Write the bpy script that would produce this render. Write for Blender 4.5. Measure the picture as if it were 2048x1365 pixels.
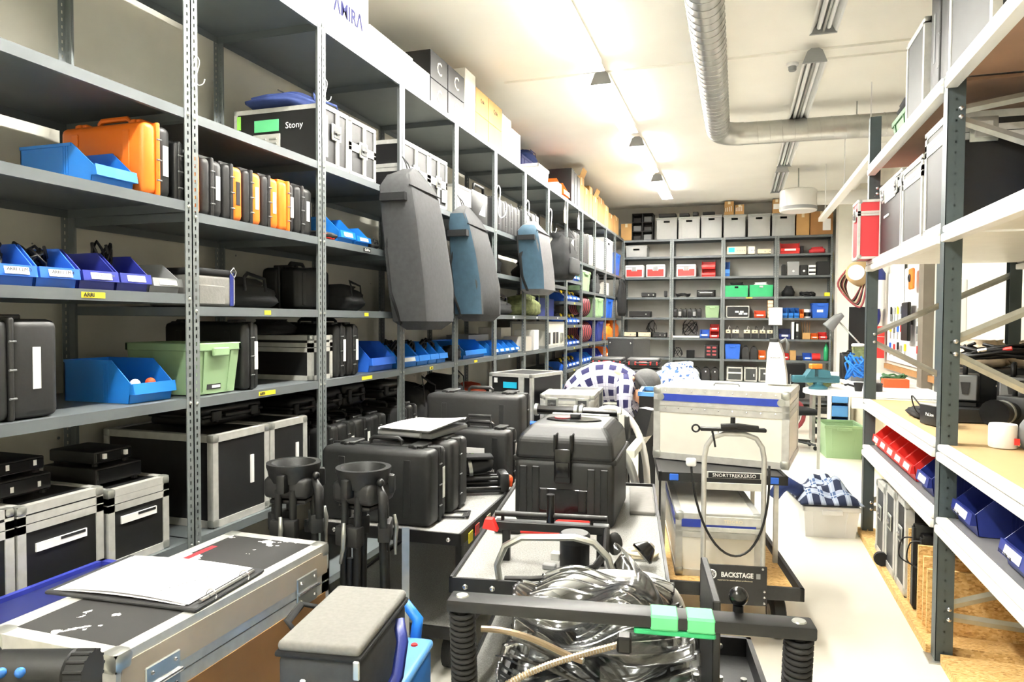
import bpy, bmesh, math, random
from mathutils import Matrix, Vector

for o in list(bpy.data.objects):
    bpy.data.objects.remove(o)
SC = bpy.context.scene
COL = SC.collection
PI = math.pi
R = math.radians
rnd = random.Random(7)

# ------------------------------------------------------------------ camera
cam = bpy.data.cameras.new('camera')
cam.sensor_width = 36.0
cam.lens = 24.39
cam.clip_start = 0.05
cam_o = bpy.data.objects.new('camera', cam)
COL.objects.link(cam_o)
YAW, PITCH, ROLL = 0.3148, 0.0298, 0.0051
fwd = Vector((-math.sin(YAW)*math.cos(PITCH), math.cos(YAW)*math.cos(PITCH), -math.sin(PITCH)))
rgt = Vector((math.cos(YAW), math.sin(YAW), 0))
upv = rgt.cross(fwd)
r2 = rgt*math.cos(ROLL) + upv*math.sin(ROLL)
u2 = upv*math.cos(ROLL) - rgt*math.sin(ROLL)
cam_o.matrix_world = Matrix(((r2.x, u2.x, -fwd.x, 0), (r2.y, u2.y, -fwd.y, 0),
                             (r2.z, u2.z, -fwd.z, 1.65), (0, 0, 0, 1)))
SC.camera = cam_o

# ------------------------------------------------------------------ world, exposure
w = bpy.data.worlds.new('world')
SC.world = w
w.use_nodes = True
w.node_tree.nodes['Background'].inputs[0].default_value = (0, 0, 0, 1)
w.node_tree.nodes['Background'].inputs[1].default_value = 0.0      # closed room: the lamps give all the light
SC.view_settings.view_transform = 'Standard'
SC.view_settings.look = 'None'
SC.view_settings.gamma = 1.0
SC.view_settings.use_curve_mapping = False
SC.view_settings.exposure = 2.5
TUBE_STRENGTH = 55.0

# ------------------------------------------------------------------ materials
def lin(c):
    return tuple(((v/255)/12.92 if v/255 <= 0.04045 else ((v/255+0.055)/1.055)**2.4) for v in c) + (1,)

MATS = {}
def mat(name, rgb, rough=0.5, metal=0.0, noise=0.0, scale=8.0, bump=0.0, spec=0.5, alpha=1.0, trans=0.0, emit=None):
    m = bpy.data.materials.new(name)
    m.use_nodes = True
    nt = m.node_tree
    b = nt.nodes['Principled BSDF']
    c = lin(rgb)
    b.inputs['Base Color'].default_value = c
    b.inputs['Roughness'].default_value = rough
    b.inputs['Metallic'].default_value = metal
    b.inputs['Specular IOR Level'].default_value = spec
    b.inputs['Alpha'].default_value = alpha
    b.inputs['Transmission Weight'].default_value = trans
    if emit:
        b.inputs['Emission Color'].default_value = lin(emit[0])
        b.inputs['Emission Strength'].default_value = emit[1]
    if noise or bump:
        tc = nt.nodes.new('ShaderNodeTexCoord')
        n = nt.nodes.new('ShaderNodeTexNoise')
        n.inputs['Scale'].default_value = scale
        n.inputs['Detail'].default_value = 5
        nt.links.new(tc.outputs['Object'], n.inputs['Vector'])
        if noise:
            r = nt.nodes.new('ShaderNodeValToRGB')
            r.color_ramp.elements[0].position = 0.3
            r.color_ramp.elements[1].position = 0.7
            r.color_ramp.elements[0].color = tuple(v*(1-noise) for v in c[:3]) + (1,)
            r.color_ramp.elements[1].color = tuple(min(1, v*(1+noise)) for v in c[:3]) + (1,)
            nt.links.new(n.outputs['Fac'], r.inputs['Fac'])
            nt.links.new(r.outputs['Color'], b.inputs['Base Color'])
        if bump:
            bp = nt.nodes.new('ShaderNodeBump')
            bp.inputs['Strength'].default_value = bump
            bp.inputs['Distance'].default_value = 0.004
            nt.links.new(n.outputs['Fac'], bp.inputs['Height'])
            nt.links.new(bp.outputs['Normal'], b.inputs['Normal'])
    MATS[name] = m
    return m

mat('floor', (232, 228, 214), 0.28, noise=0.05, scale=1.5)
mat('ceiling', (246, 244, 236), 0.9, noise=0.02, scale=2)
mat('wall', (214, 211, 198), 0.9, noise=0.06, scale=3, bump=0.15)
mat('wall_back', (200, 198, 190), 0.9, noise=0.05, scale=3)
mat('wall_white', (232, 230, 218), 0.85, noise=0.02)
mat('steel', (96, 102, 104), 0.45, 0.1, noise=0.05, scale=6)
mat('steel_dark', (74, 84, 86), 0.45, 0.2, noise=0.05)
mat('beam_white', (238, 236, 228), 0.4)
mat('galv', (176, 178, 172), 0.35, 0.7, noise=0.08, scale=20)
mat('duct', (190, 190, 186), 0.3, 0.85, noise=0.06, scale=10)
mat('alu', (196, 196, 190), 0.45, 0.3, noise=0.1, scale=25)
mat('chrome', (205, 205, 205), 0.2, 0.9)
mat('black', (12, 12, 13), 0.5, noise=0.2, scale=12)
mat('case_black', (19, 20, 20), 0.5, noise=0.12, scale=60, bump=0.12)
mat('case_grey', (34, 34, 34), 0.5, noise=0.1, scale=60, bump=0.1)
mat('case_char', (62, 62, 62), 0.5, noise=0.1, scale=60, bump=0.1)
mat('gloss_black', (14, 14, 15), 0.22)
mat('panel_black', (13, 13, 14), 0.5, noise=0.25, scale=14)
mat('panel_grey', (60, 62, 62), 0.5, noise=0.1)
mat('panel_white', (236, 233, 220), 0.4, noise=0.03)
mat('panel_red', (196, 52, 58), 0.45)
mat('panel_blue', (36, 60, 160), 0.4)
mat('fabric_black', (19, 20, 21), 0.9, noise=0.15, scale=40, bump=0.3)
mat('fabric_mid', (92, 91, 92), 0.85, noise=0.1, scale=30, bump=0.3)
mat('fabric_grey', (54, 55, 56), 0.85, noise=0.12, scale=30, bump=0.3)
mat('fabric_lightgrey', (118, 117, 112), 0.85, noise=0.08, scale=80, bump=0.2)
mat('fabric_teal', (48, 74, 90), 0.8, noise=0.12, scale=20, bump=0.3)
mat('fabric_navy', (34, 52, 104), 0.85, noise=0.15, scale=20, bump=0.3)
mat('fabric_blue', (70, 104, 168), 0.85, noise=0.1, scale=20, bump=0.3)
mat('fabric_tan', (196, 178, 152), 0.9, noise=0.12, scale=14, bump=0.4)
mat('blue', (28, 118, 206), 0.42)
mat('blue_mid', (38, 98, 200), 0.42)
mat('blue_dark', (40, 50, 140), 0.42)
mat('navy_deep', (22, 30, 84), 0.45)
mat('navy', (28, 42, 116), 0.42)
mat('blue_light', (96, 160, 222), 0.4)
mat('red', (222, 44, 38), 0.42)
mat('orange', (242, 120, 28), 0.45)
mat('orange_red', (226, 82, 30), 0.5)
mat('yellow', (238, 206, 40), 0.5)
mat('green_tote', (146, 176, 134), 0.5)
mat('green', (40, 166, 104), 0.5)
mat('green_dark', (60, 104, 62), 0.5)
mat('green_tape', (96, 196, 132), 0.6)
mat('lime', (140, 206, 84), 0.5)
mat('white', (240, 240, 238), 0.5)
mat('paper', (246, 246, 246), 0.7)
mat('cream', (226, 214, 184), 0.6)
mat('grey_plastic', (150, 152, 152), 0.5)
mat('grey_crate', (168, 170, 168), 0.45, noise=0.03)
mat('grey_mid', (110, 112, 112), 0.55)
mat('teal_tool', (52, 104, 116), 0.4)
mat('cardboard', (186, 146, 92), 0.85, noise=0.06, scale=6)
mat('cardboard_dark', (156, 112, 64), 0.85, noise=0.08, scale=6)
mat('cardboard_white', (218, 214, 204), 0.7, noise=0.03)
mat('skin', (214, 160, 128), 0.6)
mat('beanie', (98, 98, 97), 0.95, noise=0.1, scale=60, bump=0.3)
mat('denim', (74, 70, 66), 0.9, noise=0.15, scale=30)
mat('brass', (150, 132, 106), 0.35, 0.5)
mat('rubber', (28, 28, 28), 0.8)
mat('carpet_grey', (150, 150, 146), 0.95, noise=0.25, scale=160, bump=0.5)
mat('foam_grey', (128, 126, 122), 0.95, noise=0.06, scale=40)
mat('board_tan', (196, 168, 122), 0.6, noise=0.06, scale=4)
mat('board_grey', (92, 92, 94), 0.7, noise=0.08, scale=10)
mat('wood_shelf', (160, 122, 92), 0.6, noise=0.1, scale=3)
mat('wood_pale', (176, 162, 142), 0.5, noise=0.12, scale=5)
mat('wood_grey', (112, 104, 90), 0.7, noise=0.1, scale=5)
mat('wood', (138, 98, 52), 0.6, noise=0.15, scale=5)
mat('wood_edge', (236, 208, 150), 0.7)
mat('hose_red', (150, 60, 66), 0.6)
mat('label_yellow', (240, 222, 50), 0.6)
mat('ink', (24, 24, 26), 0.7)
mat('ink_blue', (22, 26, 92), 0.7)
mat('screen_cyan', (40, 190, 226), 0.4)
mat('pipe_white', (226, 224, 218), 0.4)
mat('lens_blue', (60, 120, 200), 0.15)
mat('camo', (120, 128, 84), 0.9, noise=0.45, scale=18, bump=0.3)
mat('tube_on', (255, 252, 240), 0.5, emit=((255, 252, 246), TUBE_STRENGTH))
mat('tube_off', (236, 238, 238), 0.3)

def osb():
    m = mat('osb', (214, 172, 106), 0.75)
    nt = m.node_tree
    b = nt.nodes['Principled BSDF']
    tc = nt.nodes.new('ShaderNodeTexCoord')
    mp = nt.nodes.new('ShaderNodeMapping')
    mp.inputs['Rotation'].default_value = (0.3, 0.5, 0.6)
    mp.inputs['Scale'].default_value = (14, 44, 26)
    v = nt.nodes.new('ShaderNodeTexVoronoi')
    r = nt.nodes.new('ShaderNodeValToRGB')
    es = r.color_ramp.elements
    es[0].position = 0.0
    es[0].color = lin((160, 112, 54))
    es[1].position = 1.0
    es[1].color = lin((240, 208, 146))
    e = es.new(0.35)
    e.color = lin((214, 168, 98))
    nt.links.new(tc.outputs['Object'], mp.inputs['Vector'])
    nt.links.new(mp.outputs['Vector'], v.inputs['Vector'])
    nt.links.new(v.outputs['Color'], r.inputs['Fac'])
    nt.links.new(r.outputs['Color'], b.inputs['Base Color'])
osb()

def perforated(name, base, off=0.019, pitch=0.034, channel=False):
    """steel angle with a row of punched holes along each flange (object space)"""
    m = mat(name, base, 0.42, 0.25)
    nt = m.node_tree
    b = nt.nodes['Principled BSDF']
    N, L = nt.nodes.new, nt.links.new
    tc = N('ShaderNodeTexCoord')
    sx = N('ShaderNodeSeparateXYZ')
    L(tc.outputs['Object'], sx.inputs[0])
    def M(op, a, v=None, c=None):
        n = N('ShaderNodeMath')
        n.operation = op
        for i, s in enumerate((a, v, c)):
            if s is None:
                continue
            if isinstance(s, (int, float)):
                n.inputs[i].default_value = s
            else:
                L(s, n.inputs[i])
        return n.outputs[0]
    ax = M('ABSOLUTE', sx.outputs[0])
    ay = M('ABSOLUTE', sx.outputs[1])
    cx = M('COMPARE', ax, off, 0.0042)
    cy = M('COMPARE', ay, off, 0.0042)
    if channel:
        cy = M('MULTIPLY', M('LESS_THAN', ay, 0.005), M('LESS_THAN', ax, 0.01))
    cc = M('MAXIMUM', cx, cy)
    zz = M('LESS_THAN', M('FLOORED_MODULO', sx.outputs[2], pitch), 0.016 if not channel else 0.011)
    f = M('MULTIPLY', cc, zz)
    L(M('SUBTRACT', 1.0, f), b.inputs['Alpha'])      # the holes are open: one sees and lights through them
    return m
perforated('post', (120, 126, 126))
perforated('post_dark', (70, 80, 82), off=0.0375, pitch=0.05, channel=True)

def plaid(name, base, dark, mid, nu, nv, wide=0.5):
    """woven check following the garment's own UV"""
    m = mat(name, base, 0.9)
    nt = m.node_tree
    b = nt.nodes['Principled BSDF']
    N, L = nt.nodes.new, nt.links.new
    uv = N('ShaderNodeUVMap')
    sx = N('ShaderNodeSeparateXYZ')
    L(uv.outputs[0], sx.inputs[0])
    def M(op, a, v):
        n = N('ShaderNodeMath')
        n.operation = op
        for i, s in enumerate((a, v)):
            if isinstance(s, (int, float)):
                n.inputs[i].default_value = s
            else:
                L(s, n.inputs[i])
        return n.outputs[0]
    fu = M('FRACT', M('MULTIPLY', sx.outputs[0], nu), 0)
    fv = M('FRACT', M('MULTIPLY', sx.outputs[1], nv), 0)
    a = M('LESS_THAN', fu, wide)
    c = M('LESS_THAN', fv, wide)
    both = M('MULTIPLY', a, c)
    line = M('MAXIMUM', M('LESS_THAN', M('ABSOLUTE', M('SUBTRACT', fu, 0.75), 0), 0.03),
             M('LESS_THAN', M('ABSOLUTE', M('SUBTRACT', fv, 0.75), 0), 0.03))
    one = M('MULTIPLY', M('MAXIMUM', a, c), 0.35)
    m1 = N('ShaderNodeMix')
    m1.data_type = 'RGBA'
    m1.inputs[6].default_value = lin(base)
    m1.inputs[7].default_value = lin(mid)
    L(M('MAXIMUM', one, M('MULTIPLY', line, 0.5)), m1.inputs[0])
    m2 = N('ShaderNodeMix')
    m2.data_type = 'RGBA'
    m2.inputs[7].default_value = lin(dark)
    L(m1.outputs[2], m2.inputs[6])
    L(both, m2.inputs[0])
    L(m2.outputs[2], b.inputs['Base Color'])
plaid('plaid_white', (222, 222, 230), (40, 38, 84), (130, 130, 168), 9, 7, 0.55)
plaid('plaid_blue', (60, 84, 120), (22, 32, 58), (226, 232, 240), 5, 5, 0.6)

def two_tone(name, a, c, scale, detail=3):
    m = mat(name, a, 0.85)
    nt = m.node_tree
    b = nt.nodes['Principled BSDF']
    tc = nt.nodes.new('ShaderNodeTexCoord')
    n = nt.nodes.new('ShaderNodeTexNoise')
    n.inputs['Scale'].default_value = scale
    n.inputs['Detail'].default_value = detail
    r = nt.nodes.new('ShaderNodeValToRGB')
    r.color_ramp.interpolation = 'CONSTANT'
    r.color_ramp.elements[0].color = lin(a)
    r.color_ramp.elements[1].position = 0.56
    r.color_ramp.elements[1].color = lin(c)
    nt.links.new(tc.outputs['Object'], n.inputs['Vector'])
    nt.links.new(n.outputs['Fac'], r.inputs['Fac'])
    nt.links.new(r.outputs['Color'], b.inputs['Base Color'])
two_tone('cloth_blue_white', (224, 232, 240), (66, 104, 168), 26)
two_tone('lid_scuffed', (44, 44, 43), (226, 224, 218), 9, 6)
MATS['lid_scuffed'].node_tree.nodes['Color Ramp'].color_ramp.elements[1].position = 0.625

def acrylic():
    m = bpy.data.materials.new('acrylic')
    m.use_nodes = True
    nt = m.node_tree
    nt.nodes.clear()
    out = nt.nodes.new('ShaderNodeOutputMaterial')
    mx = nt.nodes.new('ShaderNodeMixShader')
    d = nt.nodes.new('ShaderNodeBsdfDiffuse')
    t = nt.nodes.new('ShaderNodeBsdfTranslucent')
    d.inputs[0].default_value = t.inputs[0].default_value = (.9, .9, .88, 1)
    mx.inputs[0].default_value = 0.32
    nt.links.new(d.outputs[0], mx.inputs[1])
    nt.links.new(t.outputs[0], mx.inputs[2])
    nt.links.new(mx.outputs[0], out.inputs[0])
    MATS['acrylic'] = m
acrylic()

def clear():
    m = bpy.data.materials.new('clear_plastic')
    m.use_nodes = True
    nt = m.node_tree
    nt.nodes.clear()
    out = nt.nodes.new('ShaderNodeOutputMaterial')
    lw = nt.nodes.new('ShaderNodeFresnel')
    lw.inputs['IOR'].default_value = 1.62
    tr = nt.nodes.new('ShaderNodeBsdfTransparent')
    tr.inputs[0].default_value = (.90, .91, .91, 1)
    gl = nt.nodes.new('ShaderNodeBsdfGlossy')
    gl.inputs['Color'].default_value = (.95, .95, .95, 1)
    gl.inputs['Roughness'].default_value = 0.14
    mx = nt.nodes.new('ShaderNodeMixShader')
    nt.links.new(lw.outputs[0], mx.inputs[0])
    nt.links.new(tr.outputs[0], mx.inputs[1])
    nt.links.new(gl.outputs[0], mx.inputs[2])
    nt.links.new(mx.outputs[0], out.inputs[0])
    MATS['clear'] = m
clear()

# ------------------------------------------------------------------ mesh helpers
_BEV = {}
class MB:
    def __init__(s):
        s.v, s.f, s.uv = [], [], None
    def add(s, vs, fs):
        n = len(s.v)
        s.v += [tuple(v) for v in vs]
        s.f += [tuple(i+n for i in f) for f in fs]
        return s
    def box(s, x0, x1, y0, y1, z0, z1):
        return s.add([(x0,y0,z0),(x1,y0,z0),(x1,y1,z0),(x0,y1,z0),(x0,y0,z1),(x1,y0,z1),(x1,y1,z1),(x0,y1,z1)],
                     [(0,3,2,1),(4,5,6,7),(0,1,5,4),(1,2,6,5),(2,3,7,6),(3,0,4,7)])
    def rbox(s, x0, x1, y0, y1, z0, z1, r=0.01, seg=2):
        d = (round(x1-x0,4), round(y1-y0,4), round(z1-z0,4))
        r = min(r, min(d)*0.48)
        k = d + (round(r,4), seg)
        if k not in _BEV:
            bm = bmesh.new()
            bmesh.ops.create_cube(bm, size=1)
            for v in bm.verts:
                v.co = Vector((v.co.x*d[0], v.co.y*d[1], v.co.z*d[2]))
            bmesh.ops.bevel(bm, geom=list(bm.edges), offset=r, segments=seg, affect='EDGES', profile=0.5)
            bm.verts.index_update()
            _BEV[k] = ([tuple(v.co) for v in bm.verts], [tuple(v.index for v in f.verts) for f in bm.faces])
            bm.free()
        c = ((x0+x1)/2, (y0+y1)/2, (z0+z1)/2)
        vs, fs = _BEV[k]
        return s.add([(a+c[0], b+c[1], e+c[2]) for a, b, e in vs], fs)
    def prism(s, poly, axis, a, b):
        n = len(poly)
        def pt(p, t):
            if axis == 'x': return (t, p[0], p[1])
            if axis == 'y': return (p[0], t, p[1])
            return (p[0], p[1], t)
        vs = [pt(p, a) for p in poly] + [pt(p, b) for p in poly]
        fs = [tuple(range(n-1, -1, -1)), tuple(range(n, 2*n))]
        fs += [(i, (i+1) % n, n+(i+1) % n, n+i) for i in range(n)]
        return s.add(vs, fs)
    def cyl(s, p, q, r, n=12, r2=None):
        return s.loft([p, q], [r, r if r2 is None else r2], n)
    def loft(s, path, radii, n=10, squash=None, cap=True, closed=False, twist=None):
        """tube along a path; radii may be numbers or (a, b) pairs"""
        P = [Vector(p) for p in path]
        m = len(P)
        rings = []
        up = None
        for i in range(m):
            if closed:
                t = P[(i+1) % m]-P[i-1]
            else:
                t = P[min(i+1, m-1)]-P[max(i-1, 0)]
            if t.length < 1e-9:
                t = Vector((0, 0, 1))
            t.normalize()
            if up is None:
                up = Vector(twist) if twist else (Vector((0, 0, 1)) if abs(t.z) < 0.9 else Vector((0, 1, 0)))
            a = t.cross(up)
            if a.length < 1e-6:
                a = t.orthogonal()
            a.normalize()
            b = a.cross(t).normalized()
            up = b
            rr = radii[i] if isinstance(radii, (list, tuple)) else radii
            ra, rb = rr if isinstance(rr, (list, tuple)) else (rr, rr)
            rings.append([P[i]+a*(ra*math.cos(2*PI*k/n))+b*(rb*math.sin(2*PI*k/n)) for k in range(n)])
        vs = [v for r in rings for v in r]
        fs = []
        mm = m if closed else m-1
        for i in range(mm):
            j = (i+1) % m
            for k in range(n):
                fs.append((i*n+k, i*n+(k+1) % n, j*n+(k+1) % n, j*n+k))
        if cap and not closed:
            fs.append(tuple(range(n-1, -1, -1)))
            fs.append(tuple((m-1)*n+k for k in range(n)))
        return s.add(vs, fs)
    def lathe(s, prof, n=16, c=(0,0,0)):
        vs = [(c[0]+r*math.cos(2*PI*k/n), c[1]+r*math.sin(2*PI*k/n), c[2]+z) for r, z in prof for k in range(n)]
        fs = []
        for i in range(len(prof)-1):
            for k in range(n):
                fs.append((i*n+k, i*n+(k+1) % n, (i+1)*n+(k+1) % n, (i+1)*n+k))
        fs.append(tuple(range(n-1, -1, -1)))
        fs.append(tuple((len(prof)-1)*n+k for k in range(n)))
        return s.add(vs, fs)
    def ball(s, c, r, n=10, m=6):
        rx, ry, rz = r if isinstance(r, (list, tuple)) else (r, r, r)
        vs, fs = [], []
        for i in range(m+1):
            t = PI*i/m
            for k in range(n):
                a = 2*PI*k/n
                vs.append((c[0]+rx*math.sin(t)*math.cos(a), c[1]+ry*math.sin(t)*math.sin(a), c[2]+rz*math.cos(t)))
        for i in range(m):
            for k in range(n):
                fs.append((i*n+k, (i+1)*n+k, (i+1)*n+(k+1) % n, i*n+(k+1) % n))
        return s.add(vs, fs)
    def grid(s, fn, nu, nv):
        n = len(s.v)
        vs = [fn(i/nu, j/nv) for j in range(nv+1) for i in range(nu+1)]
        fs = [(j*(nu+1)+i, j*(nu+1)+i+1, (j+1)*(nu+1)+i+1, (j+1)*(nu+1)+i) for j in range(nv) for i in range(nu)]
        return s.add(vs, fs)
    def map(s, fn):
        s.v = [tuple(fn(*v)) for v in s.v]
        return s

def tag(o, label, cat, group=None):
    o['label'] = label
    o['category'] = cat
    if group:
        o['group'] = group
    return o

def mesh(name, mb, m, smooth=False):
    me = bpy.data.meshes.new(name)
    me.from_pydata(mb.v, [], mb.f)
    me.materials.append(MATS[m])
    if smooth:
        me.polygons.foreach_set('use_smooth', [True]*len(me.polygons))
        if smooth != 'all':
            try:
                me.set_sharp_from_angle(angle=R(40))
            except Exception:
                pass
    me.update()
    return me

def P(parent, name, mb, m, smooth=False, label=None, loc=None, rot=None):
    """a part: one mesh child"""
    o = bpy.data.objects.new(name, mesh(name, mb, m, smooth))
    COL.objects.link(o)
    o.parent = parent
    if loc:
        o.location = loc
    if rot:
        o.rotation_euler = rot
    if label:
        o['label'] = label
    return o

def S(name, mb, m, smooth=False, parent=None):
    """a piece of the setting"""
    o = P(parent, name, mb, m, smooth)
    if parent is None:
        o['kind'] = 'structure'
    return o

def thing(name, label, cat, loc=(0,0,0), rz=0, group=None):
    o = bpy.data.objects.new(name, None)
    o.empty_display_size = 0.05
    COL.objects.link(o)
    o.location = loc
    o.rotation_euler = (0, 0, rz)
    return tag(o, label, cat, group)

def one(name, label, cat, mb, m, loc=(0,0,0), rz=0, group=None, smooth=False):
    """a thing that is one mesh"""
    o = P(None, name, mb, m, smooth)
    o.location = loc
    o.rotation_euler = (0, 0, rz)
    return tag(o, label, cat, group)

def dup(o, loc=None, rz=None, label=None, group=None, parent=None):
    c = o.copy()
    COL.objects.link(c)
    c.parent = parent
    for ch in list(o.children):
        dup(ch, parent=c)
    if loc is not None:
        c.location = loc
    if rz is not None:
        c.rotation_euler = (0, 0, rz)
    if label:
        c['label'] = label
    if group:
        c['group'] = group
    return c

def text(parent, s, m, width, loc, rot, name='lettering', height=None, bold=0.0):
    """flat print: lettering scaled to a width, lying in local XY before rotation"""
    cu = bpy.data.curves.new('t', 'FONT')
    cu.body = s
    cu.align_x = 'CENTER'
    cu.align_y = 'CENTER'
    cu.resolution_u = 2
    cu.extrude = 0.002
    cu.offset = bold
    t = bpy.data.objects.new('t', cu)
    COL.objects.link(t)
    bpy.context.view_layer.update()
    me = bpy.data.meshes.new_from_object(t.evaluated_get(bpy.context.evaluated_depsgraph_get()))
    bpy.data.objects.remove(t)
    me.name = name
    me.materials.clear()
    me.materials.append(MATS[m])
    xs = [v.co.x for v in me.vertices]
    ys = [v.co.y for v in me.vertices]
    k = width/max(1e-6, max(xs)-min(xs))
    ky = k if height is None else height/max(1e-6, max(ys)-min(ys))
    me.transform(Matrix.Diagonal((k, ky, 0.25, 1)))
    o = bpy.data.objects.new(name, me)
    COL.objects.link(o)
    o.parent = parent
    o.location = loc
    o.rotation_euler = rot
    return o

FRONT = (PI/2, 0, 0)            # print on a face that looks towards local -y
SIDE = (PI/2, 0, PI/2)          # print on a face that looks towards local +x

# ================================================================== the room
X0, X1, Y0, Y1, ZC = -3.08, 2.10, -2.2, 15.0, 4.06
S('floor', MB().box(X0-.2, X1+.2, Y0-.2, Y1+.2, -.1, 0), 'floor')
S('ceiling', MB().box(X0-.2, X1+.2, Y0-.2, Y1+.2, ZC, ZC+.1), 'ceiling')
wl = S('wall_left', MB().box(X0-.2, X0, Y0-.2, Y1+.2, 0, ZC), 'wall')
S('wall_right', MB().box(X1, X1+.2, Y0-.2, Y1+.2, 0, ZC), 'wall')
S('wall_back', MB().box(X0, X1, Y1, Y1+.2, 0, ZC), 'wall_back')
S('wall_front', MB().box(X0, X1, Y0-.2, Y0, 0, ZC), 'wall_white')
hm = MB()
for i in range(60):
    y, z = rnd.uniform(1.6, 9), rnd.uniform(.9, 3.9)
    hm.cyl((X0+.001, y, z), (X0+.0025, y, z), rnd.uniform(.004, .009), 6)
P(wl, 'drill_hole', hm, 'grey_mid')
# concrete column at the end of the back shelving, and a casing beside it
S('trim_1', MB().box(1.735, 1.99, 14.05, 14.42, 0, ZC), 'wall_white')
S('trim_2', MB().box(1.99, 2.10, 13.4, 14.2, 0, ZC), 'wall_white')
S('trim_3', MB().box(1.99, 2.10, 8.92, 9.14, 0, ZC), 'wood_grey')
S('trim_4', MB().box(2.02, 2.10, 8.05, 8.30, 0, ZC), 'wall_white')
S('trim_5', MB().box(2.04, 2.10, 8.40, 8.60, 0, ZC), 'steel_dark')

# ================================================================== builders
def V(*a):
    return Vector(a)

def hard_case(label, loc, rz, W, D, H, ca='case_black', cb=None, group=None, tagm='white', flat=False,
              handle=True, latches=2, ribs=True, name='hard_case', side=1, front_tag=None, frac=0.5):
    """moulded case standing upright: width W (x), thickness D (y), height H (z), shells meet at a rim"""
    cb = cb or ca
    t = thing(name, label, 'case', loc, rz, group)
    F = (lambda x, y, z: (x, -(z-H/2), y+D/2)) if flat else (lambda x, y, z: (x, y, z))
    s = -D/2+D*frac
    r = min(.03, D*.22, H*.2)
    def shell(y0, y1):
        mb = MB().rbox(-W/2, W/2, y0, y1, 0, H, r, 3)
        yo, dy = (y0, -.004) if y0 < s-.01 else (y1, .004)
        if ribs and not flat:
            for q in (-.3, .3):
                mb.rbox(W*q-.018, W*q+.018, min(yo, yo+dy), max(yo, yo+dy)+.0, H*.12, H*.88, .002, 1)
        return mb.map(F)
    P(t, 'base_shell', shell(-D/2, s), ca, True)
    P(t, 'lid_shell', shell(s, D/2), cb, True)
    P(t, 'rim', MB().rbox(-W/2-.005, W/2+.005, s-.009, s+.009, -.0 if not flat else -.006, H+.006, r, 3).map(F), ca, True)
    for k in range(latches):
        q = (-.32, .32, 0)[k]*W
        P(t, 'latch', MB().rbox(q-W*.055-.008, q+W*.055+.008, s-D*.28, s+D*.26, H-.004, H+.016, .005, 1)
          .rbox(q-.012, q+.012, s-D*.34, s-D*.2, H-.03, H+.014, .004, 1).map(F), ca, True)
    if handle:
        hw = min(.085, W*.2)
        P(t, 'handle', MB().loft([(-hw, s, H-.01), (-hw, s, H+.022), (-hw*.8, s, H+.034), (hw*.8, s, H+.034), (hw, s, H+.022), (hw, s, H-.01)],
                                 [.009, .01, .012, .012, .01, .009], 8).map(F), ca, True)
    for z in (.22, .5, .78):
        P(t, 'hinge_pin', MB().cyl((side*(W/2+.003), s-.010, H*z), (side*(W/2+.003), s+.014, H*z), .004, 8).map(F), 'grey_mid', True)
    if tagm:
        x = side*(W/2)
        yc = (s+D/2)/2
        P(t, 'tag', MB().box(min(x, x+side*.0025), max(x, x+side*.0025), yc-min(.014, D*.1), yc+min(.014, D*.1), H*.3, H*.72).map(F), tagm)
    if front_tag:
        P(t, 'front_tag', MB().box(-W*front_tag, W*front_tag, -D/2-.007, -D/2-.0, H*.58, H*.68).map(F), 'white')
    return t

def bars(mb, x0, x1, y0, y1, z0, z1, e):
    for y in (y0, y1-e):
        for z in (z0, z1-e):
            mb.box(x0, x1, y, y+e, z, z+e)
    for x in (x0, x1-e):
        for z in (z0, z1-e):
            mb.box(x, x+e, y0, y1, z, z+e)
    for x in (x0, x1-e):
        for y in (y0, y1-e):
            mb.box(x, x+e, y, y+e, z0, z1)
    return mb

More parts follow.
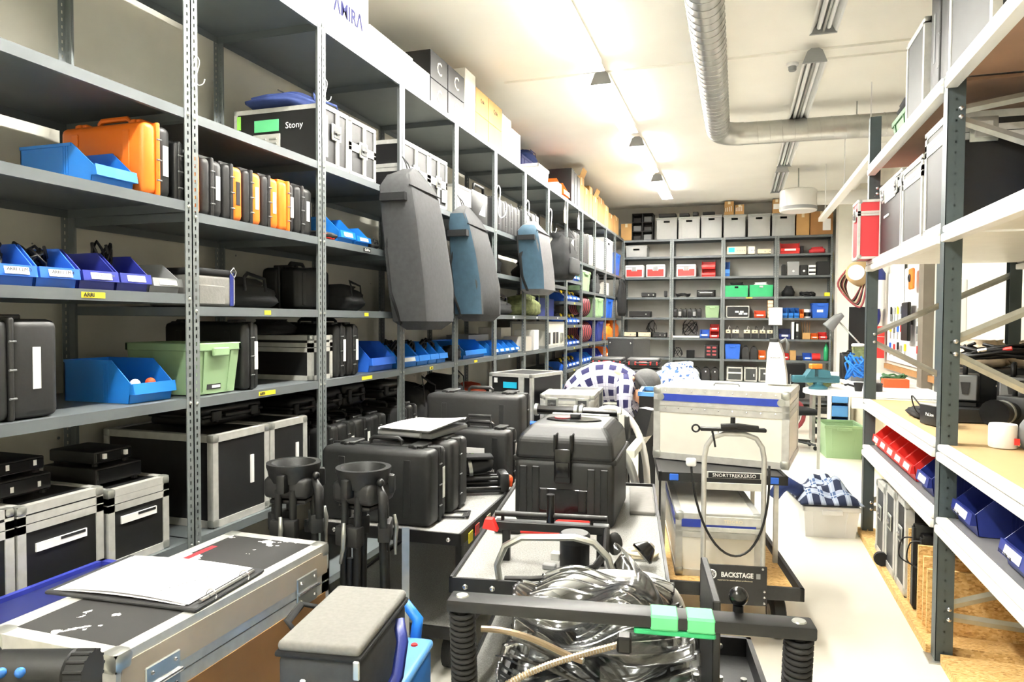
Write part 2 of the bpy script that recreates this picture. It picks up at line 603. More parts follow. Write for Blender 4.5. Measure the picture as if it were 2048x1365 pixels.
def flight_case(label, loc, rz, W, D, H, panel='panel_black', e=.026, lid=None, group=None, latch=0, handle=False, tags=1,
                name='flight_case', corner=.03, side_latch=False, side_handle=False, edge='alu'):
    """plywood panels in aluminium edge profiles with ball corners; front looks to local -y"""
    t = thing(name, label, 'case', loc, rz, group)
    i = .005
    x, y = W/2, D/2
    for nm, b in (('front_panel', (-x+i, x-i, -y+i, -y+i+.008, i, H-i)), ('back_panel', (-x+i, x-i, y-i-.008, y-i, i, H-i)),
                  ('side_panel', (-x+i, -x+i+.008, -y+i, y-i, i, H-i)), ('side_panel', (x-i-.008, x-i, -y+i, y-i, i, H-i)),
                  ('top_panel', (-x+i, x-i, -y+i, y-i, H-i-.008, H-i)), ('bottom_panel', (-x+i, x-i, -y+i, y-i, i, i+.008))):
        P(t, nm, MB().box(*b), panel)
    P(t, 'edge_frame', bars(MB(), -x, x, -y, y, 0, H, e), edge)
    if lid:
        mb = MB()
        for z in (lid-e*.95, lid+.002):
            mb.box(-x, x, -y, -y+.02, z, z+e*.9).box(-x, x, y-.02, y, z, z+e*.9)
            mb.box(-x, -x+.02, -y, y, z, z+e*.9).box(x-.02, x, -y, y, z, z+e*.9)
        P(t, 'lid_band', mb, edge)
    for a in (-1, 1):
        for b in (-1, 1):
            for c in (0, 1):
                cx, cy, cz = a*(x-corner*.45), b*(y-corner*.45), (corner*.5 if c == 0 else H-corner*.45)
                P(t, 'corner', MB().rbox(cx-corner*.55, cx+corner*.55, cy-corner*.55, cy+corner*.55, cz-corner*.5, cz+corner*.55, corner*.3, 2), 'galv', True)
    zl = lid or H*.6
    def fitting(nm, face, q, z, grip):
        g = MB().rbox(-.05, .05, -.006, .002, -.05, .05, .004, 1)
        k = MB().rbox(-.034, .034, -.009, -.004, -.034, .034, .003, 1)
        k2 = MB().rbox(-.03, .03, -.016, -.006, -.008, .008, .003, 1) if grip else MB().cyl((0, -.014, 0), (0, -.006, 0), .014, 10).box(-.026, .026, -.018, -.010, -.006, .006)
        o = P(t, nm, g, 'galv', True, loc=(q, -y, z) if face == 'f' else (-x, q, z), rot=None if face == 'f' else (0, 0, -PI/2))
        P(o, 'dish', k, 'panel_grey', True)
        P(o, 'grip' if grip else 'twist_key', k2, 'rubber' if grip else 'chrome', True)
    for k in range(latch):
        fitting('latch', 'f', 0 if latch == 1 else (-W*.28 + k*W*.56), zl, False)
    if handle:
        fitting('handle', 'f', 0, H*.38, True)
    if side_latch:
        for q in (-D*.3, D*.2):
            fitting('latch', 's', q, zl, False)
    if side_handle:
        fitting('handle', 's', 0, H*.42, True)
    if tags:
        P(t, 'tag', MB().box(-min(.08, W*.24), min(.08, W*.24), -y-.002, -y+.006, H*.7, H*.76), 'white')
    return t

def pick_bin(label, loc, rz, W, D, H, m='blue', group=None, tagged=True, name='storage_bin', lip=.45):
    """open-fronted stacking bin, front towards local -y"""
    t = thing(name, label, 'bin', loc, rz, group)
    x, y, k = W/2, D/2, .004
    prof = [(y, 0), (y, H), (-y+D*.36, H), (-y+D*.10, H*lip), (-y+D*.10, H*lip*.86), (-y+D*.13, 0)]
    b = MB().box(-x+.006, x-.006, -y+D*.13, y, 0, k)
    b.box(-x, x, y-k, y, 0, H)
    b.prism(prof, 'x', -x, -x+k).prism(prof, 'x', x-k, x)
    b.prism([(-y+D*.13, 0), (-y+D*.13+k, 0), (-y+D*.10+k, H*lip), (-y+D*.10, H*lip)], 'x', -x, x)
    for s in (-1, 1):
        b.box(min(s*x, s*(x+.004)), max(s*x, s*(x+.004)), -y+D*.36, y, H-.012, H)
        for j in range(3):
            q = -y+D*(.40+.03*j)
            b.box(min(s*x, s*(x+.002)), max(s*x, s*(x+.002)), q, q+.004, 0, H-.012)
    P(t, 'tub', b, m)
    P(t, 'label_lip', MB().prism([(-y+D*.10, H*lip), (-y+D*.10-.012, H*lip+.004), (-y+D*.08-.012, H*lip*.48), (-y+D*.12-.002, H*lip*.48)], 'x', -x-.002, x+.002), m)
    if tagged:
        P(t, 'tag', MB().prism([(-y+D*.10-.0135, H*lip*.95), (-y+D*.10-.0125, H*lip*.95), (-y+D*.08-.0125, H*lip*.58), (-y+D*.08-.0135, H*lip*.58)], 'x', -W*.3, W*.3), 'white')
    return t

def tote(label, loc, rz, W, D, H, m='green_tote', group=None, name='storage_tote', lid=False, cat='tote', holes=True):
    """tapered stacking tub with a rim and ribs"""
    t = thing(name, label, cat, loc, rz, group)
    def ring(k, z, o=0):
        a, b = W/2*k+o, D/2*k+o
        return [(-a, -b, z), (a, -b, z), (a, b, z), (-a, b, z)]
    q = MB()
    vs = ring(.86, 0) + ring(.97, H) + ring(.97, H, -.005) + ring(.86, .006, -.005)
    fs = [(0, 3, 2, 1), (12, 13, 14, 15)]
    for i in range(4):
        j = (i+1) % 4
        fs += [(i, j, 4+j, 4+i), (4+i, 4+j, 8+j, 8+i), (8+i, 8+j, 12+j, 12+i)]
    q.add(vs, fs)
    P(t, 'tub', q, m)
    e = .02
    a, b = W/2, D/2
    P(t, 'rim', MB().rbox(-a, a, -b, -b+e, H-.035, H+.002, .004, 1).rbox(-a, a, b-e, b, H-.035, H+.002, .004, 1)
      .rbox(-a, -a+e, -b, b, H-.035, H+.002, .004, 1).rbox(a-e, a, -b, b, H-.035, H+.002, .004, 1), m)
    for sx in (-.3, .3):
        P(t, 'rib', MB().prism([(W*sx*.9-.012, -b*.86-.004), (W*sx*.9+.012, -b*.86-.004), (W*sx*.9+.012, -b*.86+.01), (W*sx*.9-.012, -b*.86+.01)], 'z', .01, H*.05)
          .add([(W*sx*.9-.01, -b*.865-.004, .01), (W*sx*.9+.01, -b*.865-.004, .01), (W*sx+.01, -b*.965-.004, H-.035), (W*sx-.01, -b*.965-.004, H-.035),
                (W*sx*.9-.01, -b*.86+.01, .01), (W*sx*.9+.01, -b*.86+.01, .01), (W*sx+.01, -b*.96+.01, H-.035), (W*sx-.01, -b*.96+.01, H-.035)],
               [(0, 1, 2, 3), (7, 6, 5, 4), (0, 4, 5, 1), (1, 5, 6, 2), (2, 6, 7, 3), (3, 7, 4, 0)]), m)
    if holes:
        P(t, 'handle', MB().rbox(-W*.18, W*.18, -b-.012, -b+.006, H-.06, H-.02, .005, 1), m)
    if lid:
        P(t, 'lid', MB().rbox(-a-.006, a+.006, -b-.006, b+.006, H, H+.02, .006, 1), m)
    return t

def carton(label, loc, rz, W, D, H, m='cardboard', group=None, name='cardboard_box', tape='cream', print_=None, ink='ink', psize=.5, pz=.6, side_print=None):
    b = MB().rbox(-W/2, W/2, -D/2, D/2, 0, H, .003, 1)
    o = one(name, label, 'box', b, m, loc, rz, group)
    if tape:
        P(o, 'tape', MB().box(-.025, .025, -D/2-.001, D/2+.001, H-.0005, H+.0008).box(-.025, .025, -D/2-.001, -D/2+.001, H*.78, H), tape)
    P(o, 'flap_seam', MB().box(-.0015, .0015, -D/2+.01, D/2-.01, H-.0005, H+.0012), m)
    if print_:
        text(o, print_, ink, W*psize, (0, -D/2-.0016, H*pz), FRONT)
    return o

def crate(label, loc, rz, W, D, H, m='grey_crate', group=None, name='plastic_crate', slot=True, open_=False):
    """straight-walled euro container, recessed panels, hand slot"""
    t = thing(name, label, 'crate', loc, rz, group)
    a, b = W/2, D/2
    if slot:
        x, y, k, s, z0, z1 = a-.008, b-.008, .005, W*.14, H-.105, H-.065
        q = MB().box(-x, x, -y, y, 0, k).box(-x, -x+k, -y, y, 0, H).box(x-k, x, -y, y, 0, H).box(-x, x, y-k, y, 0, H)
        q.box(-x, x, -y, -y+k, 0, z0).box(-x, x, -y, -y+k, z1, H).box(-x, -s, -y, -y+k, z0, z1).box(s, x, -y, -y+k, z0, z1)
        P(t, 'tub', q, m)          # hollow, with an open hand slot in the front wall
    else:
        P(t, 'tub', MB().rbox(-a+.008, a-.008, -b+.008, b-.008, 0, H-(.0 if not open_ else .01), .006, 1), m)
    P(t, 'rim', MB().rbox(-a, a, -b, b, H-.055, H-.03, .004, 1).rbox(-a, a, -b, b, H-.02, H, .004, 1), m)
    for sx in (-.42, -.34, .34, .42):
        P(t, 'rib', MB().box(W*sx-.005, W*sx+.005, -b+.001, -b+.01, .01, H-.05), m)
    return t

def heap(parent, name, c, r, n, m, seed, thick=.006):
    """tangle of cable loops"""
    g = random.Random(seed)
    mb = MB()
    for i in range(n):
        a0 = g.uniform(0, 6.28)
        k = g.uniform(.55, 1)
        zz = g.uniform(-.4, .9)
        pts = []
        for j in range(9):
            a = a0+j*5.2/8
            pts.append((c[0]+r[0]*k*math.cos(a), c[1]+r[1]*k*math.sin(a), c[2]+max(thick*.1, r[2]*(zz*.5+.5+.4*math.sin(a*1.7+i)))))
        mb.loft(pts, thick, 5)
    return P(parent, name, mb, m, 'all')

def cables(label, loc, r, n, m, seed, group=None, thick=.006, name='cable_coil', cat='cable'):
    t = thing(name, label, cat, loc, 0, group)
    heap(t, 'cable_loop', (0, 0, thick), r, n, m, seed, thick)
    return t

def soft_bag(label, loc, rz, W, D, H, m='fabric_black', group=None, name='soft_bag', slump=.15, seed=1, cat='bag', straps=True):
    """slumped fabric bag"""
    g = random.Random(seed)
    t = thing(name, label, cat, loc, rz, group)
    ph = [g.uniform(0, 6) for _ in range(6)]
    mb = MB()
    n, m_ = 18, 9
    vs, fs = [], []
    for i in range(m_+1):
        v = i/m_
        for k in range(n):
            a = 2*PI*k/n
            ca, sa = math.cos(a), math.sin(a)
            e = .45
            px = math.copysign(abs(ca)**e, ca)
            py = math.copysign(abs(sa)**e, sa)
            rr = 1-.06*math.sin(3*a+ph[0])*slump*4-.05*math.sin(5*v*3+2*a+ph[1])
            taper = (1-.25*slump*v) * (math.sin(PI*min(1, .12+v*.94))**.22 if 0 < v < 1 else .72)
            z = H*v*(1-slump*.5*(.5+.5*math.sin(2*a+ph[2]))*v)
            vs.append((W/2*px*rr*taper, D/2*py*rr*taper, z))
    for i in range(m_):
        for k in range(n):
            fs.append((i*n+k, i*n+(k+1) % n, (i+1)*n+(k+1) % n, (i+1)*n+k))
    fs += [tuple(range(n-1, -1, -1)), tuple(m_*n+k for k in range(n))]
    P(t, 'body', mb.add(vs, fs), m, 'all')
    if straps:
        P(t, 'strap', MB().loft([(-W*.2, -D*.46, H*.55), (-W*.2, -D*.44, H*.95), (0, -D*.3, H*1.12), (W*.2, -D*.44, H*.95), (W*.2, -D*.46, H*.55)], [(.012, .004)]*5, 6), m, 'all')
        P(t, 'zip', MB().loft([(-W*.42, -D*.1, H*.93), (0, -D*.12, H*1.0-slump*H*.2), (W*.42, -D*.1, H*.93)], .004, 5), 'ink')
    return t

def device(label, loc, rz, W, D, H, m='grey_mid', face='black', knobs=3, group=None, name='device', cat='device', screen=None, feet=True):
    t = thing(name, label, cat, loc, rz, group)
    f = .012 if feet else 0
    P(t, 'housing', MB().rbox(-W/2, W/2, -D/2, D/2, f, H, .006, 2), m, True)
    P(t, 'front_plate', MB().rbox(-W/2+.006, W/2-.006, -D/2-.004, -D/2+.002, f+.006, H-.006, .002, 1), face)
    if screen:
        P(t, 'screen', MB().box(-W*.42, -W*.1, -D/2-.0055, -D/2-.003, f+H*.25, H*.88), screen)
    for k in range(knobs):
        q = W*(.05+.36*k/max(1, knobs-1)) if knobs > 1 else W*.3
        P(t, 'knob', MB().cyl((q, -D/2-.018, H*.5), (q, -D/2-.003, H*.5), min(.014, H*.18), 10), 'galv', True)
    if feet:
        for a in (-1, 1):
            for b in (-1, 1):
                P(t, 'foot', MB().cyl((a*(W/2-.02), b*(D/2-.02), 0), (a*(W/2-.02), b*(D/2-.02), .014), .012, 8), 'rubber')
    return t

def shelf_bay(label, loc, rz, W, D, levels, top, group=None, name='shelving_bay', z0=.08, lip=.042, tags=()):
    """bolted slotted-angle bay; front towards local -y; levels are deck heights"""
    t = thing(name, label, 'shelf', loc, rz, group)
    a, b, k, fl = W/2-.001, D/2, .003, .038
    for sx in (-1, 1):
        for sy in (-1, 1):
            mb = MB().box(min(0, -sx*fl), max(0, -sx*fl), min(0, -sy*k), max(0, -sy*k), 0, top)
            mb.box(min(0, -sx*k), max(0, -sx*k), min(0, -sy*fl), max(0, -sy*fl), 0, top)
            P(t, 'post', mb, 'post', loc=(sx*a, sy*b, 0))
    for z in levels:
        m = MB().box(-a+.004, a-.004, -b+.004, b-.004, z-.003, z)
        m.box(-a+.006, a-.006, -b+.003, -b+.005, z-lip, z).box(-a+.006, a-.006, b-.005, b-.003, z-lip, z)
        m.box(-a+.004, -a+.006, -b+.004, b-.004, z-lip, z).box(a-.006, a-.004, -b+.004, b-.004, z-lip, z)
        m.box(-a+.006, a-.006, -b+.005, -b+.02, z-lip, z-lip+.002)
        o = P(t, 'shelf', m, 'steel')
        for sx in (-1, 1):
            P(o, 'bolt', MB().ball((sx*(a-.019), -b-.001, z-lip*.5), (.008, .005, .008), 6, 4), 'galv', True)
    for (x, z, w, mm) in tags:
        P(t, 'shelf_tag', MB().box(x-w/2, x+w/2, -b+.0015, -b+.004, z-.033, z-.011), mm)
    return t

# ================================================================== left shelving run
PY = 2.4685                       # first post seen; bays are one metre wide
RX, RD = -2.64, 0.72              # run centre line and depth (front plane x = -2.28)
STD = [.12, .67, 1.295, 1.705, 2.12, 2.55, 3.345]
LV = {-1: [.12, .67, 1.30, 1.758, 2.16, 2.558, 3.345], 7: [.2, .55, .95, 1.27, 1.59, 1.925, 2.235, 2.55, 3.345]}
for _k in (8, 9, 10, 11):
    LV[_k] = [.2, .60, .955, 1.29, 1.705, 2.12, 2.55, 3.345]
BAY_LABEL = {
    -1: 'grey slotted-steel shelving bay whose shelves hold the rows of cable bins',
    0: 'grey slotted-steel shelving bay with the row of orange and black cases',
    1: 'grey slotted-steel shelving bay with the two latched black trunks on an upper shelf',
    2: 'grey slotted-steel shelving bay behind the largest hanging grey bag',
    3: 'grey slotted-steel shelving bay behind the hanging bag with the teal side',
    4: 'grey slotted-steel shelving bay holding five small blue bins in a row',
    5: 'grey slotted-steel shelving bay behind the hanging pale teal rolled bag',
    6: 'grey slotted-steel shelving bay with the silver case, beside the hanging backpack',
    7: 'narrow-pitch grey steel shelving bay full of small blue bins of connectors',
    8: 'grey steel shelving bay with green tote and red coiled cables',
    9: 'grey steel shelving bay with white equipment boxes and ribbed green tote',
    10: 'grey steel shelving bay with white crate and tall dark-blue tub',
    11: 'grey steel shelving bay in the corner against the back shelving',
}
def by(y, k):
    return y-(PY+k+.5)
TAGS = {-1: [(by(1.976, -1), 1.758, .10, 'label_yellow')],
        0: [(by(2.982, 0), 1.705, .05, 'label_yellow'), (by(2.975, 0), 1.295, .13, 'label_yellow')],
        1: [(by(3.972, 1), 1.705, .05, 'label_yellow'), (by(3.978, 1), 1.295, .13, 'label_yellow'), (by(3.980, 1), 2.12, .09, 'ink')],
        2: [(by(4.971, 2), 1.295, .06, 'label_yellow')],
        3: [(by(5.939, 3), 1.295, .08, 'label_yellow'), (by(6.953, 3)-.95, 2.12, .06, 'label_yellow')],
        4: [(-.05, 1.295, .05, 'white'), (.1, 1.705, .06, 'white')],
        5: [(.0, 1.705, .05, 'white')], 6: [(.0, 1.705, .05, 'white')],
        7: [(0, 1.27, .05, 'label_yellow'), (0, 1.59, .05, 'label_yellow'), (0, 1.925, .05, 'label_yellow'), (0, .95, .05, 'label_yellow')],
        8: [(0, 1.29, .05, 'label_yellow')]}
for k in range(-1, 12):
    b = shelf_bay(BAY_LABEL[k], (RX, PY+k+.5, 0), PI/2, 1.0, RD, LV.get(k, STD), 3.344,
                  'steel shelving bays along the left wall', tags=TAGS.get(k, ()))
    if k == -1:
        text(b, 'ARRI', 'ink', .045, (TAGS[-1][0][0]-.02, -RD/2-.0005, 1.736), FRONT, bold=.02)
    if k == 0:
        text(b, 'ARRI', 'ink', .04, (TAGS[0][1][0]-.04, -RD/2-.0005, 1.273), FRONT, bold=.02)
    if k == 1:
        text(b, 'GoPro', 'white', .065, (TAGS[1][2][0], -RD/2-.0005, 2.098), FRONT, bold=.02)
    if k == 2:
        text(b, 'ARRI', 'ink', .03, (TAGS[2][0][0], -RD/2-.0005, 1.273), FRONT, bold=.02)

def LP(y0, y1, z, depth, xf=-2.305):
    return (xf-depth/2, (y0+y1)/2, z+.0012)
def lbin(label, y0, y1, z, D, H, m, group=None, xf=-2.30, **kw):
    return pick_bin(label, LP(y0, y1, z, D, xf), PI/2, y1-y0-.008, D, H, m, group, **kw)
def lcase(label, y0, y1, z, W, H, ca='case_black', cb=None, group=None, xf=-2.31, **kw):
    return hard_case(label, (xf-W/2, (y0+y1)/2, z+.0012), 0, W, y1-y0-.012, H, ca, cb, group, **kw)
def lflight(label, y0, y1, z, D, H, xf=-2.305, **kw):
    return flight_case(label, LP(y0, y1, z, D, xf), PI/2, y1-y0-.006, D, H, **kw)
def lbox(label, y0, y1, z, D, H, m, xf=-2.33, **kw):
    return carton(label, LP(y0, y1, z, D, xf), PI/2, y1-y0-.006, D, H, m, **kw)

# ---- first bay (k = -1)
b = lbin('large bright blue storage bin beside the big orange and black case', 2.03, 2.225, 2.16, .42, .165, 'blue', tagged=False)
lcase('big orange case with a black half, upright beside a blue bin', 2.235, 2.395, 2.16, .46, .30, 'orange', 'case_grey')
lcase('black case squeezed between the big orange case and a shelf post', 2.40, 2.462, 2.16, .40, .25, 'case_black', tagm=None)
for y0, y1, tx in ((1.49, 1.64, None), (1.64, 1.79, 'ARRI CLM-3'), (1.795, 1.955, 'ARRI CLM-4')):
    o = lbin({None: 'medium blue bin of cables at the cut-off end of the cable bins',
              'ARRI CLM-3': 'medium blue bin lettered ARRI CLM-3, filled with black cables',
              'ARRI CLM-4': 'medium blue bin lettered ARRI CLM-4, filled with black cables'}[tx], y0, y1, 1.758, .34, .15, 'blue_mid')
    if tx:
        text(o, tx, 'ink', .085, (0, -.1645, .054), FRONT)
    cables('black cables piled in %s' % ('the blue bin lettered '+tx if tx else 'the blue bin at the cut-off end of the cable bins'),
           (-2.47, (y0+y1)/2, 1.80), (.06, .055, .09), 9, 'black', int(y0*100))
for i, (y0, y1, m, lb) in enumerate(((1.965, 2.125, 'blue_dark', 'dark blue bin with faint lettering beside the ARRI CLM-4 bin'),
                                     (2.13, 2.285, 'blue_dark', 'dark blue bin with a cable loop standing out of it'),
                                     (2.29, 2.455, 'grey_plastic', 'light grey bin next to the shelf post'))):
    o = lbin(lb, y0, y1, 1.758, .36, .15 if i < 2 else .13, m)
    if i == 0:
        text(o, 'CHORDEZ 144', 'grey_mid', .09, (0, -.1745, .054), FRONT)
cables('thin black cable loop standing up out of a dark blue bin', (-2.50, 2.205, 1.79), (.02, .05, .13), 3, 'black', 5)
hard_case('huge black moulded case with a tall white side tag on the shelf', (-2.57, 1.71, 1.30+.0012), 0, .52, .30, .345, 'case_grey', 'case_grey', None, handle=False, frac=.42)
b = lbin('wide bright blue bin with two small balls inside, under the cable bins', 2.19, 2.415, 1.30, .40, .175, 'blue', tagged=False)
for q, m in ((-.03, 'white'), (.05, 'orange_red')):
    one('ball', {'white': 'small white ball lying in the wide bright blue bin', 'orange_red': 'small brown-orange ball lying in the wide bright blue bin'}[m], 'ball',
        MB().ball((0, 0, .022), .022, 12, 8), m, (-2.40, 2.30+q, 1.352), smooth='all')
t = tote('pale green tote with a small black sticker beside the wide blue bin', (-2.515, 2.665, 1.30+.0012), PI/2, .29, .42, .235)
P(t, 'sticker', MB().box(-.06, .03, -.185, -.181, .02, .045), 'ink')
P(t, 'sticker_print', MB().box(-.028, .026, -.186, -.184, .026, .039), 'white')
lflight('wide aluminium-edged black trunk with a white sticker, left of its narrower neighbour', 1.69, 2.03, .67, .60, .335, lid=.27, e=.03, corner=.036, tags=0, latch=0)
lflight('narrower aluminium-edged black trunk with a white sticker on the lowest visible shelf', 2.045, 2.352, .67, .55, .31, lid=.25, e=.03, corner=.036, tags=0)
lflight('aluminium-edged black trunk mostly cut off by the picture edge', 1.49, 1.685, .67, .58, .34, lid=.27, e=.03, tags=0)
for o, w in ((bpy.data.objects['flight_case'], .34), (bpy.data.objects['flight_case.001'], .3)):
    D = .60 if w > .32 else .55
    P(o, 'tag', MB().box(-w*.3, w*.28, -D/2-.001, -D/2+.006, .165, .195), 'white')
    P(o, 'tag_print', MB().box(-.01, w*.26, -D/2-.002, -D/2, .183, .193), 'ink')
device('stack of flat black recorders on the wide aluminium-edged trunk', (-2.55, 1.80, 1.006+.0012), PI/2, .20, .28, .075, 'black', 'gloss_black', 0)
device('small black recorder with white marks on top of the recorder stack', (-2.56, 1.80, 1.082+.0012), PI/2, .18, .26, .06, 'black', 'gloss_black', 0)
device('flat black receiver on the narrower aluminium-edged trunk', (-2.52, 2.17, .981+.0012), PI/2, .22, .28, .075, 'black', 'gloss_black', 0)
device('smaller black receiver on top of the flat black receiver', (-2.53, 2.17, 1.057+.0012), PI/2, .18, .24, .06, 'black', 'gloss_black', 0)
for o in [o for o in bpy.data.objects if o.name.startswith('device')]:
    for q in (-.05, .05):
        P(o, 'marker', MB().box(q-.006, q+.006, -.145 if '.0' not in o.name else -.135, -.12, .03, .05), 'white')

# ---- second bay (k = 0)
SPEC = [(2.476, 2.56, 'case_black', 'orange', 'thin half-orange case right beside the shelf post', .35),
        (2.56, 2.705, 'case_grey', 'case_grey', 'all-grey case in the row of orange cases', .45),
        (2.705, 2.846, 'case_grey', 'orange', 'grey and orange case with a black sticker in the case row', .36),
        (2.846, 2.985, 'case_grey', 'orange', 'grey and orange case right of the one with a black sticker', .36),
        (2.985, 3.123, 'case_grey', 'orange', 'grey and orange case touching the case with a grey lid', .36),
        (3.123, 3.26, 'orange', 'case_grey', 'orange case with a grey lid, the reverse of its neighbours', .55),
        (3.262, 3.43, 'case_grey', 'case_grey', 'black-grey case at the far end of the orange case row', .36)]
for i, (y0, y1, a, c, lb, fr) in enumerate(SPEC):
    lcase(lb, y0, y1, 2.12, .40, .265, a, c, 'small cases in the orange and black row', frac=fr, tagm='ink' if i == 2 else 'white')
# insulated grey bag with blue piping
t = thing('cooler_bag', 'grey insulated bag with blue strap and black lid on the shelf', 'bag', (-2.47, 2.675, 1.7062), PI/2)
P(t, 'body', MB().rbox(-.135, .135, -.14, .14, 0, .15, .02, 3), 'fabric_lightgrey', True)
P(t, 'lid', MB().rbox(-.138, .138, -.143, .143, .145, .178, .014, 3), 'fabric_black', True)
P(t, 'strap', MB().rbox(.085, .11, -.144, -.138, .005, .165, .002, 1), 'navy')
P(t, 'pocket', MB().rbox(-.12, .05, -.146, -.138, .01, .1, .004, 1), 'fabric_lightgrey')
P(t, 'carabiner', MB().loft([(.08, -.15, .17), (.1, -.155, .14), (.12, -.15, .17), (.1, -.15, .19)], .003, 6, closed=True), 'chrome', 'all')
soft_bag('black camera strap pouch slumped beside the grey insulated bag', (-2.62, 3.12, 1.705+.0012), PI/2, .42, .34, .17, 'fabric_black', seed=3, slump=.5)
device('low black box behind the slumped strap pouch', (-2.88, 3.1, 1.706+.0012), PI/2, .36, .14, .09, 'black', 'black', 0)
lcase('upright black case with a white tag behind the pale green tote', 2.83, 2.96, 1.295, .50, .335, 'case_black', 'case_black', handle=False)
lflight('aluminium-edged black case standing across the shelf post', 3.42, 3.645, 1.295, .62, .26, lid=.19, e=.028, tags=0, latch=0, xf=-2.325)
soft_bag('black cloth lying on the case across the shelf post', (-2.62, 3.44, 1.558+.0012), PI/2, .20, .26, .09, 'fabric_black', seed=8, slump=.6, straps=False)
for i, (y0, y1, lb) in enumerate(((2.61, 3.02, 'large black trunk with aluminium edges, the wider of the adjoining pair'),
                                 (3.025, 3.355, 'large black trunk with aluminium edges, the narrower of the adjoining pair'))):
    o = lflight(lb, y0, y1, .67, .66, .435, e=.034, corner=.04, tags=0)
    P(o, 'tag', MB().box(.06, .082, -.332, -.32, .16, .30), 'white')
hard_case('black case lying flat on the adjoining pair of large trunks', (-2.66, 2.98, 1.112+.0012), PI/2, .44, .10, .34, 'case_black', flat=True, tagm=None)

# ---- third bay (k = 1)
for i, (y0, y1, lb) in enumerate(((3.512, 3.80, 'black latched trunk with green sticker and louvred plate on its side'),
                                  (3.805, 4.14, 'black latched trunk beside the trunk with the louvred plate'))):
    o = lflight(lb, y0, y1, 2.55, .62, .355, e=.026, tags=0, latch=1, lid=None if i == 0 else .18, corner=.03)
    P(o, 'trim_bar', MB().box(.0, .028, -.315, -.305, .02, .34), 'alu')
    if i == 0:
        P(o, 'ventilation_plate', MB().rbox(-.1465, -.139, -.02, .17, .06, .20, .002, 1), 'alu')
        for j in range(2):
            for q in range(4):
                P(o, 'louvre', MB().rbox(-.152, -.141, .0+j*.075, .055+j*.075, .085+q*.026, .097+q*.026, .003, 1), 'galv')
        P(o, 'green_sticker', MB().box(-.1465, -.141, -.01, .16, .215, .285), 'green_tape')
        P(o, 'yellow_tape', MB().box(-.1465, -.141, .26, .285, .24, .32), 'lime')
        P(o, 'tag', MB().box(-.12, -.095, -.315, -.305, .05, .29), 'white')
        text(o, 'Stony', 'white', .12, (-.1475, -.12, .24), (PI/2, 0, -PI/2))
soft_bag('flat navy bag lying on top of the latched trunks', (-2.66, 3.78, 2.906+.0012), PI/2, .62, .46, .11, 'fabric_navy', seed=4, slump=.3)
hard_case('small flat black case with a red front lying beside blue bins', (-2.45, 3.625, 2.12+.0012), PI/2, .16, .055, .22, 'case_grey', 'case_grey', flat=True, tagm=None, latches=0)
P(bpy.data.objects[[o.name for o in bpy.data.objects if o.name.startswith('hard_case')][-1]], 'red_band', MB().rbox(-.06, .06, -.116, -.108, .012, .04, .003, 1), 'red')
lbin('bright blue bin next to the small case with a red front', 3.73, 3.905, 2.12, .36, .165, 'blue')
lbin('bright blue bin, farther of two beside the red-fronted case', 3.91, 4.09, 2.12, .30, .135, 'blue')
soft_bag('little black pouch at the shelf end near the two blue bins', (-2.36, 4.14, 2.12+.0012), PI/2, .09, .12, .06, 'fabric_black', seed=9)
hard_case('tall black case in shadow on the shelf beside the big hanging bag', (-2.66, 3.76, 1.705+.0012), PI/2, .36, .26, .26, 'case_black', tagm=None)
soft_bag('black equipment pouch in shadow behind the big hanging bag', (-2.60, 4.12, 1.705+.0012), PI/2, .30, .34, .18, 'fabric_black', seed=10)
lcase('black upright case with white tag beside the aluminium-edged case', 3.65, 3.79, 1.295, .44, .32, 'case_black')
lcase('black upright case with white tag, beside the slumped black bag', 3.795, 3.94, 1.295, .44, .32, 'case_black')
soft_bag('black slumped bag between upright cases and blue bins', (-2.60, 4.03, 1.296+.0012), PI/2, .15, .34, .21, 'fabric_black', seed=11)
lbin('extra-wide blue bin holding black parts, at the hanging bag', 4.12, 4.455, 1.295, .42, .20, 'blue_mid', tagged=False)
YB = [3.485, 3.70, 3.90, 4.10, 4.31]
for i in range(4):
    lcase('ribbed black case in the row of four, %s' % ('first after the trunk pair', 'second from the trunk pair', 'third from the trunk pair', 'at the next shelf post')[i], YB[i], YB[i+1], .67, .46, .335, 'case_black', group='row of four ribbed black cases')
for i in range(3):
    hard_case('black case lying flat on the ribbed cases, %s' % ('above the first', 'thicker, above the middle ones', 'thickest, above the last')[i], (-2.72, 3.63+.3*i, 1.052), PI/2, .27, .12+.02*i, .4, 'case_black', flat=True, tagm=None, group='flat black cases on the ribbed row')

# ---- fourth bay (k = 2)
for i, (y0, y1, lb) in enumerate(((4.52, 4.97, 'black latched trunk with white stickers next to an orange mark'), (4.975, 5.33, 'black latched trunk next to the shelf post at the teal bag'))):
    o = lflight(lb, y0, y1, 2.55, .62, .40, e=.03, tags=0, latch=1, lid=.2)
    P(o, 'trim_bar', MB().box(-.02, .012, -.315, -.305, .02, .38), 'alu')
    P(o, 'tag', MB().box(.08, .16, -.316, -.305, .06, .16), 'white')
for i, (y0, y1) in enumerate(((4.50, 4.83), (4.835, 5.035), (5.04, 5.205), (5.21, 5.385))):
    lbin('blue bin with black bits under the largest hanging bag', y0, y1, 1.295, .36, .17, 'blue', 'blue bins under the largest hanging bag', tagged=(i == 0))
    cables('black bits and cable ends in a blue bin under the largest hanging bag', (-2.47, (y0+y1)/2, 1.33), (.07, .05, .12), 7, 'black', 20+i, 'black bits in the bins under the bag', thick=.009)
lcase('black upright case with white tag at the low shelf post', 4.49, 4.635, .67, .46, .335, 'case_grey')
lcase('black upright case with white tag behind the big trolley case', 4.64, 4.80, .67, .46, .345, 'case_grey')
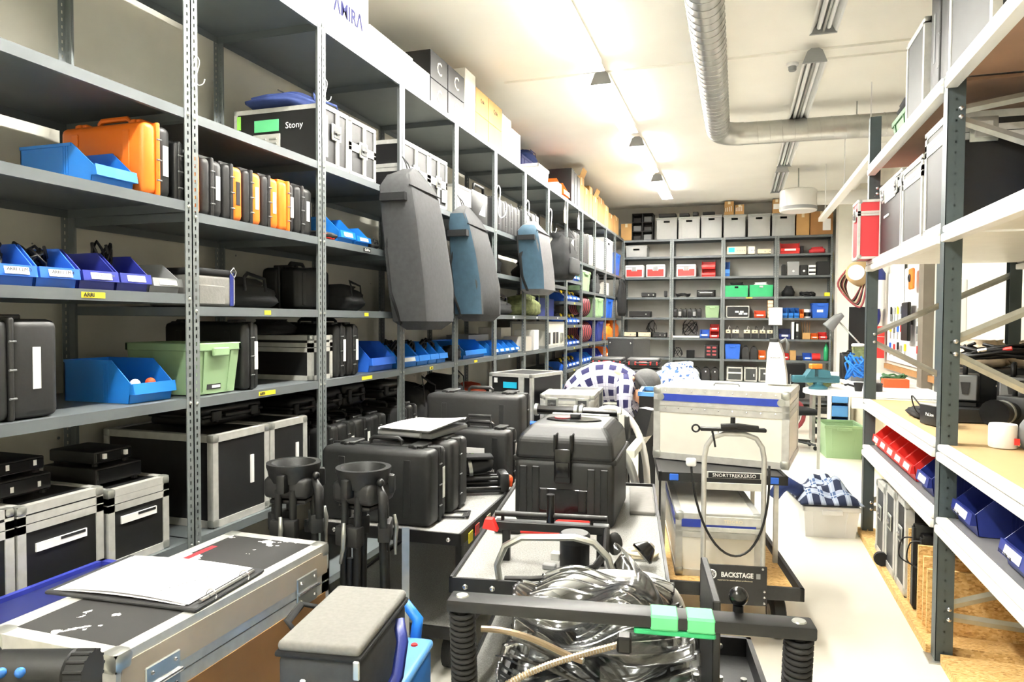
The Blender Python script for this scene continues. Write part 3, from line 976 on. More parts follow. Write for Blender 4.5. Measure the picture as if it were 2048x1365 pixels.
hard_case('black case with reddish glint lying on the low shelf cases', (-2.66, 4.66, 1.07+.0012), PI/2, .34, .12, .40, 'case_black', flat=True, tagm=None)
soft_bag('large black soft bag sagging off the low shelf', (-2.60, 5.15, .67+.0012), PI/2, .55, .50, .46, 'fabric_black', seed=12, slump=.4)

# ---- fifth bay (k = 3)
o = lflight('white-topped flight case beside the black box with a white triangle', 5.53, 5.87, 2.55, .5, .27, panel='panel_white', e=.022, tags=0)
t = thing('equipment_box', 'black box with a handle and a white angular logo', 'box', LP(5.885, 6.31, 2.55, .4), PI/2)
P(t, 'body', MB().rbox(-.21, .21, -.2, .2, 0, .29, .012, 2), 'case_black', True)
P(t, 'handle', MB().loft([(-.13, -.18, .28), (-.12, -.18, .35), (.12, -.18, .35), (.13, -.18, .28)], .014, 8), 'case_black', 'all')
P(t, 'logo', MB().prism([(-.03, .08), (.13, .08), (.13, .20), (.09, .20)], 'y', -.203, -.199), 'white')
soft_bag('small black pouch next to the wide blue bin', (-2.42, 5.66, 1.295+.0012), PI/2, .2, .16, .13, 'fabric_black', seed=13)
lbin('wide plain blue bin between the small pouch and the row of five bins', 5.79, 6.34, 1.295, .40, .165, 'blue', tagged=False)
for i, (y0, lbm) in enumerate(((5.6, 'case_black'),)):
    hard_case('black case in shadow behind the teal-sided hanging bag', (-2.74, 5.80, 1.706+.0012), PI/2, .5, .2, .24, lbm, tagm=None)
soft_bag('grey-black cloth on the shelf under the teal-sided hanging bag', (-2.45, 6.1, 1.706+.0012), PI/2, .3, .2, .10, 'fabric_grey', seed=14, straps=False)
soft_bag('orange fabric bundle on the low shelf', (-2.56, 6.3, .67+.0012), PI/2, .75, .45, .36, 'orange_red', seed=15, slump=.5, straps=False)
soft_bag('dark grey nylon bag with a pale edge on the low shelf', (-2.52, 5.72, .67+.0012), PI/2, .35, .40, .50, 'fabric_black', seed=16)

# ---- sixth bay (k = 4)
for i in range(5):
    y0 = 6.52+i*.175
    lbin('small blue bin with a white tag in the row of five', y0, y0+.172, 1.295, .3, .135, 'blue', 'row of five small blue bins')
carton('flat grey box lying behind the row of five blue bins', (-2.76, 6.95, 1.295+.0012), PI/2, .6, .25, .2, 'grey_plastic', tape=None)
for i, (y0, y1) in enumerate(((6.52, 6.76), (6.77, 6.95), (6.96, 7.14), (7.15, 7.38))):
    lcase('grey ribbed case in the upright set of four beside a hook', y0, y1, 2.55, .42, .33, 'case_char', tagm=None, group='upright set of four grey ribbed cases')
soft_bag('black gear bag in shadow above the camouflage bundle shelf', (-2.62, 6.85, 2.12+.0012), PI/2, .7, .4, .26, 'fabric_black', seed=17)
soft_bag('dark tangle of gear with pale bits on the middle shelf', (-2.55, 6.95, 1.705+.0012), PI/2, .7, .4, .2, 'fabric_grey', seed=18, slump=.5)

# ---- seventh bay (k = 5)
for i, (y0, y1) in enumerate(((7.56, 7.80), (7.82, 8.15))):
    lcase('grey ribbed case in the upright pair above the rolled bag', y0, y1, 2.55, .42, .36, 'case_char', tagm=None, group='upright pair of grey ribbed cases')
soft_bag('olive camouflage bundle stuffed on the middle shelf', (-2.46, 7.95, 1.705+.0012), PI/2, .85, .36, .26, 'camo', seed=19, slump=.4)
carton('small white box in front of other white boxes on the shelf', LP(7.52, 7.83, 1.295, .25), PI/2, .30, .25, .17, 'cardboard_white', tape=None)
carton('white box with a grey flap behind the small white box', (-2.72, 7.70, 1.295+.0012), PI/2, .36, .28, .27, 'cardboard_white', tape=None)
device('white electronic unit with a black front panel beside white boxes', LP(7.9, 8.15, 1.295, .25), PI/2, .2, .25, .24, 'white', 'white', 0, feet=False)
# ---- eighth bay (k = 6)
o = lflight('silver aluminium case with dark slots on the shelf by the connector bins', 8.52, 9.46, 1.295, .5, .34, panel='panel_white', e=.03, tags=0)
for q in (-.36, -.1, .06):
    P(o, 'slot', MB().rbox(q-.05, q+.05, -.253, -.244, .05, .2, .004, 1), 'panel_grey')
P(o, 'latch', MB().rbox(.24, .36, -.262, -.246, .07, .19, .006, 1), 'galv')
carton('dark blue box in shadow on the shelf above the silver case', (-2.66, 8.95, 1.705+.0012), PI/2, .8, .45, .24, 'navy', tape=None)
soft_bag('black bag in shadow beneath the hanging backpack', (-2.66, 8.9, 2.12+.0012), PI/2, .7, .4, .3, 'fabric_black', seed=21)
soft_bag('big black holdall on the low shelf by the rack case', (-2.6, 8.9, .67+.0012), PI/2, .9, .5, .35, 'fabric_black', seed=22)
soft_bag('black tube-shaped gear bag on the low shelf', (-2.6, 7.95, .67+.0012), PI/2, .8, .5, .3, 'fabric_black', seed=23)

# ---- ninth bay (k = 7): connector bins at every level
proto = None
LEVEL_LABEL = {.95: 'small blue connector bin on the lowest row of the narrow-pitch bay', 1.27: 'small blue connector bin, second row up in the narrow-pitch bay',
               1.59: 'small blue connector bin, middle row of the narrow-pitch bay', 1.925: 'small blue connector bin, second row from the top of the narrow-pitch bay',
               2.235: 'small blue connector bin on the top row of the narrow-pitch bay'}
for z in (.95, 1.27, 1.59, 1.925, 2.235):
    for i in range(4):
        y = 9.50+i*.24
        if proto is None:
            proto = lbin(LEVEL_LABEL[z], y, y+.235, z, .3, .12, 'blue_mid', 'small blue connector bins', lip=.6)
            heap(proto, 'plug', (0, .02, .06), (.08, .1, .08), 5, 'black', 3, .014)
            P(proto, 'yellow_plug', MB().cyl((.02, -.05, .1), (.05, -.02, .15), .02, 8).cyl((-.05, -.04, .1), (-.02, -.06, .14), .018, 8), 'yellow', True)
        else:
            dup(proto, LP(y, y+.235, z, .3, -2.30), PI/2, LEVEL_LABEL[z])
lbin('light blue bin on the lowest lit shelf of the connector bay', 9.55, 9.95, .55, .3, .16, 'blue')
# ---- tenth bay (k = 8)
lcase('dark grey upright case next to a cream case near the far corner', 10.52, 10.86, 2.55, .42, .47, 'case_char', tagm=None)
lcase('second dark grey upright case near the far corner, against the cream case', 10.88, 11.12, 2.55, .42, .47, 'case_char', tagm=None)
lcase('cream upright case near the far corner', 11.14, 11.44, 2.55, .42, .50, 'cream', tagm=None)
lflight('small white case at the shelf edge by the hanging backpack', 9.60, 9.98, 2.55, .3, .28, panel='panel_white', e=.02, tags=0)
lcase('black upright case beside the small white case', 10.0, 10.44, 2.55, .42, .42, 'case_char', tagm=None)
tote('light green tote with lid edge near the far corner', (-2.50, 10.92, 2.12+.0012), PI/2, .72, .38, .32, 'green_tote')
for z, nm, n in ((1.705, 'upper', 9), (1.29, 'lower', 10)):
    t = thing('cable_coil', 'coils of red and black cable hung in the %s compartment' % nm, 'cable', (-2.42, 10.95, z))
    for j in range(n):
        P(t, 'coil', MB().loft([(math.sin(a)*.12, -.33+j*.07+.02*math.cos(a*2), .18+.16*math.cos(a)) for a in [2*PI*q/14 for q in range(14)]], .016, 6, closed=True), 'hose_red' if j % 2 else 'black', 'all')
pb = None
for i in range(4):
    y = 10.52+i*.23
    lbin('small bright blue bin of yellow plugs beside the connector bay', y, y+.22, .955, .3, .17, 'blue' if i == 3 else 'blue_mid', 'bright blue bins beside the connector bay', lip=.55)
# ---- eleventh bay (k = 9)
t = tote('ribbed light green tub on the middle shelf near the far corner', (-2.50, 11.97, 1.705+.0012), PI/2, .78, .4, .34, 'green_tote')
for j in range(6):
    P(t, 'rib', MB().box(-.32+j*.12, -.28+j*.12, -.205, -.18, .02, .30), 'green_tote')
tote('tall dark blue tub leaning on the shelf near the far corner', (-2.5, 12.1, 1.29+.0012), PI/2, .6, .4, .36, 'navy')
crate('white equipment crate with black parts near the far corner', (-2.52, 11.97, 2.55+.0012), PI/2, .85, .42, .50, 'white', slot=False)
soft_bag('black and white folded gear leaning on the white crate', (-2.36, 11.85, 2.12+.0012), PI/2, .5, .12, .3, 'fabric_grey', seed=31)
for i in range(4):
    y = 11.52+i*.22
    lbin('narrow dark blue bin near the far corner', y, y+.21, .955, .3, .2, 'blue_dark', 'narrow dark blue bins near the far corner', tagged=True, lip=.4)
# ---- twelfth and thirteenth bays (k = 10, 11)
crate('tall white crate near the dark blue tub in the corner', (-2.52, 12.95, 2.55+.0012), PI/2, .82, .42, .62, 'white', slot=True)
tote('bright blue bucket-like tub in the upper corner shelf', (-2.50, 13.9, 2.55+.0012), PI/2, .62, .4, .44, 'blue_mid')
tote('royal blue tub on the middle shelf in the far corner', (-2.5, 13.0, 1.705+.0012), PI/2, .8, .4, .36, 'blue_mid')
carton('white carton on the corner shelf above the royal blue tub', (-2.5, 12.9, 2.12+.0012), PI/2, .5, .3, .24, 'cardboard_white', tape=None)
soft_bag('orange and white fabric bundle spilling off the corner shelf', (-2.42, 13.0, 1.29+.0012), PI/2, .6, .3, .32, 'orange', seed=33, straps=False)
soft_bag('bright orange bundle of ropes in the far corner', (-2.45, 13.93, 1.29+.0012), PI/2, .7, .28, .38, 'orange', seed=34, straps=False)
for i in range(3):
    y = 12.52+i*.24
    lbin('orange bin in the far corner', y, y+.23, .955, .3, .2, 'orange', 'orange bins in the far corner')
for i in range(2):
    y = 13.3+i*.24+.2
    lbin('sky blue bin in the far corner', y, y+.23, .955, .3, .2, 'blue_light', 'sky blue bins in the far corner')
soft_bag('long black jacket-like cover hanging in the far corner', (-2.19, 13.75, 1.75), PI/2, .75, .10, .72, 'fabric_black', seed=35, slump=.3)

# ---- boxes on the top shelf
ZT = 3.345
o = lbox('plain white carton left of the AMIRA carton on the top shelf', 3.12, 3.54, ZT, .5, .60, 'cardboard_white', tape=None)
o = lbox('white carton lettered AMIRA on the top shelf', 3.546, 4.09, ZT, .5, .60, 'cardboard_white', tape=None)
text(o, '\u039bMIR\u039b', 'ink_blue', .34, (.02, -.2525, .20), FRONT, height=.095, bold=.015)
for y0, y1, lb, h in ((4.10, 4.42, 'low white carton next to the AMIRA carton', .25), (4.425, 4.74, 'low white carton, middle of three by the AMIRA carton', .25), (4.745, 5.04, 'low white carton beside the black letter boxes', .235)):
    lbox(lb, y0, y1, ZT, .5, h, 'cardboard_white', tape=None)
for i, (y0, y1) in enumerate(((5.05, 5.39), (5.40, 5.76))):
    for j in range(2):
        o = carton('black box with letter C, %s of its stack, %s' % (('bottom', 'top')[j], ('beside low white cartons', 'beside the tall white carton')[i]),
                   LP(y0, y1, ZT+j*.222, .42, -2.33), PI/2, y1-y0-.008, .42, .218, 'black', tape=None, name='letter_box', print_='C', ink='cream', psize=.28, pz=.5)
lbox('tall narrow white carton between letter boxes and brown cartons', 5.775, 6.035, ZT, .4, .545, 'cardboard_white', tape=None)
for i, (y0, y1) in enumerate(((6.045, 6.38), (6.385, 6.79))):
    for j in range(2):
        o = lbox('brown carton with small handwriting, %s of its stack, %s' % (('bottom', 'top')[j], ('next to the tall white carton', 'next to the white file carton')[i]),
                 y0, y1, ZT+j*.232, .42, .229, 'cardboard', tape=None, print_='Quik' if j else None, psize=.3)
lbox('white file carton beside the brown carton stacks', 6.80, 7.095, ZT, .4, .43, 'cardboard_white', tape=None)
o = lbox('pale grey carton with a dark printed top half', 7.105, 7.43, ZT, .4, .36, 'cardboard_white', tape=None)
P(o, 'print_panel', MB().box(-.15, -.01, -.2015, -.199, .2, .34).box(.01, .15, -.2015, -.199, .2, .34), 'grey_mid')
tote('translucent white tub at the back of the top shelf', (-2.78, 7.95, ZT+.0012), PI/2, .5, .30, .30, 'cardboard_white', holes=False)
tote('translucent white tub at the front of the top shelf', (-2.48, 8.42, ZT+.0012), PI/2, .5, .30, .22, 'cardboard_white', holes=False)
carton('small white box beside the orange bin on the top shelf', LP(8.98, 9.25, ZT, .2), PI/2, .22, .2, .15, 'cardboard_white', tape=None)
lbin('orange bin tipped up front on the top shelf', 9.40, 9.76, ZT, .34, .28, 'orange', tagged=True)
tote('dark blue tool tray stacked high on the top shelf', (-2.83, 9.0, ZT+.0012), PI/2, .75, .28, .46, 'navy', holes=False)
soft_bag('navy cloth bundle on top of the blue tool tray', (-2.82, 9.2, ZT+.464), PI/2, .5, .26, .16, 'fabric_navy', seed=41)
carton('orange carton behind the blue tool tray', (-2.87, 8.40, ZT+.0012), PI/2, .3, .22, .45, 'orange', tape=None)
for i in range(3):
    carton('tall black panel standing on edge at the shelf corner', LP(9.80+i*.2, 9.98+i*.2, ZT, .45), PI/2, .17, .45, .50-.02*i, 'case_grey', group='black panels standing on the top shelf', name='panel_box', tape=None)
for i, (y0, y1, h, m, lb) in enumerate(((10.42, 10.78, .52, 'cardboard', 'tall brown carton next to the black panels'), (10.80, 11.15, .42, 'cardboard', 'brown carton second after the black panels'),
                                        (11.17, 11.45, .50, 'cardboard', 'slim tall brown carton on the top shelf'), (11.47, 11.9, .40, 'cardboard', 'brown carton with a crumpled top'),
                                        (11.93, 12.5, .47, 'cardboard_dark', 'large darker brown carton on the top shelf'), (12.53, 12.95, .42, 'cardboard', 'brown carton after the large darker one'),
                                        (12.98, 13.55, .34, 'cardboard_dark', 'low darker brown carton near the corner'), (13.58, 14.1, .38, 'cardboard', 'brown carton in the top shelf corner'))):
    o = lbox(lb, y0, y1, ZT, .5, h, m)
    if i in (0, 3):
        P(o, 'open_flap', MB().prism([(-.25, 0), (-.246, 0), (-.30, .12), (-.304, .12)], 'x', -.15, .15), m, loc=(0, 0, h))

# ---- bags hanging in front of the posts
def hang_bag(label, loc, rz, prof, T, front='fabric_grey', sidem='fabric_grey', strap=True, side_part=.42, seed=0):
    """tripod bag hung by one end: prof rows are (z, half width, thickness scale, x shift)"""
    t = thing('hanging_bag', label, 'bag', loc, rz)
    g = random.Random(seed)
    n = 32
    def build(k0, k1):
        vs, fs = [], []
        for (z, w_, ts, sh) in prof:
            for k in range(n):
                a = 2*PI*k/n
                ca, sa = math.cos(a), math.sin(a)
                px = math.copysign(abs(ca)**.24, ca)*w_*(k1 if ca > 0 else k0)+sh
                py = math.copysign(abs(sa)**.24, sa)*T/2*ts
                wob = .006*math.sin(9*z+3*a+seed)
                vs.append((px+wob, py+wob, z))
        m_ = len(prof)
        for i in range(m_-1):
            for k in range(n):
                fs.append((i*n+k, i*n+(k+1) % n, (i+1)*n+(k+1) % n, (i+1)*n+k))
        fs += [tuple(range(n-1, -1, -1)), tuple((m_-1)*n+k for k in range(n))]
        return MB().add(vs, fs)
    P(t, 'body', build(1, 1), front, True)
    # gusset panel on the near side
    zs = [p for p in prof if prof[0][0]+.02 <= p[0] <= prof[-1][0]-.05]
    q = MB()
    vs, fs = [], []
    for (z, w_, ts, sh) in zs:
        vs += [(sh-w_-.012, -T/2*ts*.72, z), (sh-w_-.012, T/2*ts*.72, z), (sh-w_*.9, -T/2*ts-.006, z), (sh-w_*.9, T/2*ts*.72, z)]
    for i in range(len(zs)-1):
        a = i*4
        fs += [(a, a+1, a+5, a+4), (a+2, a, a+4, a+6)]
    P(t, 'gusset', q.add(vs, fs), sidem, 'all')
    zt = prof[-1][0]
    P(t, 'top_loop', MB().loft([(prof[-1][3]-.03, 0, zt-.03), (prof[-1][3]-.02, .03, zt+.05), (prof[-1][3], .06, zt+.09), (prof[-1][3]+.02, .03, zt+.05), (prof[-1][3]+.03, 0, zt-.03)], [(.012, .004)]*5, 6), 'fabric_black', 'all')
    if strap:
        z0, z1 = prof[1][0], prof[-2][0]
        s0, w0 = prof[1][3], prof[1][1]
        P(t, 'shoulder_strap', MB().loft([(s0-w0*1.0, .02, z1), (s0-w0*1.35, .06, (z0*.3+z1*.7)), (s0-w0*1.5, .08, (z0+z1)/2), (s0-w0*1.35, .07, z0*.8+z1*.2), (s0-w0*1.0, .04, z0-.02)], [(.02, .004)]*5, 6), 'fabric_black', 'all')
        P(t, 'band', MB().box(prof[-3][3]-prof[-3][1]*1.0-.022, prof[-3][3]-prof[-3][1]*.85, -T*.36, T*.3, prof[-3][0]-.10, prof[-3][0]-.05), 'fabric_black')
    P(t, 'seam', MB().loft([(prof[-3][3]-prof[-3][1]*.97, -T/2*prof[-3][2]-.003, prof[-3][0]), (prof[-3][3]+prof[-3][1]*.97, -T/2*prof[-3][2]-.003, prof[-3][0]-.01)], .005, 5), 'fabric_black')
    return t

HB = hang_bag('largest grey tripod bag hung by its end from a shelf post', (-2.135, 4.43, 0), PI/2,
              [(1.58, .16, .55, .10), (1.64, .28, .95, .10), (1.9, .30, 1, .06), (2.3, .275, .95, -.06), (2.52, .255, .85, -.13), (2.60, .18, .6, -.15), (2.67, .05, .3, -.12)], .27, seed=1)
hang_bag('worn grey tripod bag with a teal side hung from a shelf post', (-2.145, 5.52, 0), PI/2,
         [(1.64, .2, .6, .14), (1.70, .29, 1, .12), (1.95, .29, 1, .08), (2.2, .27, .9, -.02), (2.42, .25, .7, -.12), (2.50, .2, .5, -.18), (2.58, .05, .25, -.2)], .25, 'fabric_grey', 'fabric_teal', seed=2)
hang_bag('pale teal and grey rolled bag hung from a shelf post', (-2.135, 7.38, 0), PI/2,
         [(1.94, .2, .6, .12), (1.99, .29, 1, .12), (2.2, .29, 1, .08), (2.45, .28, .95, -.04), (2.6, .27, .85, -.10), (2.66, .2, .5, -.12), (2.72, .05, .25, -.12)], .27, 'fabric_mid', 'fabric_teal', seed=3)
bp = soft_bag('black backpack with a grey front hung from a hook', (-2.115, 8.50, 2.17), PI/2, .66, .30, .56, 'fabric_black', name='hanging_backpack', seed=44, slump=.25, cat='backpack')
P(bp, 'front_pocket', MB().rbox(-.2, .22, -.19, -.13, .05, .26, .03, 3), 'fabric_grey', True)
P(bp, 'haul_loop', MB().loft([(-.04, .05, .5), (-.012, .115, .578), (.02, .115, .578), (.04, .05, .5)], .008, 6), 'fabric_black', 'all')
def curve(p, n=22):
    """smooth path through control points"""
    P_ = [Vector(q) for q in p]
    P_ = [P_[0]]+P_+[P_[-1]]
    out = []
    m_ = len(P_)-3
    for i in range(m_):
        for k in range(n//m_+1):
            s_ = k/(n//m_+1)
            a, b, c, d = P_[i:i+4]
            out.append(tuple(.5*((2*b)+(c-a)*s_+(2*a-5*b+4*c-d)*s_*s_+(3*b-a-3*c+d)*s_**3)))
    return out+[tuple(P_[-1])]
def s_hook(label, y, z, group=None, k=1.0):
    pts = [(.006, .0, .15), (.012, .03, .20), (.022, .06, .17), (.025, .05, .10), (.03, .0, -.02), (.035, -.01, -.09), (.05, .02, -.12), (.075, .06, -.09), (.085, .07, -.04)]
    one('hook', label, 'hook', MB().loft(curve([tuple(v*k for v in p) for p in pts]), .0055*k, 6), 'white', (-2.2803, y, z), 0, group, 'all')
s_hook('white wire hook on the shelf post beside the upright set of four cases', 6.47, 2.78)
s_hook('white wire hook on the shelf post at the upright pair of cases', 7.47, 2.80)
s_hook('white wire hook above the hanging backpack', 8.47, 2.86)
s_hook('white wire hook on the post near the latched trunks', 3.485, 2.95, k=.4)
s_hook('white wire loop hooked on the first visible post', 2.485, 2.72, k=.4)
for y, m, lb, h in ((9.25, 'cream', 'pale yellow paper tag hanging from the top shelf', .16), (10.1, 'white', 'white paper tag hanging from the top shelf', .14)):
    o = one('hanging_tag', lb, 'tag', MB().box(-.002, .002, -.06, .06, -h, 0).prism([(-.06, 0), (.06, 0), (0, .08)], 'x', -.002, .002), m, (-2.262, y, 3.14))
    P(o, 'string', MB().cyl((0, 0, .07), (0, 0, .19), .002, 5), 'white')

# ================================================================== back shelving
BL = [.10, .46, .90, 1.31, 1.725, 2.14, 2.55, 2.97, 3.32]
BB = ['back wall shelving bay with tape decks, nearest the left run', 'back wall shelving bay with walkie-talkies and a black lens case',
      'back wall shelving bay with the green crates', 'back wall shelving bay with red bins, beside the column']
for i in range(4):
    tg = [(.0, 2.14, .12, 'label_yellow')] if i == 2 else ()
    shelf_bay(BB[i], (-1.80+i, 14.727, 0), 0, 1.0, .49, BL, 3.319, 'steel shelving bays on the back wall', tags=tg)
for i, z in enumerate((2.9, 2.5, 2.1, 1.75, 1.2)):
    one('yellow_tag', 'small yellow tag on the end post of the back shelving', 'tag', MB().box(0, .003, -.03, .03, -.08, .08), 'label_yellow', (1.702, 14.52, z), 0, 'yellow tags on the back shelving post')
def BP(x0, x1, z, D, yf=14.50):
    return ((x0+x1)/2, yf+D/2, z+.001)
Z1, Z2, Z3, Z4, Z5, Z6, Z7, ZTB = 2.97, 2.55, 2.14, 1.725, 1.31, .90, .46, 3.32
def bcart(label, x0, x1, h, z, m='cardboard', D=.38, **kw):
    return carton(label, BP(x0, x1, z, D), 0, x1-x0-.01, D, h, m, **kw)
def bcrate(label, x0, x1, h, z, m='grey_crate', D=.42, **kw):
    return crate(label, BP(x0, x1, z, D), 0, x1-x0-.01, D, h, m, **kw)
def bbin(label, x0, x1, h, z, m, D=.3, **kw):
    return pick_bin(label, BP(x0, x1, z, D), 0, x1-x0-.01, D, h, m, **kw)
def bdev(label, x0, x1, h, z, m='case_grey', f='black', k=3, D=.3, **kw):
    return device(label, BP(x0, x1, z, D), 0, x1-x0-.01, D, h, m, f, k, **kw)

bcart('tan carton in the corner on top of the back shelving', -2.352, -2.120, 0.350, ZTB)
for r in range(3):
    for c in range(2):
        t = thing('pigeonhole_box', 'open black box in the two-by-three stack beside the grey crates', 'box', (-1.80-.215*(1-c), 14.68, ZTB+r*.185+.001), 0, 'open black boxes stacked two by three')
        P(t, 'shell', MB().box(-.105, .105, -.18, .18, 0, .006).box(-.105, .105, -.18, .18, .174, .18).box(-.105, -.099, -.18, .18, 0, .18).box(.099, .105, -.18, .18, 0, .18).box(-.105, .105, .174, .18, 0, .18), 'case_grey')
        P(t, 'contents', MB().rbox(-.085, .08, -.13, .12, .006, .10+.02*((r+c) % 2), .01, 1), 'grey_mid' if (r+c) % 2 else 'black')
CR = [(-1.635, -1.194, 0.442), (-1.194, -0.747, 0.443), (-0.748, -0.321, 0.462), (-0.315, 0.128, 0.449), (0.142, 0.585, 0.445), (0.590, 1.034, 0.440)]
for i, c in enumerate(CR):
    bcrate('grey lidded crate in the row on top of the back shelving', *c, ZTB, group='grey crates on top of the back shelving')
bcart('tan carton between the grey crates and the darker carton', 1.040, 1.283, 0.437, ZTB)
o = bcart('darker brown carton with a white paper on top of the back shelving', 1.288, 1.696, 0.447, ZTB, 'cardboard_dark')
P(o, 'paper', MB().box(.02, .16, -.194, -.188, .08, .30), 'white')
for lb, c, zz in (('small brown carton with dark strokes, on the fourth grey crate', (-0.294, -0.107, 0.261), CR[3][2]), ('small brown carton with dark strokes, shorter of two on a crate', (-0.093, 0.086, 0.188), CR[3][2]), ('small brown carton on the last grey crate', (0.602, 0.762, 0.270), CR[5][2])):
    o = bcart(lb, *c, ZTB+zz+.003, D=.25)
    if 'strokes' in lb:
        for q in range(4):
            P(o, 'stroke', MB().box(-.07+q*.035, -.058+q*.035, -.127, -.124, .06, .13+.012*q), 'white')
    else:
        P(o, 'paper', MB().box(-.06, .1, -.128, -.124, .08, .18), 'white')
bdev('flat black unit lying on the first grey crates', -1.581, -1.229, 0.078, ZTB+CR[0][2]+.003, 'black', 'black', 0)
bdev('low black unit lying on the second grey crate', -1.170, -0.968, 0.068, ZTB+CR[1][2]+.003, 'black', 'black', 0)
bdev('black box standing on the third grey crate', -0.905, -0.791, 0.088, ZTB+CR[1][2]+.003, 'black', 'black', 0, D=.2)
bdev('long black unit lying on the third grey crate', -0.711, -0.470, 0.059, ZTB+CR[2][2]+.003, 'black', 'black', 0)

bcrate('pale blue-grey crate alone on the top open shelf', -2.257, -1.795, 0.242, Z1, 'grey_crate')
bdev('oscilloscope with a blue screen on the back shelving', -0.235, 0.139, 0.165, Z1, 'cream', 'cream', 4, screen='screen_cyan')
bdev('small white meter beside the oscilloscope', 0.161, 0.303, 0.164, Z1, 'cream', 'white', 2, D=.2)
bdev('low white device right of the small meter', 0.339, 0.601, 0.103, Z1, 'cream', 'cream', 2)
o = bbin('wide red bin with a white tag on the top open shelf', 0.767, 1.119, 0.226, Z1, 'red')
bdev('small stack of black disks beside the wide red bin', 1.122, 1.185, 0.138, Z1, 'black', 'black', 0, D=.12, feet=False)
_c = (1.250, 1.620, 0.126)
soft_bag('dark red cloth folded on the top open shelf', BP(_c[0], _c[1], Z1, .3), 0, (_c[1]-_c[0])*.8, .3, _c[2], 'panel_red', seed=51, straps=False)

for lb, c in (('white box with a red lower half, beside the left post', (-2.252, -1.874, 0.258)), ('white box with a red lower half, right of its twin', (-1.823, -1.434, 0.265)), ('white box with a red lower half, next to red bins', (-1.211, -0.823, 0.255))):
    t = thing('cool_box', lb, 'box', BP(c[0], c[1], Z2, .34), 0)
    W_, H_ = c[1]-c[0], c[2]
    P(t, 'body', MB().rbox(-W_/2, W_/2, -.17, .17, 0, H_, .02, 2), 'white', True)
    P(t, 'lid_line', MB().box(-W_/2+.01, W_/2-.01, -.173, -.168, H_*.80, H_*.83), 'grey_mid')
    P(t, 'red_panel', MB().prism([(-W_*.42, H_*.08), (W_*.42, H_*.08), (W_*.42, H_*.62), (W_*.16, H_*.62), (W_*.14, H_*.5), (-W_*.14, H_*.5), (-W_*.16, H_*.62), (-W_*.42, H_*.62)], 'y', -.175, -.168), 'red')
    P(t, 'clasp', MB().rbox(-W_*.12, W_*.12, -.182, -.17, H_*.52, H_*.78, .004, 1), 'grey_plastic')
_c = (-0.717, -0.448, 0.156)
bbin('red bin, bottom of a stack of two', *_c, Z2, 'red', tagged=False)
bbin('red bin, top of a stack of two', *_c, Z2+_c[2]+.004, 'red', tagged=False)
bbin('tall narrow bright blue bin alone at the post', -0.265, -0.170, 0.301, Z2, 'blue', tagged=False)
for i, (lb, c, m) in enumerate((('dark upright folder on the back shelving', (0.795, 0.880, 0.213), 'case_black'), ('grey cabinet box with a pale knob', (0.891, 1.118, 0.269), 'grey_plastic'),
                    ('dark box with a white round mark', (1.123, 1.265, 0.198), 'case_grey'), ('striped black and white box on the back shelving', (1.270, 1.410, 0.192), 'white'), ('black box pair by the right end post', (1.420, 1.658, 0.261), 'case_black'))):
    o = bdev(lb, *c, Z2, m, m, 0, D=.28, feet=False)
    if i in (1, 2):
        P(o, 'round_mark', MB().cyl((0, -.15, .08), (0, -.143, .08), .022, 12), 'white')
    if i == 3:
        for q in range(2):
            P(o, 'stripe', MB().box(-.06, .06, -.147, -.143, .04+q*.08, .07+q*.08), 'black')

bdev('black radio unit with a small display', -1.915, -1.636, 0.093, Z3, 'black', 'case_grey', 2)
bdev('little upright black unit next to the post', -1.455, -1.385, 0.126, Z3, 'black', 'black', 0, D=.1)
cables('black handset bits lying on the shelf beside the lens case', (-1.080, 14.62, Z3), (.17, .07, .05), 8, 'black', 61, thick=.012)
_c = (-0.827, -0.420, 0.153)
hard_case('rounded black case with a white label on the back shelving', BP(_c[0], _c[1], Z3, .26), 0, .36, .24, .14, 'case_black', tagm=None, front_tag=.34, handle=False, latches=0)
for lb, c, s in (('green folding crate with blue items on top', (-0.259, 0.179, 0.224), 'blue'), ('green folding crate with white bags on top', (0.203, 0.646, 0.230), 'white')):
    t = thing('folding_crate', lb, 'crate', BP(c[0], c[1], Z3, .36), 0)
    W_, H_ = c[1]-c[0]-.012, c[2]
    P(t, 'tub', MB().box(-W_/2, W_/2, -.18, .18, 0, .008).box(-W_/2, -W_/2+.008, -.18, .18, 0, H_).box(W_/2-.008, W_/2, -.18, .18, 0, H_).box(-W_/2, W_/2, .172, .18, 0, H_).box(-W_/2, W_/2, -.176, -.168, 0, H_*.76).box(-W_/2, -.035, -.176, -.168, H_*.76, H_).box(.035, W_/2, -.176, -.168, H_*.76, H_).box(-.035, .035, -.176, -.168, H_*.94, H_), 'green')
    for q in range(5):
        z0, z1 = H_*(.04+.2*q), H_*(.14+.2*q)
        P(t, 'slat', MB().box(-W_/2, W_/2, -.183, -.175, z0, z1) if q < 4 else MB().box(-W_/2, -.035, -.183, -.175, z0, z1).box(.035, W_/2, -.183, -.175, z0, z1), 'green')
    soft_bag('%s heaped in the %s' % ({'blue': 'black parts', 'white': 'white plastic bags'}[s], lb.split(' with')[0]+' nearer '+('the walkie-talkies' if s == 'blue' else 'the column')), BP(c[0], c[1], Z3+.02, .30, 14.53), 0, W_*.85, .28, H_+.05, 'fabric_black' if s == 'blue' else 'white', seed=62 if s == 'blue' else 63, straps=False)
soft_bag('black draped cloth on the shelf by the right-hand tools', (0.892+.04, 14.66, Z3+.001), 0, .24, .24, .22, 'fabric_black', seed=64, slump=.6, straps=False)
cables('black and chrome tools lying on the shelf near a yellow box', (1.242+.03, 14.60, Z3), (.15, .06, .06), 9, 'black', 65, thick=.012)
bcart('small yellow box at the right end of the shelf', 1.562, 1.665, 0.073, Z3, 'label_yellow', D=.12, tape=None)

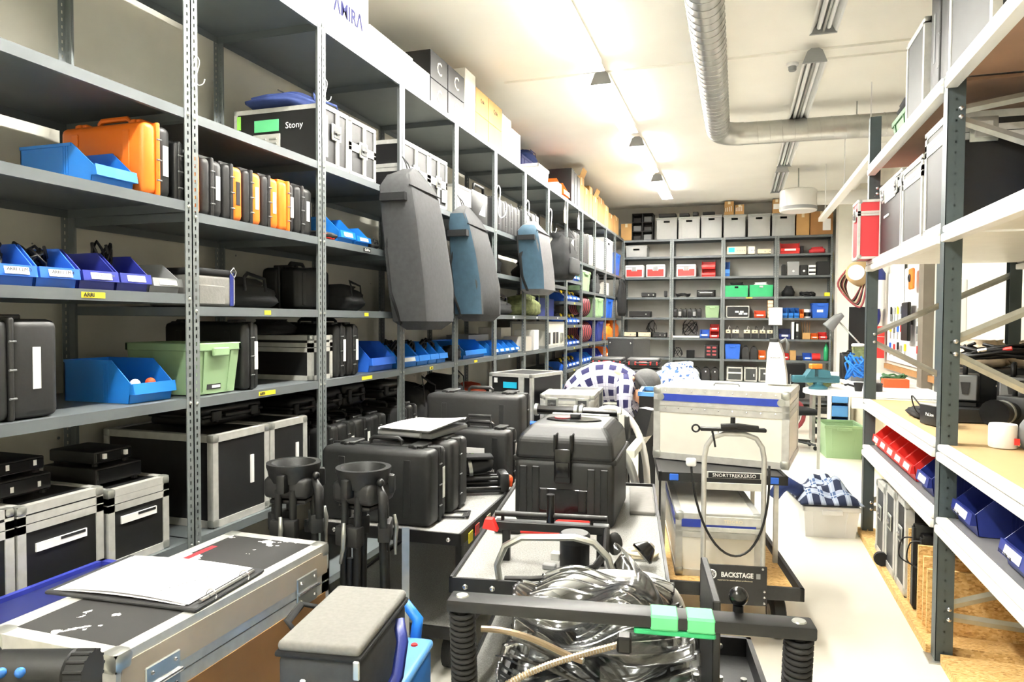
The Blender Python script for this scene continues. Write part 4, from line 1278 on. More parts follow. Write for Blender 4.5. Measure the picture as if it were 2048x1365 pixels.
bdev('low black control box with a switch', -2.165, -1.721, 0.128, Z4, 'black', 'black', 1)
for i in range(6):
    x0 = -1.273+i*.095
    t = thing('walkie_talkie', 'black walkie-talkie battery unit standing in a row', 'radio', (x0+.045, 14.60, Z4+.001), 0, 'row of walkie-talkie units')
    P(t, 'body', MB().rbox(-.04, .04, -.06, .06, 0, .17, .008, 2), 'case_grey' if i % 2 else 'case_black', True)
    P(t, 'grille', MB().rbox(-.028, .028, -.063, -.058, .03, .12, .003, 1), 'grey_plastic' if i in (1, 4) else 'black')
    P(t, 'knob', MB().cyl((.015, 0, .17), (.015, 0, .19), .01, 8), 'black')
_c = (-0.650, -0.349, 0.239)
tote('light green tote on the back shelving', BP(_c[0], _c[1], Z4, .36), 0, _c[1]-_c[0]-.02, .36, _c[2])
_c = (-0.231, 0.212, 0.233)
o = flight_case('wide black case with three white labels on the back shelving', BP(_c[0], _c[1], Z4, .38), 0, _c[1]-_c[0]-.01, .38, _c[2], e=.014, tags=0)
for q, r in ((-.02, .2), (.07, .2), (.05, .1), (.14, .1)):
    P(o, 'tag', MB().box(q-.03, q+.04, -.192, -.183, .02+r*.4, .055+r*.4), 'white')
bbin('brown-red bin of shoes-like parts by the wide black case', 0.300, 0.517, 0.144, Z4, 'orange_red')
for j in range(5):
    bdev('thin brown tray in the stack of five by the post', 0.539, 0.658, 0.069, Z4+j*.068, 'cardboard_dark', 'cream', 0, D=.2, feet=False, group='stack of five thin brown trays', name='tray', cat='tray')
for c in ((0.808, 0.917, 0.200), (0.928, 1.023, 0.199), (1.031, 1.126, 0.199)):
    bbin('narrow bright blue bin in the set of three', *c, Z4, 'blue', tagged=False, group='set of three narrow bright blue bins')
bbin('narrow orange bin beside the three bright blue bins', 1.134, 1.210, 0.170, Z4, 'orange', tagged=False)
t = thing('cable_spool', 'white spool wound with black cable', 'spool', (1.279, 14.62, Z4+.001), 0)
P(t, 'flange', MB().cyl((0, 0, 0), (0, 0, .03), .066, 18).cyl((0, 0, .11), (0, 0, .17), .066, 18), 'white', True)
P(t, 'winding', MB().cyl((0, 0, .03), (0, 0, .11), .06, 18), 'black', True)
_c = (1.336, 1.659, 0.284)
t = tote('royal blue tub with a white label on the back shelving', BP(_c[0], _c[1], Z4, .36), 0, _c[1]-_c[0]-.02, .36, _c[2], 'blue_mid')
P(t, 'tag', MB().box(-.06, .05, -.176, -.166, .11, .16), 'white')

for i, (lb, c, m) in enumerate((('silver tape deck nearest the corner', (-2.270, -2.002, 0.110), 'cream'), ('silver tape deck with antennae and a beige face', (-1.978, -1.702, 0.109), 'cream'), ('black tape deck beside the two silver ones', (-1.672, -1.396, 0.102), 'case_grey'))):
    bdev(lb, *c, Z5, 'case_grey', m, 2, D=.3, name='tape_deck')
cables('black aerial cables rising behind the tape decks', (-1.743, 14.86, Z5), (.12, .05, .26), 4, 'black', 71)
bdev('long white power strip lying on the shelf', -1.281, -0.736, 0.042, Z5, 'white', 'white', 0, D=.08, feet=False, name='power_strip')
cables('black chargers and cables plugged in behind the power strip', (-0.943, 14.74, Z5), (.17, .06, .3), 6, 'black', 72)
bbin('mid blue bin beside the stacked red bins', -0.733, -0.547, 0.171, Z5, 'blue_mid')
_c = (-0.542, -0.361, 0.138)
bbin('red bin, lower of the pair beside the mid blue bin', *_c, Z5, 'red')
bbin('red bin, upper of the pair beside the mid blue bin', *_c, Z5+_c[2]+.004, 'red')
for i, a in enumerate(((-0.240, -0.136, 0.194), (-0.114, 0.025, 0.193), (0.103, 0.235, 0.192), (0.254, 0.382, 0.191), (0.401, 0.521, 0.190), (0.540, 0.659, 0.190))):
    t = thing('block_battery', 'black block battery with a cream top in the row of six', 'battery', BP(a[0], a[1], Z5, .16), 0, 'row of six block batteries')
    w_ = (a[1]-a[0])/2-.008
    P(t, 'body', MB().rbox(-w_, w_, -.08, .08, 0, a[2]*.55, .006, 1), 'case_black')
    P(t, 'top', MB().rbox(-w_, w_, -.08, .08, a[2]*.55, a[2]*.9, .012, 2), 'cream', True)
    P(t, 'socket', MB().cyl((0, -.088, a[2]*.72), (0, -.078, a[2]*.72), .014, 10), 'case_black')
    P(t, 'lead', MB().loft([(0, -.08, a[2]*.9), (.02, 0, a[2]*1.3), (.05, .06, a[2]*1.1)], .005, 5), 'black' if i % 2 else 'white', 'all')
bbin('dark navy bin with grey front tray under the shelf', 0.766, 0.974, 0.200, Z5, 'navy')
for lb, c, m in (('white ring binder on the back shelving', (0.985, 1.043, 0.336), 'white'), ('black ring binder with a white spine label', (1.056, 1.127, 0.335), 'black')):
    t = thing('ring_binder', lb, 'binder', BP(c[0], c[1], Z5, .28), 0)
    w_ = (c[1]-c[0])/2-.003
    P(t, 'cover', MB().box(-w_, -w_+.004, -.14, .14, 0, c[2]).box(w_-.004, w_, -.14, .14, 0, c[2]).box(-w_, w_, -.14, -.135, 0, c[2]), m)
    P(t, 'pages', MB().box(-w_+.005, w_-.005, -.12, .13, .006, c[2]-.02), 'paper')
    P(t, 'spine_label', MB().box(-w_*.6, w_*.6, -.142, -.139, c[2]*.45, c[2]*.9), 'white')
    P(t, 'finger_ring', MB().loft([(.010*math.cos(a), -.1415, c[2]*.15+.010*math.sin(a)) for a in [2*PI*q/12 for q in range(12)]], .002, 5, closed=True), 'galv')
o = bcart('open tan carton of cable sticks beside the binders', 1.185, 1.332, 0.127, Z5, D=.25, tape=None)
for q in range(4):
    P(o, 'stick', MB().cyl((-.06+q*.04, 0, .1), (-.08+q*.05, .02, .34), .006, 6), 'cardboard_dark')
bbin('orange bin beside the tan carton of sticks', 1.337, 1.473, 0.118, Z5, 'orange')
bbin('bright red bin at the right end below the royal blue tub', 1.480, 1.628, 0.135, Z5, 'red')

bdev('small black cube speaker with a loose cable', -0.996, -0.831, 0.161, Z6, 'black', 'gloss_black', 0, D=.16, feet=False)
t = bdev('black case front with six red capsules', -0.639, -0.366, 0.277, Z6, 'case_grey', 'black', 0)
for q in range(3):
    for s in (-1, 1):
        P(t, 'capsule', MB().rbox(s*.055-.038, s*.055+.038, -.168, -.152, .06+q*.07, .10+q*.07, .008, 2), 'hose_red', True)
cables('thin black cable looped on the empty back shelf', (-1.164, 14.7, Z6), (.1, .05, .2), 3, 'black', 73)
_c = (-0.259, 0.064, 0.296)
tote('royal blue tub on the lower back shelf beside black jugs', BP(_c[0], _c[1], Z6, .36), 0, _c[1]-_c[0]-.02, .36, _c[2], 'blue_mid')
def jug(label, c, z, group=None, m='case_grey', mark=True):
    t = thing('canister', label, 'canister', BP(c[0], c[1], z, .22), 0, group)
    w_, h_ = (c[1]-c[0])/2-.008, c[2]
    P(t, 'body', MB().prism([(-w_, 0), (w_, 0), (w_, h_*.75), (w_*.5, h_*.93), (-w_*.5, h_*.93), (-w_, h_*.75)], 'y', -.1, .1), m)
    P(t, 'cap', MB().cyl((0, 0, h_*.92), (0, 0, h_), w_*.35, 10), 'black', True)
    if mark:
        P(t, 'mark', MB().box(-w_*.15, w_*.15, -.103, -.099, h_*.6, h_*.72), 'white')
for c in ((0.076, 0.224, 0.265), (0.233, 0.378, 0.264)):
    jug('grey-black jug beside the royal blue tub on the lower back shelf', c, Z6, 'pair of grey-black jugs', mark=False)
bbin('yellow-fronted bin holding red and black parts beside the jugs', 0.389, 0.530, 0.173, Z6, 'orange')
bbin('red bin holding black parts on the lower back shelf', 0.821, 0.957, 0.151, Z6, 'red')
bcart('small open tan carton on the lower back shelf', 0.965, 1.081, 0.189, Z6, D=.2, tape=None)
bdev('little black object beside the small open carton', 1.092, 1.203, 0.086, Z6, 'navy', 'black', 0, D=.15)
bbin('blue bin full of black items on the lower back shelf', 1.208, 1.370, 0.136, Z6, 'blue_mid')
one('tape_roll', 'red tape rolls lying on the lower back shelf', 'tape', MB().cyl((-.075, 0, .07), (.075, 0, .07), .07, 16), 'red', (1.440, 14.60, Z6+.001), smooth=True)
t = thing('bottle', 'tall green bottle at the right end of the lower back shelf', 'bottle', (1.622, 14.60, Z6+.001), 0)
P(t, 'body', MB().lathe([(.04, 0), (.045, .01), (.045, .24), (.02, .30), (.018, .32)], 14), 'green', True)
P(t, 'cap', MB().cyl((0, 0, .32), (0, 0, .35), .02, 10), 'green_dark', True)
for c in ((-1.248, -1.101, 0.270), (-1.093, -0.910, 0.270), (-0.895, -0.714, 0.268), (-0.699, -0.520, 0.267), (-0.505, -0.355, 0.266)):
    jug('dark canister with a white mark in the bottom row', c, Z7, 'bottom row of dark canisters')
for i, c in enumerate(((-0.209, 0.106, 0.295), (0.120, 0.381, 0.294), (0.394, 0.563, 0.292))):
    o = flight_case(('white-edged dark case beside the canisters, wider than its neighbours', 'white-edged dark case, second from the canisters', 'white-edged dark case partly behind the white pole')[i], BP(c[0], c[1], Z7, .36), 0, c[1]-c[0]-.012, .36, c[2]-.01, panel='panel_grey', e=.03, tags=0)
    P(o, 'tag', MB().box(-.13 if i == 0 else .01, .13 if i == 0 else .05, -.184, -.17, .15, .18) if i != 1 else MB().box(.05, .07, -.184, -.17, .1, .15), 'white')

one('paper_card', 'white rounded card hanging on a post of the back shelving', 'sign', MB().rbox(-.125, .125, -.004, .004, -.17, .17, .02, 2), 'white', (0.691, 14.44, 1.755))

# ================================================================== ceiling: lamps, duct, diffuser
def lamp(label, x, y0, y1, on, group, name='ceiling_lamp', tube='tube'):
    t = thing(name, label, 'lamp', (x, (y0+y1)/2, ZC), 0, group)
    h = (y1-y0)/2
    prof = [(-.10, -.16), (-.085, -.15), (-.04, -.06), (.04, -.06), (.085, -.15), (.10, -.16), (.045, -.05), (-.045, -.05)]
    if on:
        P(t, 'batten', MB().box(-.07, .07, -h, h, -.10, -.055), 'white')
        P(t, 'side_skirt', MB().add([(-.07, -h, -.10), (-.07, h, -.10), (-.098, h, -.155), (-.098, -h, -.155)], [(0, 1, 2, 3)]).add([(.07, -h, -.10), (.07, h, -.10), (.098, h, -.155), (.098, -h, -.155)], [(3, 2, 1, 0)]), 'acrylic')
    else:
        P(t, 'reflector', MB().prism(prof, 'y', -h, h), 'white')
    for s in (-1, 1):
        P(t, 'end_cap', MB().prism([(-.10, -.162), (.10, -.162), (.06, -.06), (.03, -.04), (-.03, -.04), (-.06, -.06)], 'y', min(s*h, s*(h+.02)), max(s*h, s*(h+.02))), 'grey_plastic')
        P(t, 'hanger', MB().cyl((0, s*h*.7, -.055), (0, s*h*.7, 0), .008, 6), 'white')
    for q in ((-.042, .042) if on else (-.035, .035)):
        P(t, tube, MB().cyl((q, -h+.03, -.125), (q, h-.03, -.125), .018, 10), 'tube_on' if on else 'tube_off', True)
    if not on:
        P(t, 'centre_spine', MB().box(-.008, .008, -h, h, -.15, -.06), 'galv')
    return t
for y0, y1, wh in ((-1.2, .5, 'at the entrance end of the aisle'), (1.95, 3.75, 'above the row of orange cases'), (4.35, 6.25, 'above the letter C boxes'),
                   (6.6, 8.4, 'level with the smoke detector'), (9.05, 10.7, 'between the detector and the back shelving'), (11.4, 13.1, 'closest to the back shelving')):
    # the lit row goes on above and behind the camera at the same height and spacing
    off = {-1.2: 'entrance_lamp_offscreen', 1.95: 'ceiling_lamp_offscreen'}.get(y0)
    lamp('lit fluorescent ceiling lamp %s' % wh, -1.27, y0, y1, True, 'lit lamps above the left aisle', off or 'ceiling_lamp', 'tube_offscreen' if off else 'tube')
for y0, y1, wh in ((4.2, 5.95, 'before the thin ceiling conduit'), (6.6, 8.45, 'beside the smoke detector'), (8.9, 10.85, 'just past the cross duct'), (11.25, 13.0, 'beside the round diffuser')):
    lamp('unlit twin-tube ceiling lamp %s' % wh, .60, y0, y1, False, 'unlit lamps in the right-hand row')
t = thing('ventilation_duct', 'spiral galvanised ventilation duct turning a corner under the ceiling', 'duct', (0, 0, 3.80))
path = [(-.243, y, 0) for y in (2.2, 4, 6, 8.15)]
P(t, 'pipe', MB().loft([(-.243, 2.2, 0), (-.243, 8.16, 0)], .125, 24), 'duct', True)
P(t, 'elbow', MB().loft([(-.243+.27*(1-math.cos(a)), 8.16+.27*math.sin(a), 0) for a in [PI/2*q/8 for q in range(9)]], .128, 24), 'duct', True)
P(t, 'cross_pipe', MB().loft([(.027, 8.43, 0), (1.95, 8.43, -.02)], .125, 24), 'duct', True)
for y in [2.3+.115*i for i in range(51)]:
    P(t, 'spiral_seam', MB().loft([(-.243+.1265*math.cos(a), y+.055*a/(2*PI), .1265*math.sin(a)) for a in [2*PI*q/20 for q in range(21)]], .0028, 4), 'duct')
for x in [.15+.13*i for i in range(13)]:
    P(t, 'spiral_seam', MB().loft([(x+.055*a/(2*PI), 8.43+.1265*math.cos(a), .1265*math.sin(a)-.01*x) for a in [2*PI*q/20 for q in range(21)]], .0028, 4), 'duct')
for q in ((-.243, 3.2), (-.243, 6.4), (1.2, 8.43)):
    P(t, 'hanger', MB().cyl((q[0], q[1], .12), (q[0], q[1], .26), .006, 6), 'galv')
t = thing('air_diffuser', 'round white drum air diffuser with a short connecting pipe', 'diffuser', (.87, 11.8, 3.38))
P(t, 'drum', MB().lathe([(.26, 0), (.275, .015), (.275, .32), (.25, .34)], 32), 'pipe_white', True)
P(t, 'perforated_rim', MB().lathe([(.277, .02), (.279, .03), (.279, .06), (.277, .07)], 32), 'grey_plastic', True)
P(t, 'connecting_pipe', MB().loft([(.25, 0, .2), (1.15, .1, .2)], .11, 20), 'pipe_white', True)
P(t, 'hanger', MB().cyl((0, 0, .33), (0, 0, .68), .01, 6), 'galv')
t = thing('cable_rail', 'long white cable rail running under the ceiling beside the duct', 'rail', (1.24, 0, 3.28))
P(t, 'channel', MB().box(-.045, .045, 7.2, 12.1, -.03, .03), 'beam_white')
for y in (7.8, 9.6, 11.6):
    P(t, 'hanger', MB().cyl((0, y, .03), (0, y, .78), .006, 6), 'white')
t = thing('smoke_detector', 'small white smoke detector on the ceiling', 'detector', (.448, 7.03, ZC))
P(t, 'base', MB().lathe([(.045, -.03), (.055, -.02), (.055, 0)], 16), 'white', True)
P(t, 'sensor', MB().lathe([(.03, -.07), (.036, -.06), (.036, -.03)], 12), 'grey_plastic', True)
one('ceiling_conduit', 'thin white cable conduit crossing the ceiling', 'conduit', MB().box(X0+.8, X1, -.012, .012, -.02, 0), 'ceiling', (0, 6.72, ZC))
one('ceiling_conduit', 'second thin white conduit on the ceiling by the detector', 'conduit', MB().box(.5, X1, -.01, .01, -.018, 0), 'ceiling', (0, 6.98, ZC))

# ================================================================== right-hand pallet rack
FX, BXR = .93, 1.93
t = thing('pallet_rack', 'heavy rack with dark posts, white beams and board shelves on the right', 'rack', (0, 0, 0))
for y, top in ((3.83, 2.834), (5.90, 3.20), (1.75, 2.834)):
    for x, s in ((FX, 1), (BXR, -1)):
        f = .075
        mb = MB().box(0, s*f, -.0375, -.0345, 0, top) if s > 0 else MB().box(s*f, 0, -.0375, -.0345, 0, top)
        mb.box(min(0, s*.003), max(0, s*.003), -.0375, .0375, 0, top)
        mb.box(min(0, s*f), max(0, s*f), .0345, .0375, 0, top)
        P(t, 'post', mb, 'post_dark', loc=(x, y, 0))
        P(t, 'foot_plate', MB().box(x-.03 if s > 0 else x-.09, x+.09 if s > 0 else x+.03, y-.06, y+.06, 0, .008), 'galv')
    xs = (FX+.05, BXR-.05)
    for z0, z1 in ((.22, .245), (.30, .62), (.62, .30)) if False else ((.22, .18), (.27, .62), (1.50, 1.02), (1.56, 2.00), (2.62, 2.22), (2.66, 2.80)):
        a, b = (xs[0], y, z0), (xs[1], y, z1)
        o = P(t, 'brace', MB().loft([a, b], [(.004, .022)]*2, 4), 'galv')
        P(o, 'bolt', MB().ball((xs[0]+.005, y-.045, z0), (.012, .008, .012), 8, 5), 'chrome', True)
LEV = {'beam_top': 2.835, 'second': 2.11, 'A': 1.066, 'B': .715}
BAYS = ((3.87, 5.86), (1.79, 3.79))
for y0, y1 in BAYS:
    for z in (2.835, 2.11, 1.066, .715):
        for x in (FX-.012, BXR-.04):
            P(t, 'beam', MB().rbox(x, x+.052, y0, y1, z-.032, z, .008, 2).rbox(x-.006, x+.052, y0, y1, z-.078, z-.037, .008, 2), 'beam_white', True)
    for z, m in ((2.825, 'wood_shelf'), (2.10, 'panel_white'), (1.062, 'board_tan'), (.712, 'board_grey')):
        P(t, 'shelf_board', MB().box(FX+.042, BXR-.04, y0, y1, z-.016, z), m)
for y0, y1 in ((3.88, 5.95), (1.79, 3.78)):
    o = P(t, 'base_board', MB().box(FX-.02 if y0 > 3.8 else FX+.02, BXR, y0, y1, .0, .05), 'osb')

def RP(y0, y1, z, D, xf=.965):
    return (xf+D/2, (y0+y1)/2, z+.001)
def rflight(label, y0, y1, z, D, H, xf=.955, **kw):
    return flight_case(label, RP(y0, y1, z, D, xf), -PI/2, y1-y0-.008, D, H, **kw)
ZR1, ZR2, ZR3, ZR4 = 2.835, 2.11, 1.066, .715
rflight('grey-panelled flight case standing tall on the rack top', 4.38, 4.82, ZR1, .6, .50, panel='panel_grey', e=.035, tags=0)
hard_case('huge glossy black rounded case on the rack top', (1.28, 4.13, ZR1+.001), 0, .62, .40, .62, 'case_black', handle=False, tagm='grey_mid', side=-1)
rflight('grey flight case with a pale sticker, cut off above the rack', 3.28, 3.91, ZR1, .6, .56, panel='panel_grey', e=.035, tags=1)
t2 = tote('dark green tub under a black cap on the rack top', (1.14, 5.10, ZR1+.001), -PI/2, .42, .34, .16, 'green_dark', holes=False)
soft_bag('black crumpled cover on the dark green tub', (1.14, 5.10, ZR1+.165), -PI/2, .40, .32, .12, 'fabric_black', seed=71, straps=False)
soft_bag('black bundle at the far end of the rack top', (1.16, 5.6, ZR1+.001), -PI/2, .3, .3, .16, 'fabric_black', seed=72, straps=False)
tote('clear plastic tub at the far end of the rack top', (1.18, 5.37, ZR1+.001), -PI/2, .10, .3, .18, 'grey_plastic', holes=False)
rflight('red flight case overhanging the far end of the rack', 5.61, 5.86, ZR2, .60, .43, panel='panel_red', e=.018, tags=0, lid=.33, latch=1, xf=.82)
o = rflight('black flight case with white tape beside the red case', 4.88, 5.59, ZR2, .55, .50, e=.022, tags=0, latch=2, lid=.42)
P(o, 'tape_mark', MB().box(-.15, .17, -.277, -.272, .36, .48).box(-.18, -.02, -.277, -.272, .26, .275), 'white')
rflight('grey-black flight case between the taped case and the tall one', 4.36, 4.86, ZR2, .55, .47, panel='panel_grey', e=.032, tags=0, lid=.38)
rflight('tall wide flight case whose black side faces the aisle end', 3.90, 4.32, ZR2, .85, .56, panel='panel_black', e=.036, tags=0, lid=.46)
o = [q for q in bpy.data.objects if q.name.startswith('flight_case')][-1]
for q in (-.27, .02, .27):
    l = P(o, 'latch', MB().rbox(.208, .217, q-.06, q+.06, .41, .53, .006, 2), 'galv', True)
    P(l, 'dish', MB().rbox(.212, .22, q-.04, q+.04, .43, .51, .004, 1), 'alu', True)
soft_bag('blue backpack with a red zip pull on the rack', (1.45, 3.62, ZR2+.001), -PI/2, .30, .36, .40, 'fabric_blue', seed=73, name='backpack', cat='backpack')
# shelf A: cameras and small kit
t = thing('battery_charger', 'black battery box with white print and a looped cord', 'charger', (1.09, 4.50, ZR3+.001), R(-70))
P(t, 'housing', MB().rbox(-.075, .075, -.06, .06, 0, .115, .008, 2), 'case_black', True)
P(t, 'top_plate', MB().rbox(-.077, .077, -.062, .062, .11, .12, .003, 1), 'grey_plastic')
P(t, 'cord', MB().loft(curve([(-.07, -.05, .09), (-.15, -.06, .15), (-.16, -.02, .05), (-.1, .05, .01)]), .004, 6), 'black', 'all')
text(t, 'FxLion', 'white', .07, (.02, -.0612, .06), FRONT)
soft_bag('dark cloth pouch lying by the battery box', (1.10, 4.86, ZR3), -PI/2, .30, .16, .06, 'fabric_black', seed=74, straps=False)
def cine_camera(label, loc, rz, lens=True, plate=True):
    t = thing('camera', label, 'camera', loc, rz)
    P(t, 'body', MB().rbox(-.075, .075, -.12, .12, .03, .19, .012, 2), 'case_black', True)
    P(t, 'base_plate', MB().rbox(-.06, .06, -.16, .12, 0, .03, .004, 1), 'black')
    P(t, 'top_handle', MB().loft([(0, -.08, .185), (0, -.08, .26), (0, .08, .26), (0, .08, .185)], .013, 8), 'black', 'all')
    for q in (-.04, .04):
        P(t, 'rod', MB().cyl((q, -.2, .045), (q, .1, .045), .0075, 8), 'chrome', True)
    if lens:
        P(t, 'lens', MB().loft([(0, -.12, .11), (0, -.17, .11), (0, -.175, .11), (0, -.25, .11), (0, -.28, .11)], [.05, .052, .06, .062, .07], 20), 'black', True)
        P(t, 'lens_ring', MB().loft([(0, -.2, .11), (0, -.215, .11)], .0655, 20), 'galv', True)
        P(t, 'lens_cap', MB().loft([(0, -.28, .11), (0, -.292, .11)], .072, 20), 'gloss_black', True)
    if plate:
        P(t, 'battery_plate', MB().rbox(-.06, .06, .12, .15, .04, .19, .006, 1), 'grey_mid', True)
        P(t, 'wedge', MB().prism([(-.025, .15), (.025, .15), (.015, .08), (-.015, .08)], 'y', .15, .158), 'case_grey')
    for q in range(6):
        P(t, 'button', MB().ball((.077, -.08+q*.03, .13), .006, 6, 4), 'chrome')
    return t
cine_camera('black film camera with a large capped lens on the rack shelf', (1.47, 4.42, ZR3+.001), R(-42))
cine_camera('film camera whose grey battery plate faces out, beside the capped lens', (1.55, 4.80, ZR3+.08), R(160), lens=False)
cine_camera('film camera with a dark battery plate by the far rack post', (1.78, 4.80, ZR3+.08), R(172), lens=False)
heap_t = cables('tangle of black camera cables on the film cameras', (1.55, 4.83, ZR3+.357), (.30, .12, .07), 16, 'black', 97, thick=.010)
P(heap_t, 'connector', MB().cyl((-.2, -.08, .06), (-.16, -.1, .07), .012, 8).cyl((.05, -.1, .05), (.09, -.11, .06), .012, 8).cyl((.2, -.06, .08), (.23, -.09, .08), .012, 8), 'chrome', True)
P(heap_t, 'red_connector', MB().cyl((-.08, -.1, .07), (-.04, -.12, .08), .012, 8).cyl((.28, -.06, .02), (.30, -.1, .03), .012, 8), 'red', True)
cine_camera('film camera with a battery plate behind the front rack post', (1.33, 4.90, ZR3+.08), R(165), lens=False)
carton('low black riser box under the row of film cameras', (1.55, 4.85, ZR3+.001), 0, .66, .40, .078, 'case_black', tape=None, name='riser_box')
for lb, p, w_ in (('beige canvas pouch lying on the film cameras', (1.52, 5.24, ZR3+.295), .24), ('beige canvas pouch with a clip, beside its twin', (1.80, 5.20, ZR3+.295), .26), ('folded beige cloth behind the canvas pouches', (1.58, 5.46, ZR3+.295), .4)):
    soft_bag(lb, p, R(10), w_, .20, .18, 'fabric_tan', seed=int(w_*100), slump=.5, straps=False)
hard_case('tall dark case behind the canvas pouches on the rack shelf', (1.62, 5.33, ZR3+.001), 0, .56, .44, .29, 'case_black', tagm=None, handle=False, latches=0)
t = thing('jar', 'white jar with small red print on the rack shelf', 'jar', (1.19, 3.80, ZR3))
P(t, 'body', MB().lathe([(.055, 0), (.058, .005), (.058, .10), (.055, .11)], 24), 'white', True)
P(t, 'print', MB().box(.03, .05, -.0585, -.05, .02, .05), 'red')
t = thing('blower', 'grey rubber air blower with a red nozzle beside the white jar', 'blower', (1.285, 3.77, ZR3))
P(t, 'bulb', MB().lathe([(.022, 0), (.03, .015), (.043, .05), (.045, .08), (.036, .115), (.018, .145), (.014, .15)], 18), 'grey_mid', 'all')
P(t, 'nozzle', MB().lathe([(.012, .148), (.009, .17), (.006, .22)], 10), 'red', True)
for a in range(3):
    P(t, 'fin', MB().prism([(.01, 0), (.045, 0), (.03, .04), (.01, .04)], 'y', -.004, .004), 'grey_mid', rot=(0, 0, a*2.1))
soft_bag('small round grey pouch next to the air blower', (1.40, 3.72, ZR3), 0, .10, .10, .07, 'fabric_grey', seed=77, straps=False)
t = thing('shoulder_rig', 'black camera shoulder rig with silver rods by the rack post', 'camera rig', (1.70, 4.25, ZR3+.001))
P(t, 'stand', MB().rbox(-.04, .04, -.05, .05, 0, .42, .008, 1), 'black')
P(t, 'arm', MB().loft([(-.14, -.02, .40), (0, 0, .42), (.2, .05, .42)], .018, 10), 'black', True)
P(t, 'handle_tube', MB().loft([(-.16, 0, .56), (-.08, 0, .60), (.1, .02, .64), (.22, .03, .64)], .014, 10), 'galv', 'all')
P(t, 'upright', MB().cyl((.15, .03, .4), (.15, .03, .66), .012, 8), 'black', True)
P(t, 'base_foot', MB().rbox(-.1, .1, -.09, .09, 0, .02, .004, 1), 'black')
P(t, 'red_knob', MB().ball((-.02, -.06, .30), .018, 8, 6), 'red', 'all')
# shelf B: bins
RB = [5.80, 5.54, 5.30, 5.06, 4.82, 4.58]
for i in range(5):
    pick_bin('red bin on the rack, %s' % ('against the far post', 'second from the far post', 'middle one of the five', 'fourth from the far post', 'at the end by the dark blue bin')[i], RP(RB[i+1], RB[i], ZR4, .44, .95), -PI/2, RB[i]-RB[i+1]-.01, .44, .20, 'red', 'row of five red bins on the rack')
for i, (y0, y1, lb) in enumerate(((4.20, 4.46, 'dark blue bin with a white tag beside the red bins'), (3.48, 3.775, 'dark blue bin with printed tag in front of the rack post'), (2.86, 3.14, 'dark blue bin at the picture edge lettered SLEDOVINI'))):
    o = pick_bin(lb, RP(y0, y1, ZR4, .46, .95), -PI/2, y1-y0-.01, .46, .21, 'navy')
    if i:
        text(o, 'SLEDOVINI 168' if i == 2 else 'SLEDGECOM', 'ink', .13, (0, -.226, .072), FRONT)
    if i == 0:
        one('ball', 'yellow ball in the dark blue bin beside the red bins', 'ball', MB().ball((0, 0, .05), .05, 14, 10), 'yellow', (1.22, 4.33, ZR4+.006), smooth='all')
# floor level
FC = ((5.10, 5.40, 'alu', .50, 'slim aluminium trolley case nearest the white tub'), (4.78, 5.08, 'alu', .54, 'aluminium trolley case with a wheel, middle of three under the rack'), (4.49, 4.76, 'alu', .56, 'aluminium-edged black trolley case beside the OSB sheets'))
for i, (y0, y1, m, h, lb) in enumerate(FC):
    o = rflight(lb, y0, y1, .05, .62, h, panel='panel_grey' if i < 2 else 'panel_black', e=.045, tags=0, latch=1, corner=.05, xf=.94)
    if i == 1:
        P(o, 'wheel', MB().cyl((-.13, -.335, .045), (-.10, -.335, .045), .045, 16), 'rubber', True)
def sheet(label, y, h, m, w_=.62, th=.018, x=.945, cat='board', name='board'):
    return one(name, label, cat, MB().box(0, w_, -th/2, th/2, 0, h), m, (x, y, .051), 0)
sheet('OSB sheet standing behind the black panels', 4.445, .42, 'osb', .5)
sheet('slim OSB offcut beside the OSB sheet behind the panels', 4.40, .36, 'osb', .55)
for i, (y, x) in enumerate(((4.34, .945), (4.27, .97))):
    t = thing('flat_panel', ('glossy black flat panel leaning by the OSB offcut', 'second black flat panel in front of the glossy one')[i], 'panel', (x, y, .051))
    P(t, 'screen', MB().rbox(0, .66, -.02, .02, 0, .48-.04*i, .01, 2), 'gloss_black', True)
    P(t, 'bezel', MB().box(-.004, .01, -.022, .022, .02, .46-.04*i), 'case_black')
    P(t, 'cord', MB().loft(curve([(0, 0, .40), (-.05, .02, .38), (-.06, .03, .28), (0, .02, .24)]), .004, 6), 'black', 'all')
sheet('narrow OSB strip in front of the black panels', 4.20, .40, 'osb', .22, x=.94)
sheet('broad OSB sheet with a pale cut edge, behind the shortest one', 4.11, .37, 'osb', .86)
sheet('shortest OSB sheet right behind the rack post', 4.03, .33, 'osb', .86)

# ================================================================== work corner on the right
t = thing('workbench', 'white workbench with a rounded end and a drawer', 'workbench', (0, 0, 0))
top = [(1.12, 8.05)] + [(.92+.22*math.cos(a), 8.40+.35*math.sin(a)) for a in [R(270-22.5*q) for q in range(1, 8)]] + [(1.3, 8.9), (1.3, 11.4), (2.06, 11.4), (2.06, 8.05)]
P(t, 'worktop', MB().prism(top, 'z', .86, .90), 'white')
P(t, 'drawer', MB().rbox(1.15, 2.05, 8.03, 8.06, .74, .855, .004, 1), 'panel_white')
P(t, 'drawer_knob', MB().ball((1.6, 8.02, .80), .012, 8, 6), 'galv')
P(t, 'side_panel', MB().box(1.47, 1.50, 8.16, 11.3, 0, .86), 'cream')
P(t, 'end_panel', MB().box(1.47, 2.05, 8.12, 8.15, 0, .74), 'cream')
P(t, 'leg', MB().box(.86, .89, 8.40, 8.43, 0, .86), 'galv')
P(t, 'back_rail', MB().box(2.05, 2.09, 8.6, 11.4, .98, 1.05), 'cardboard_dark')
t = thing('drawer_unit', 'small white shelf unit with blue-grey drawers under the bench', 'drawers', (1.27, 9.98, 0))
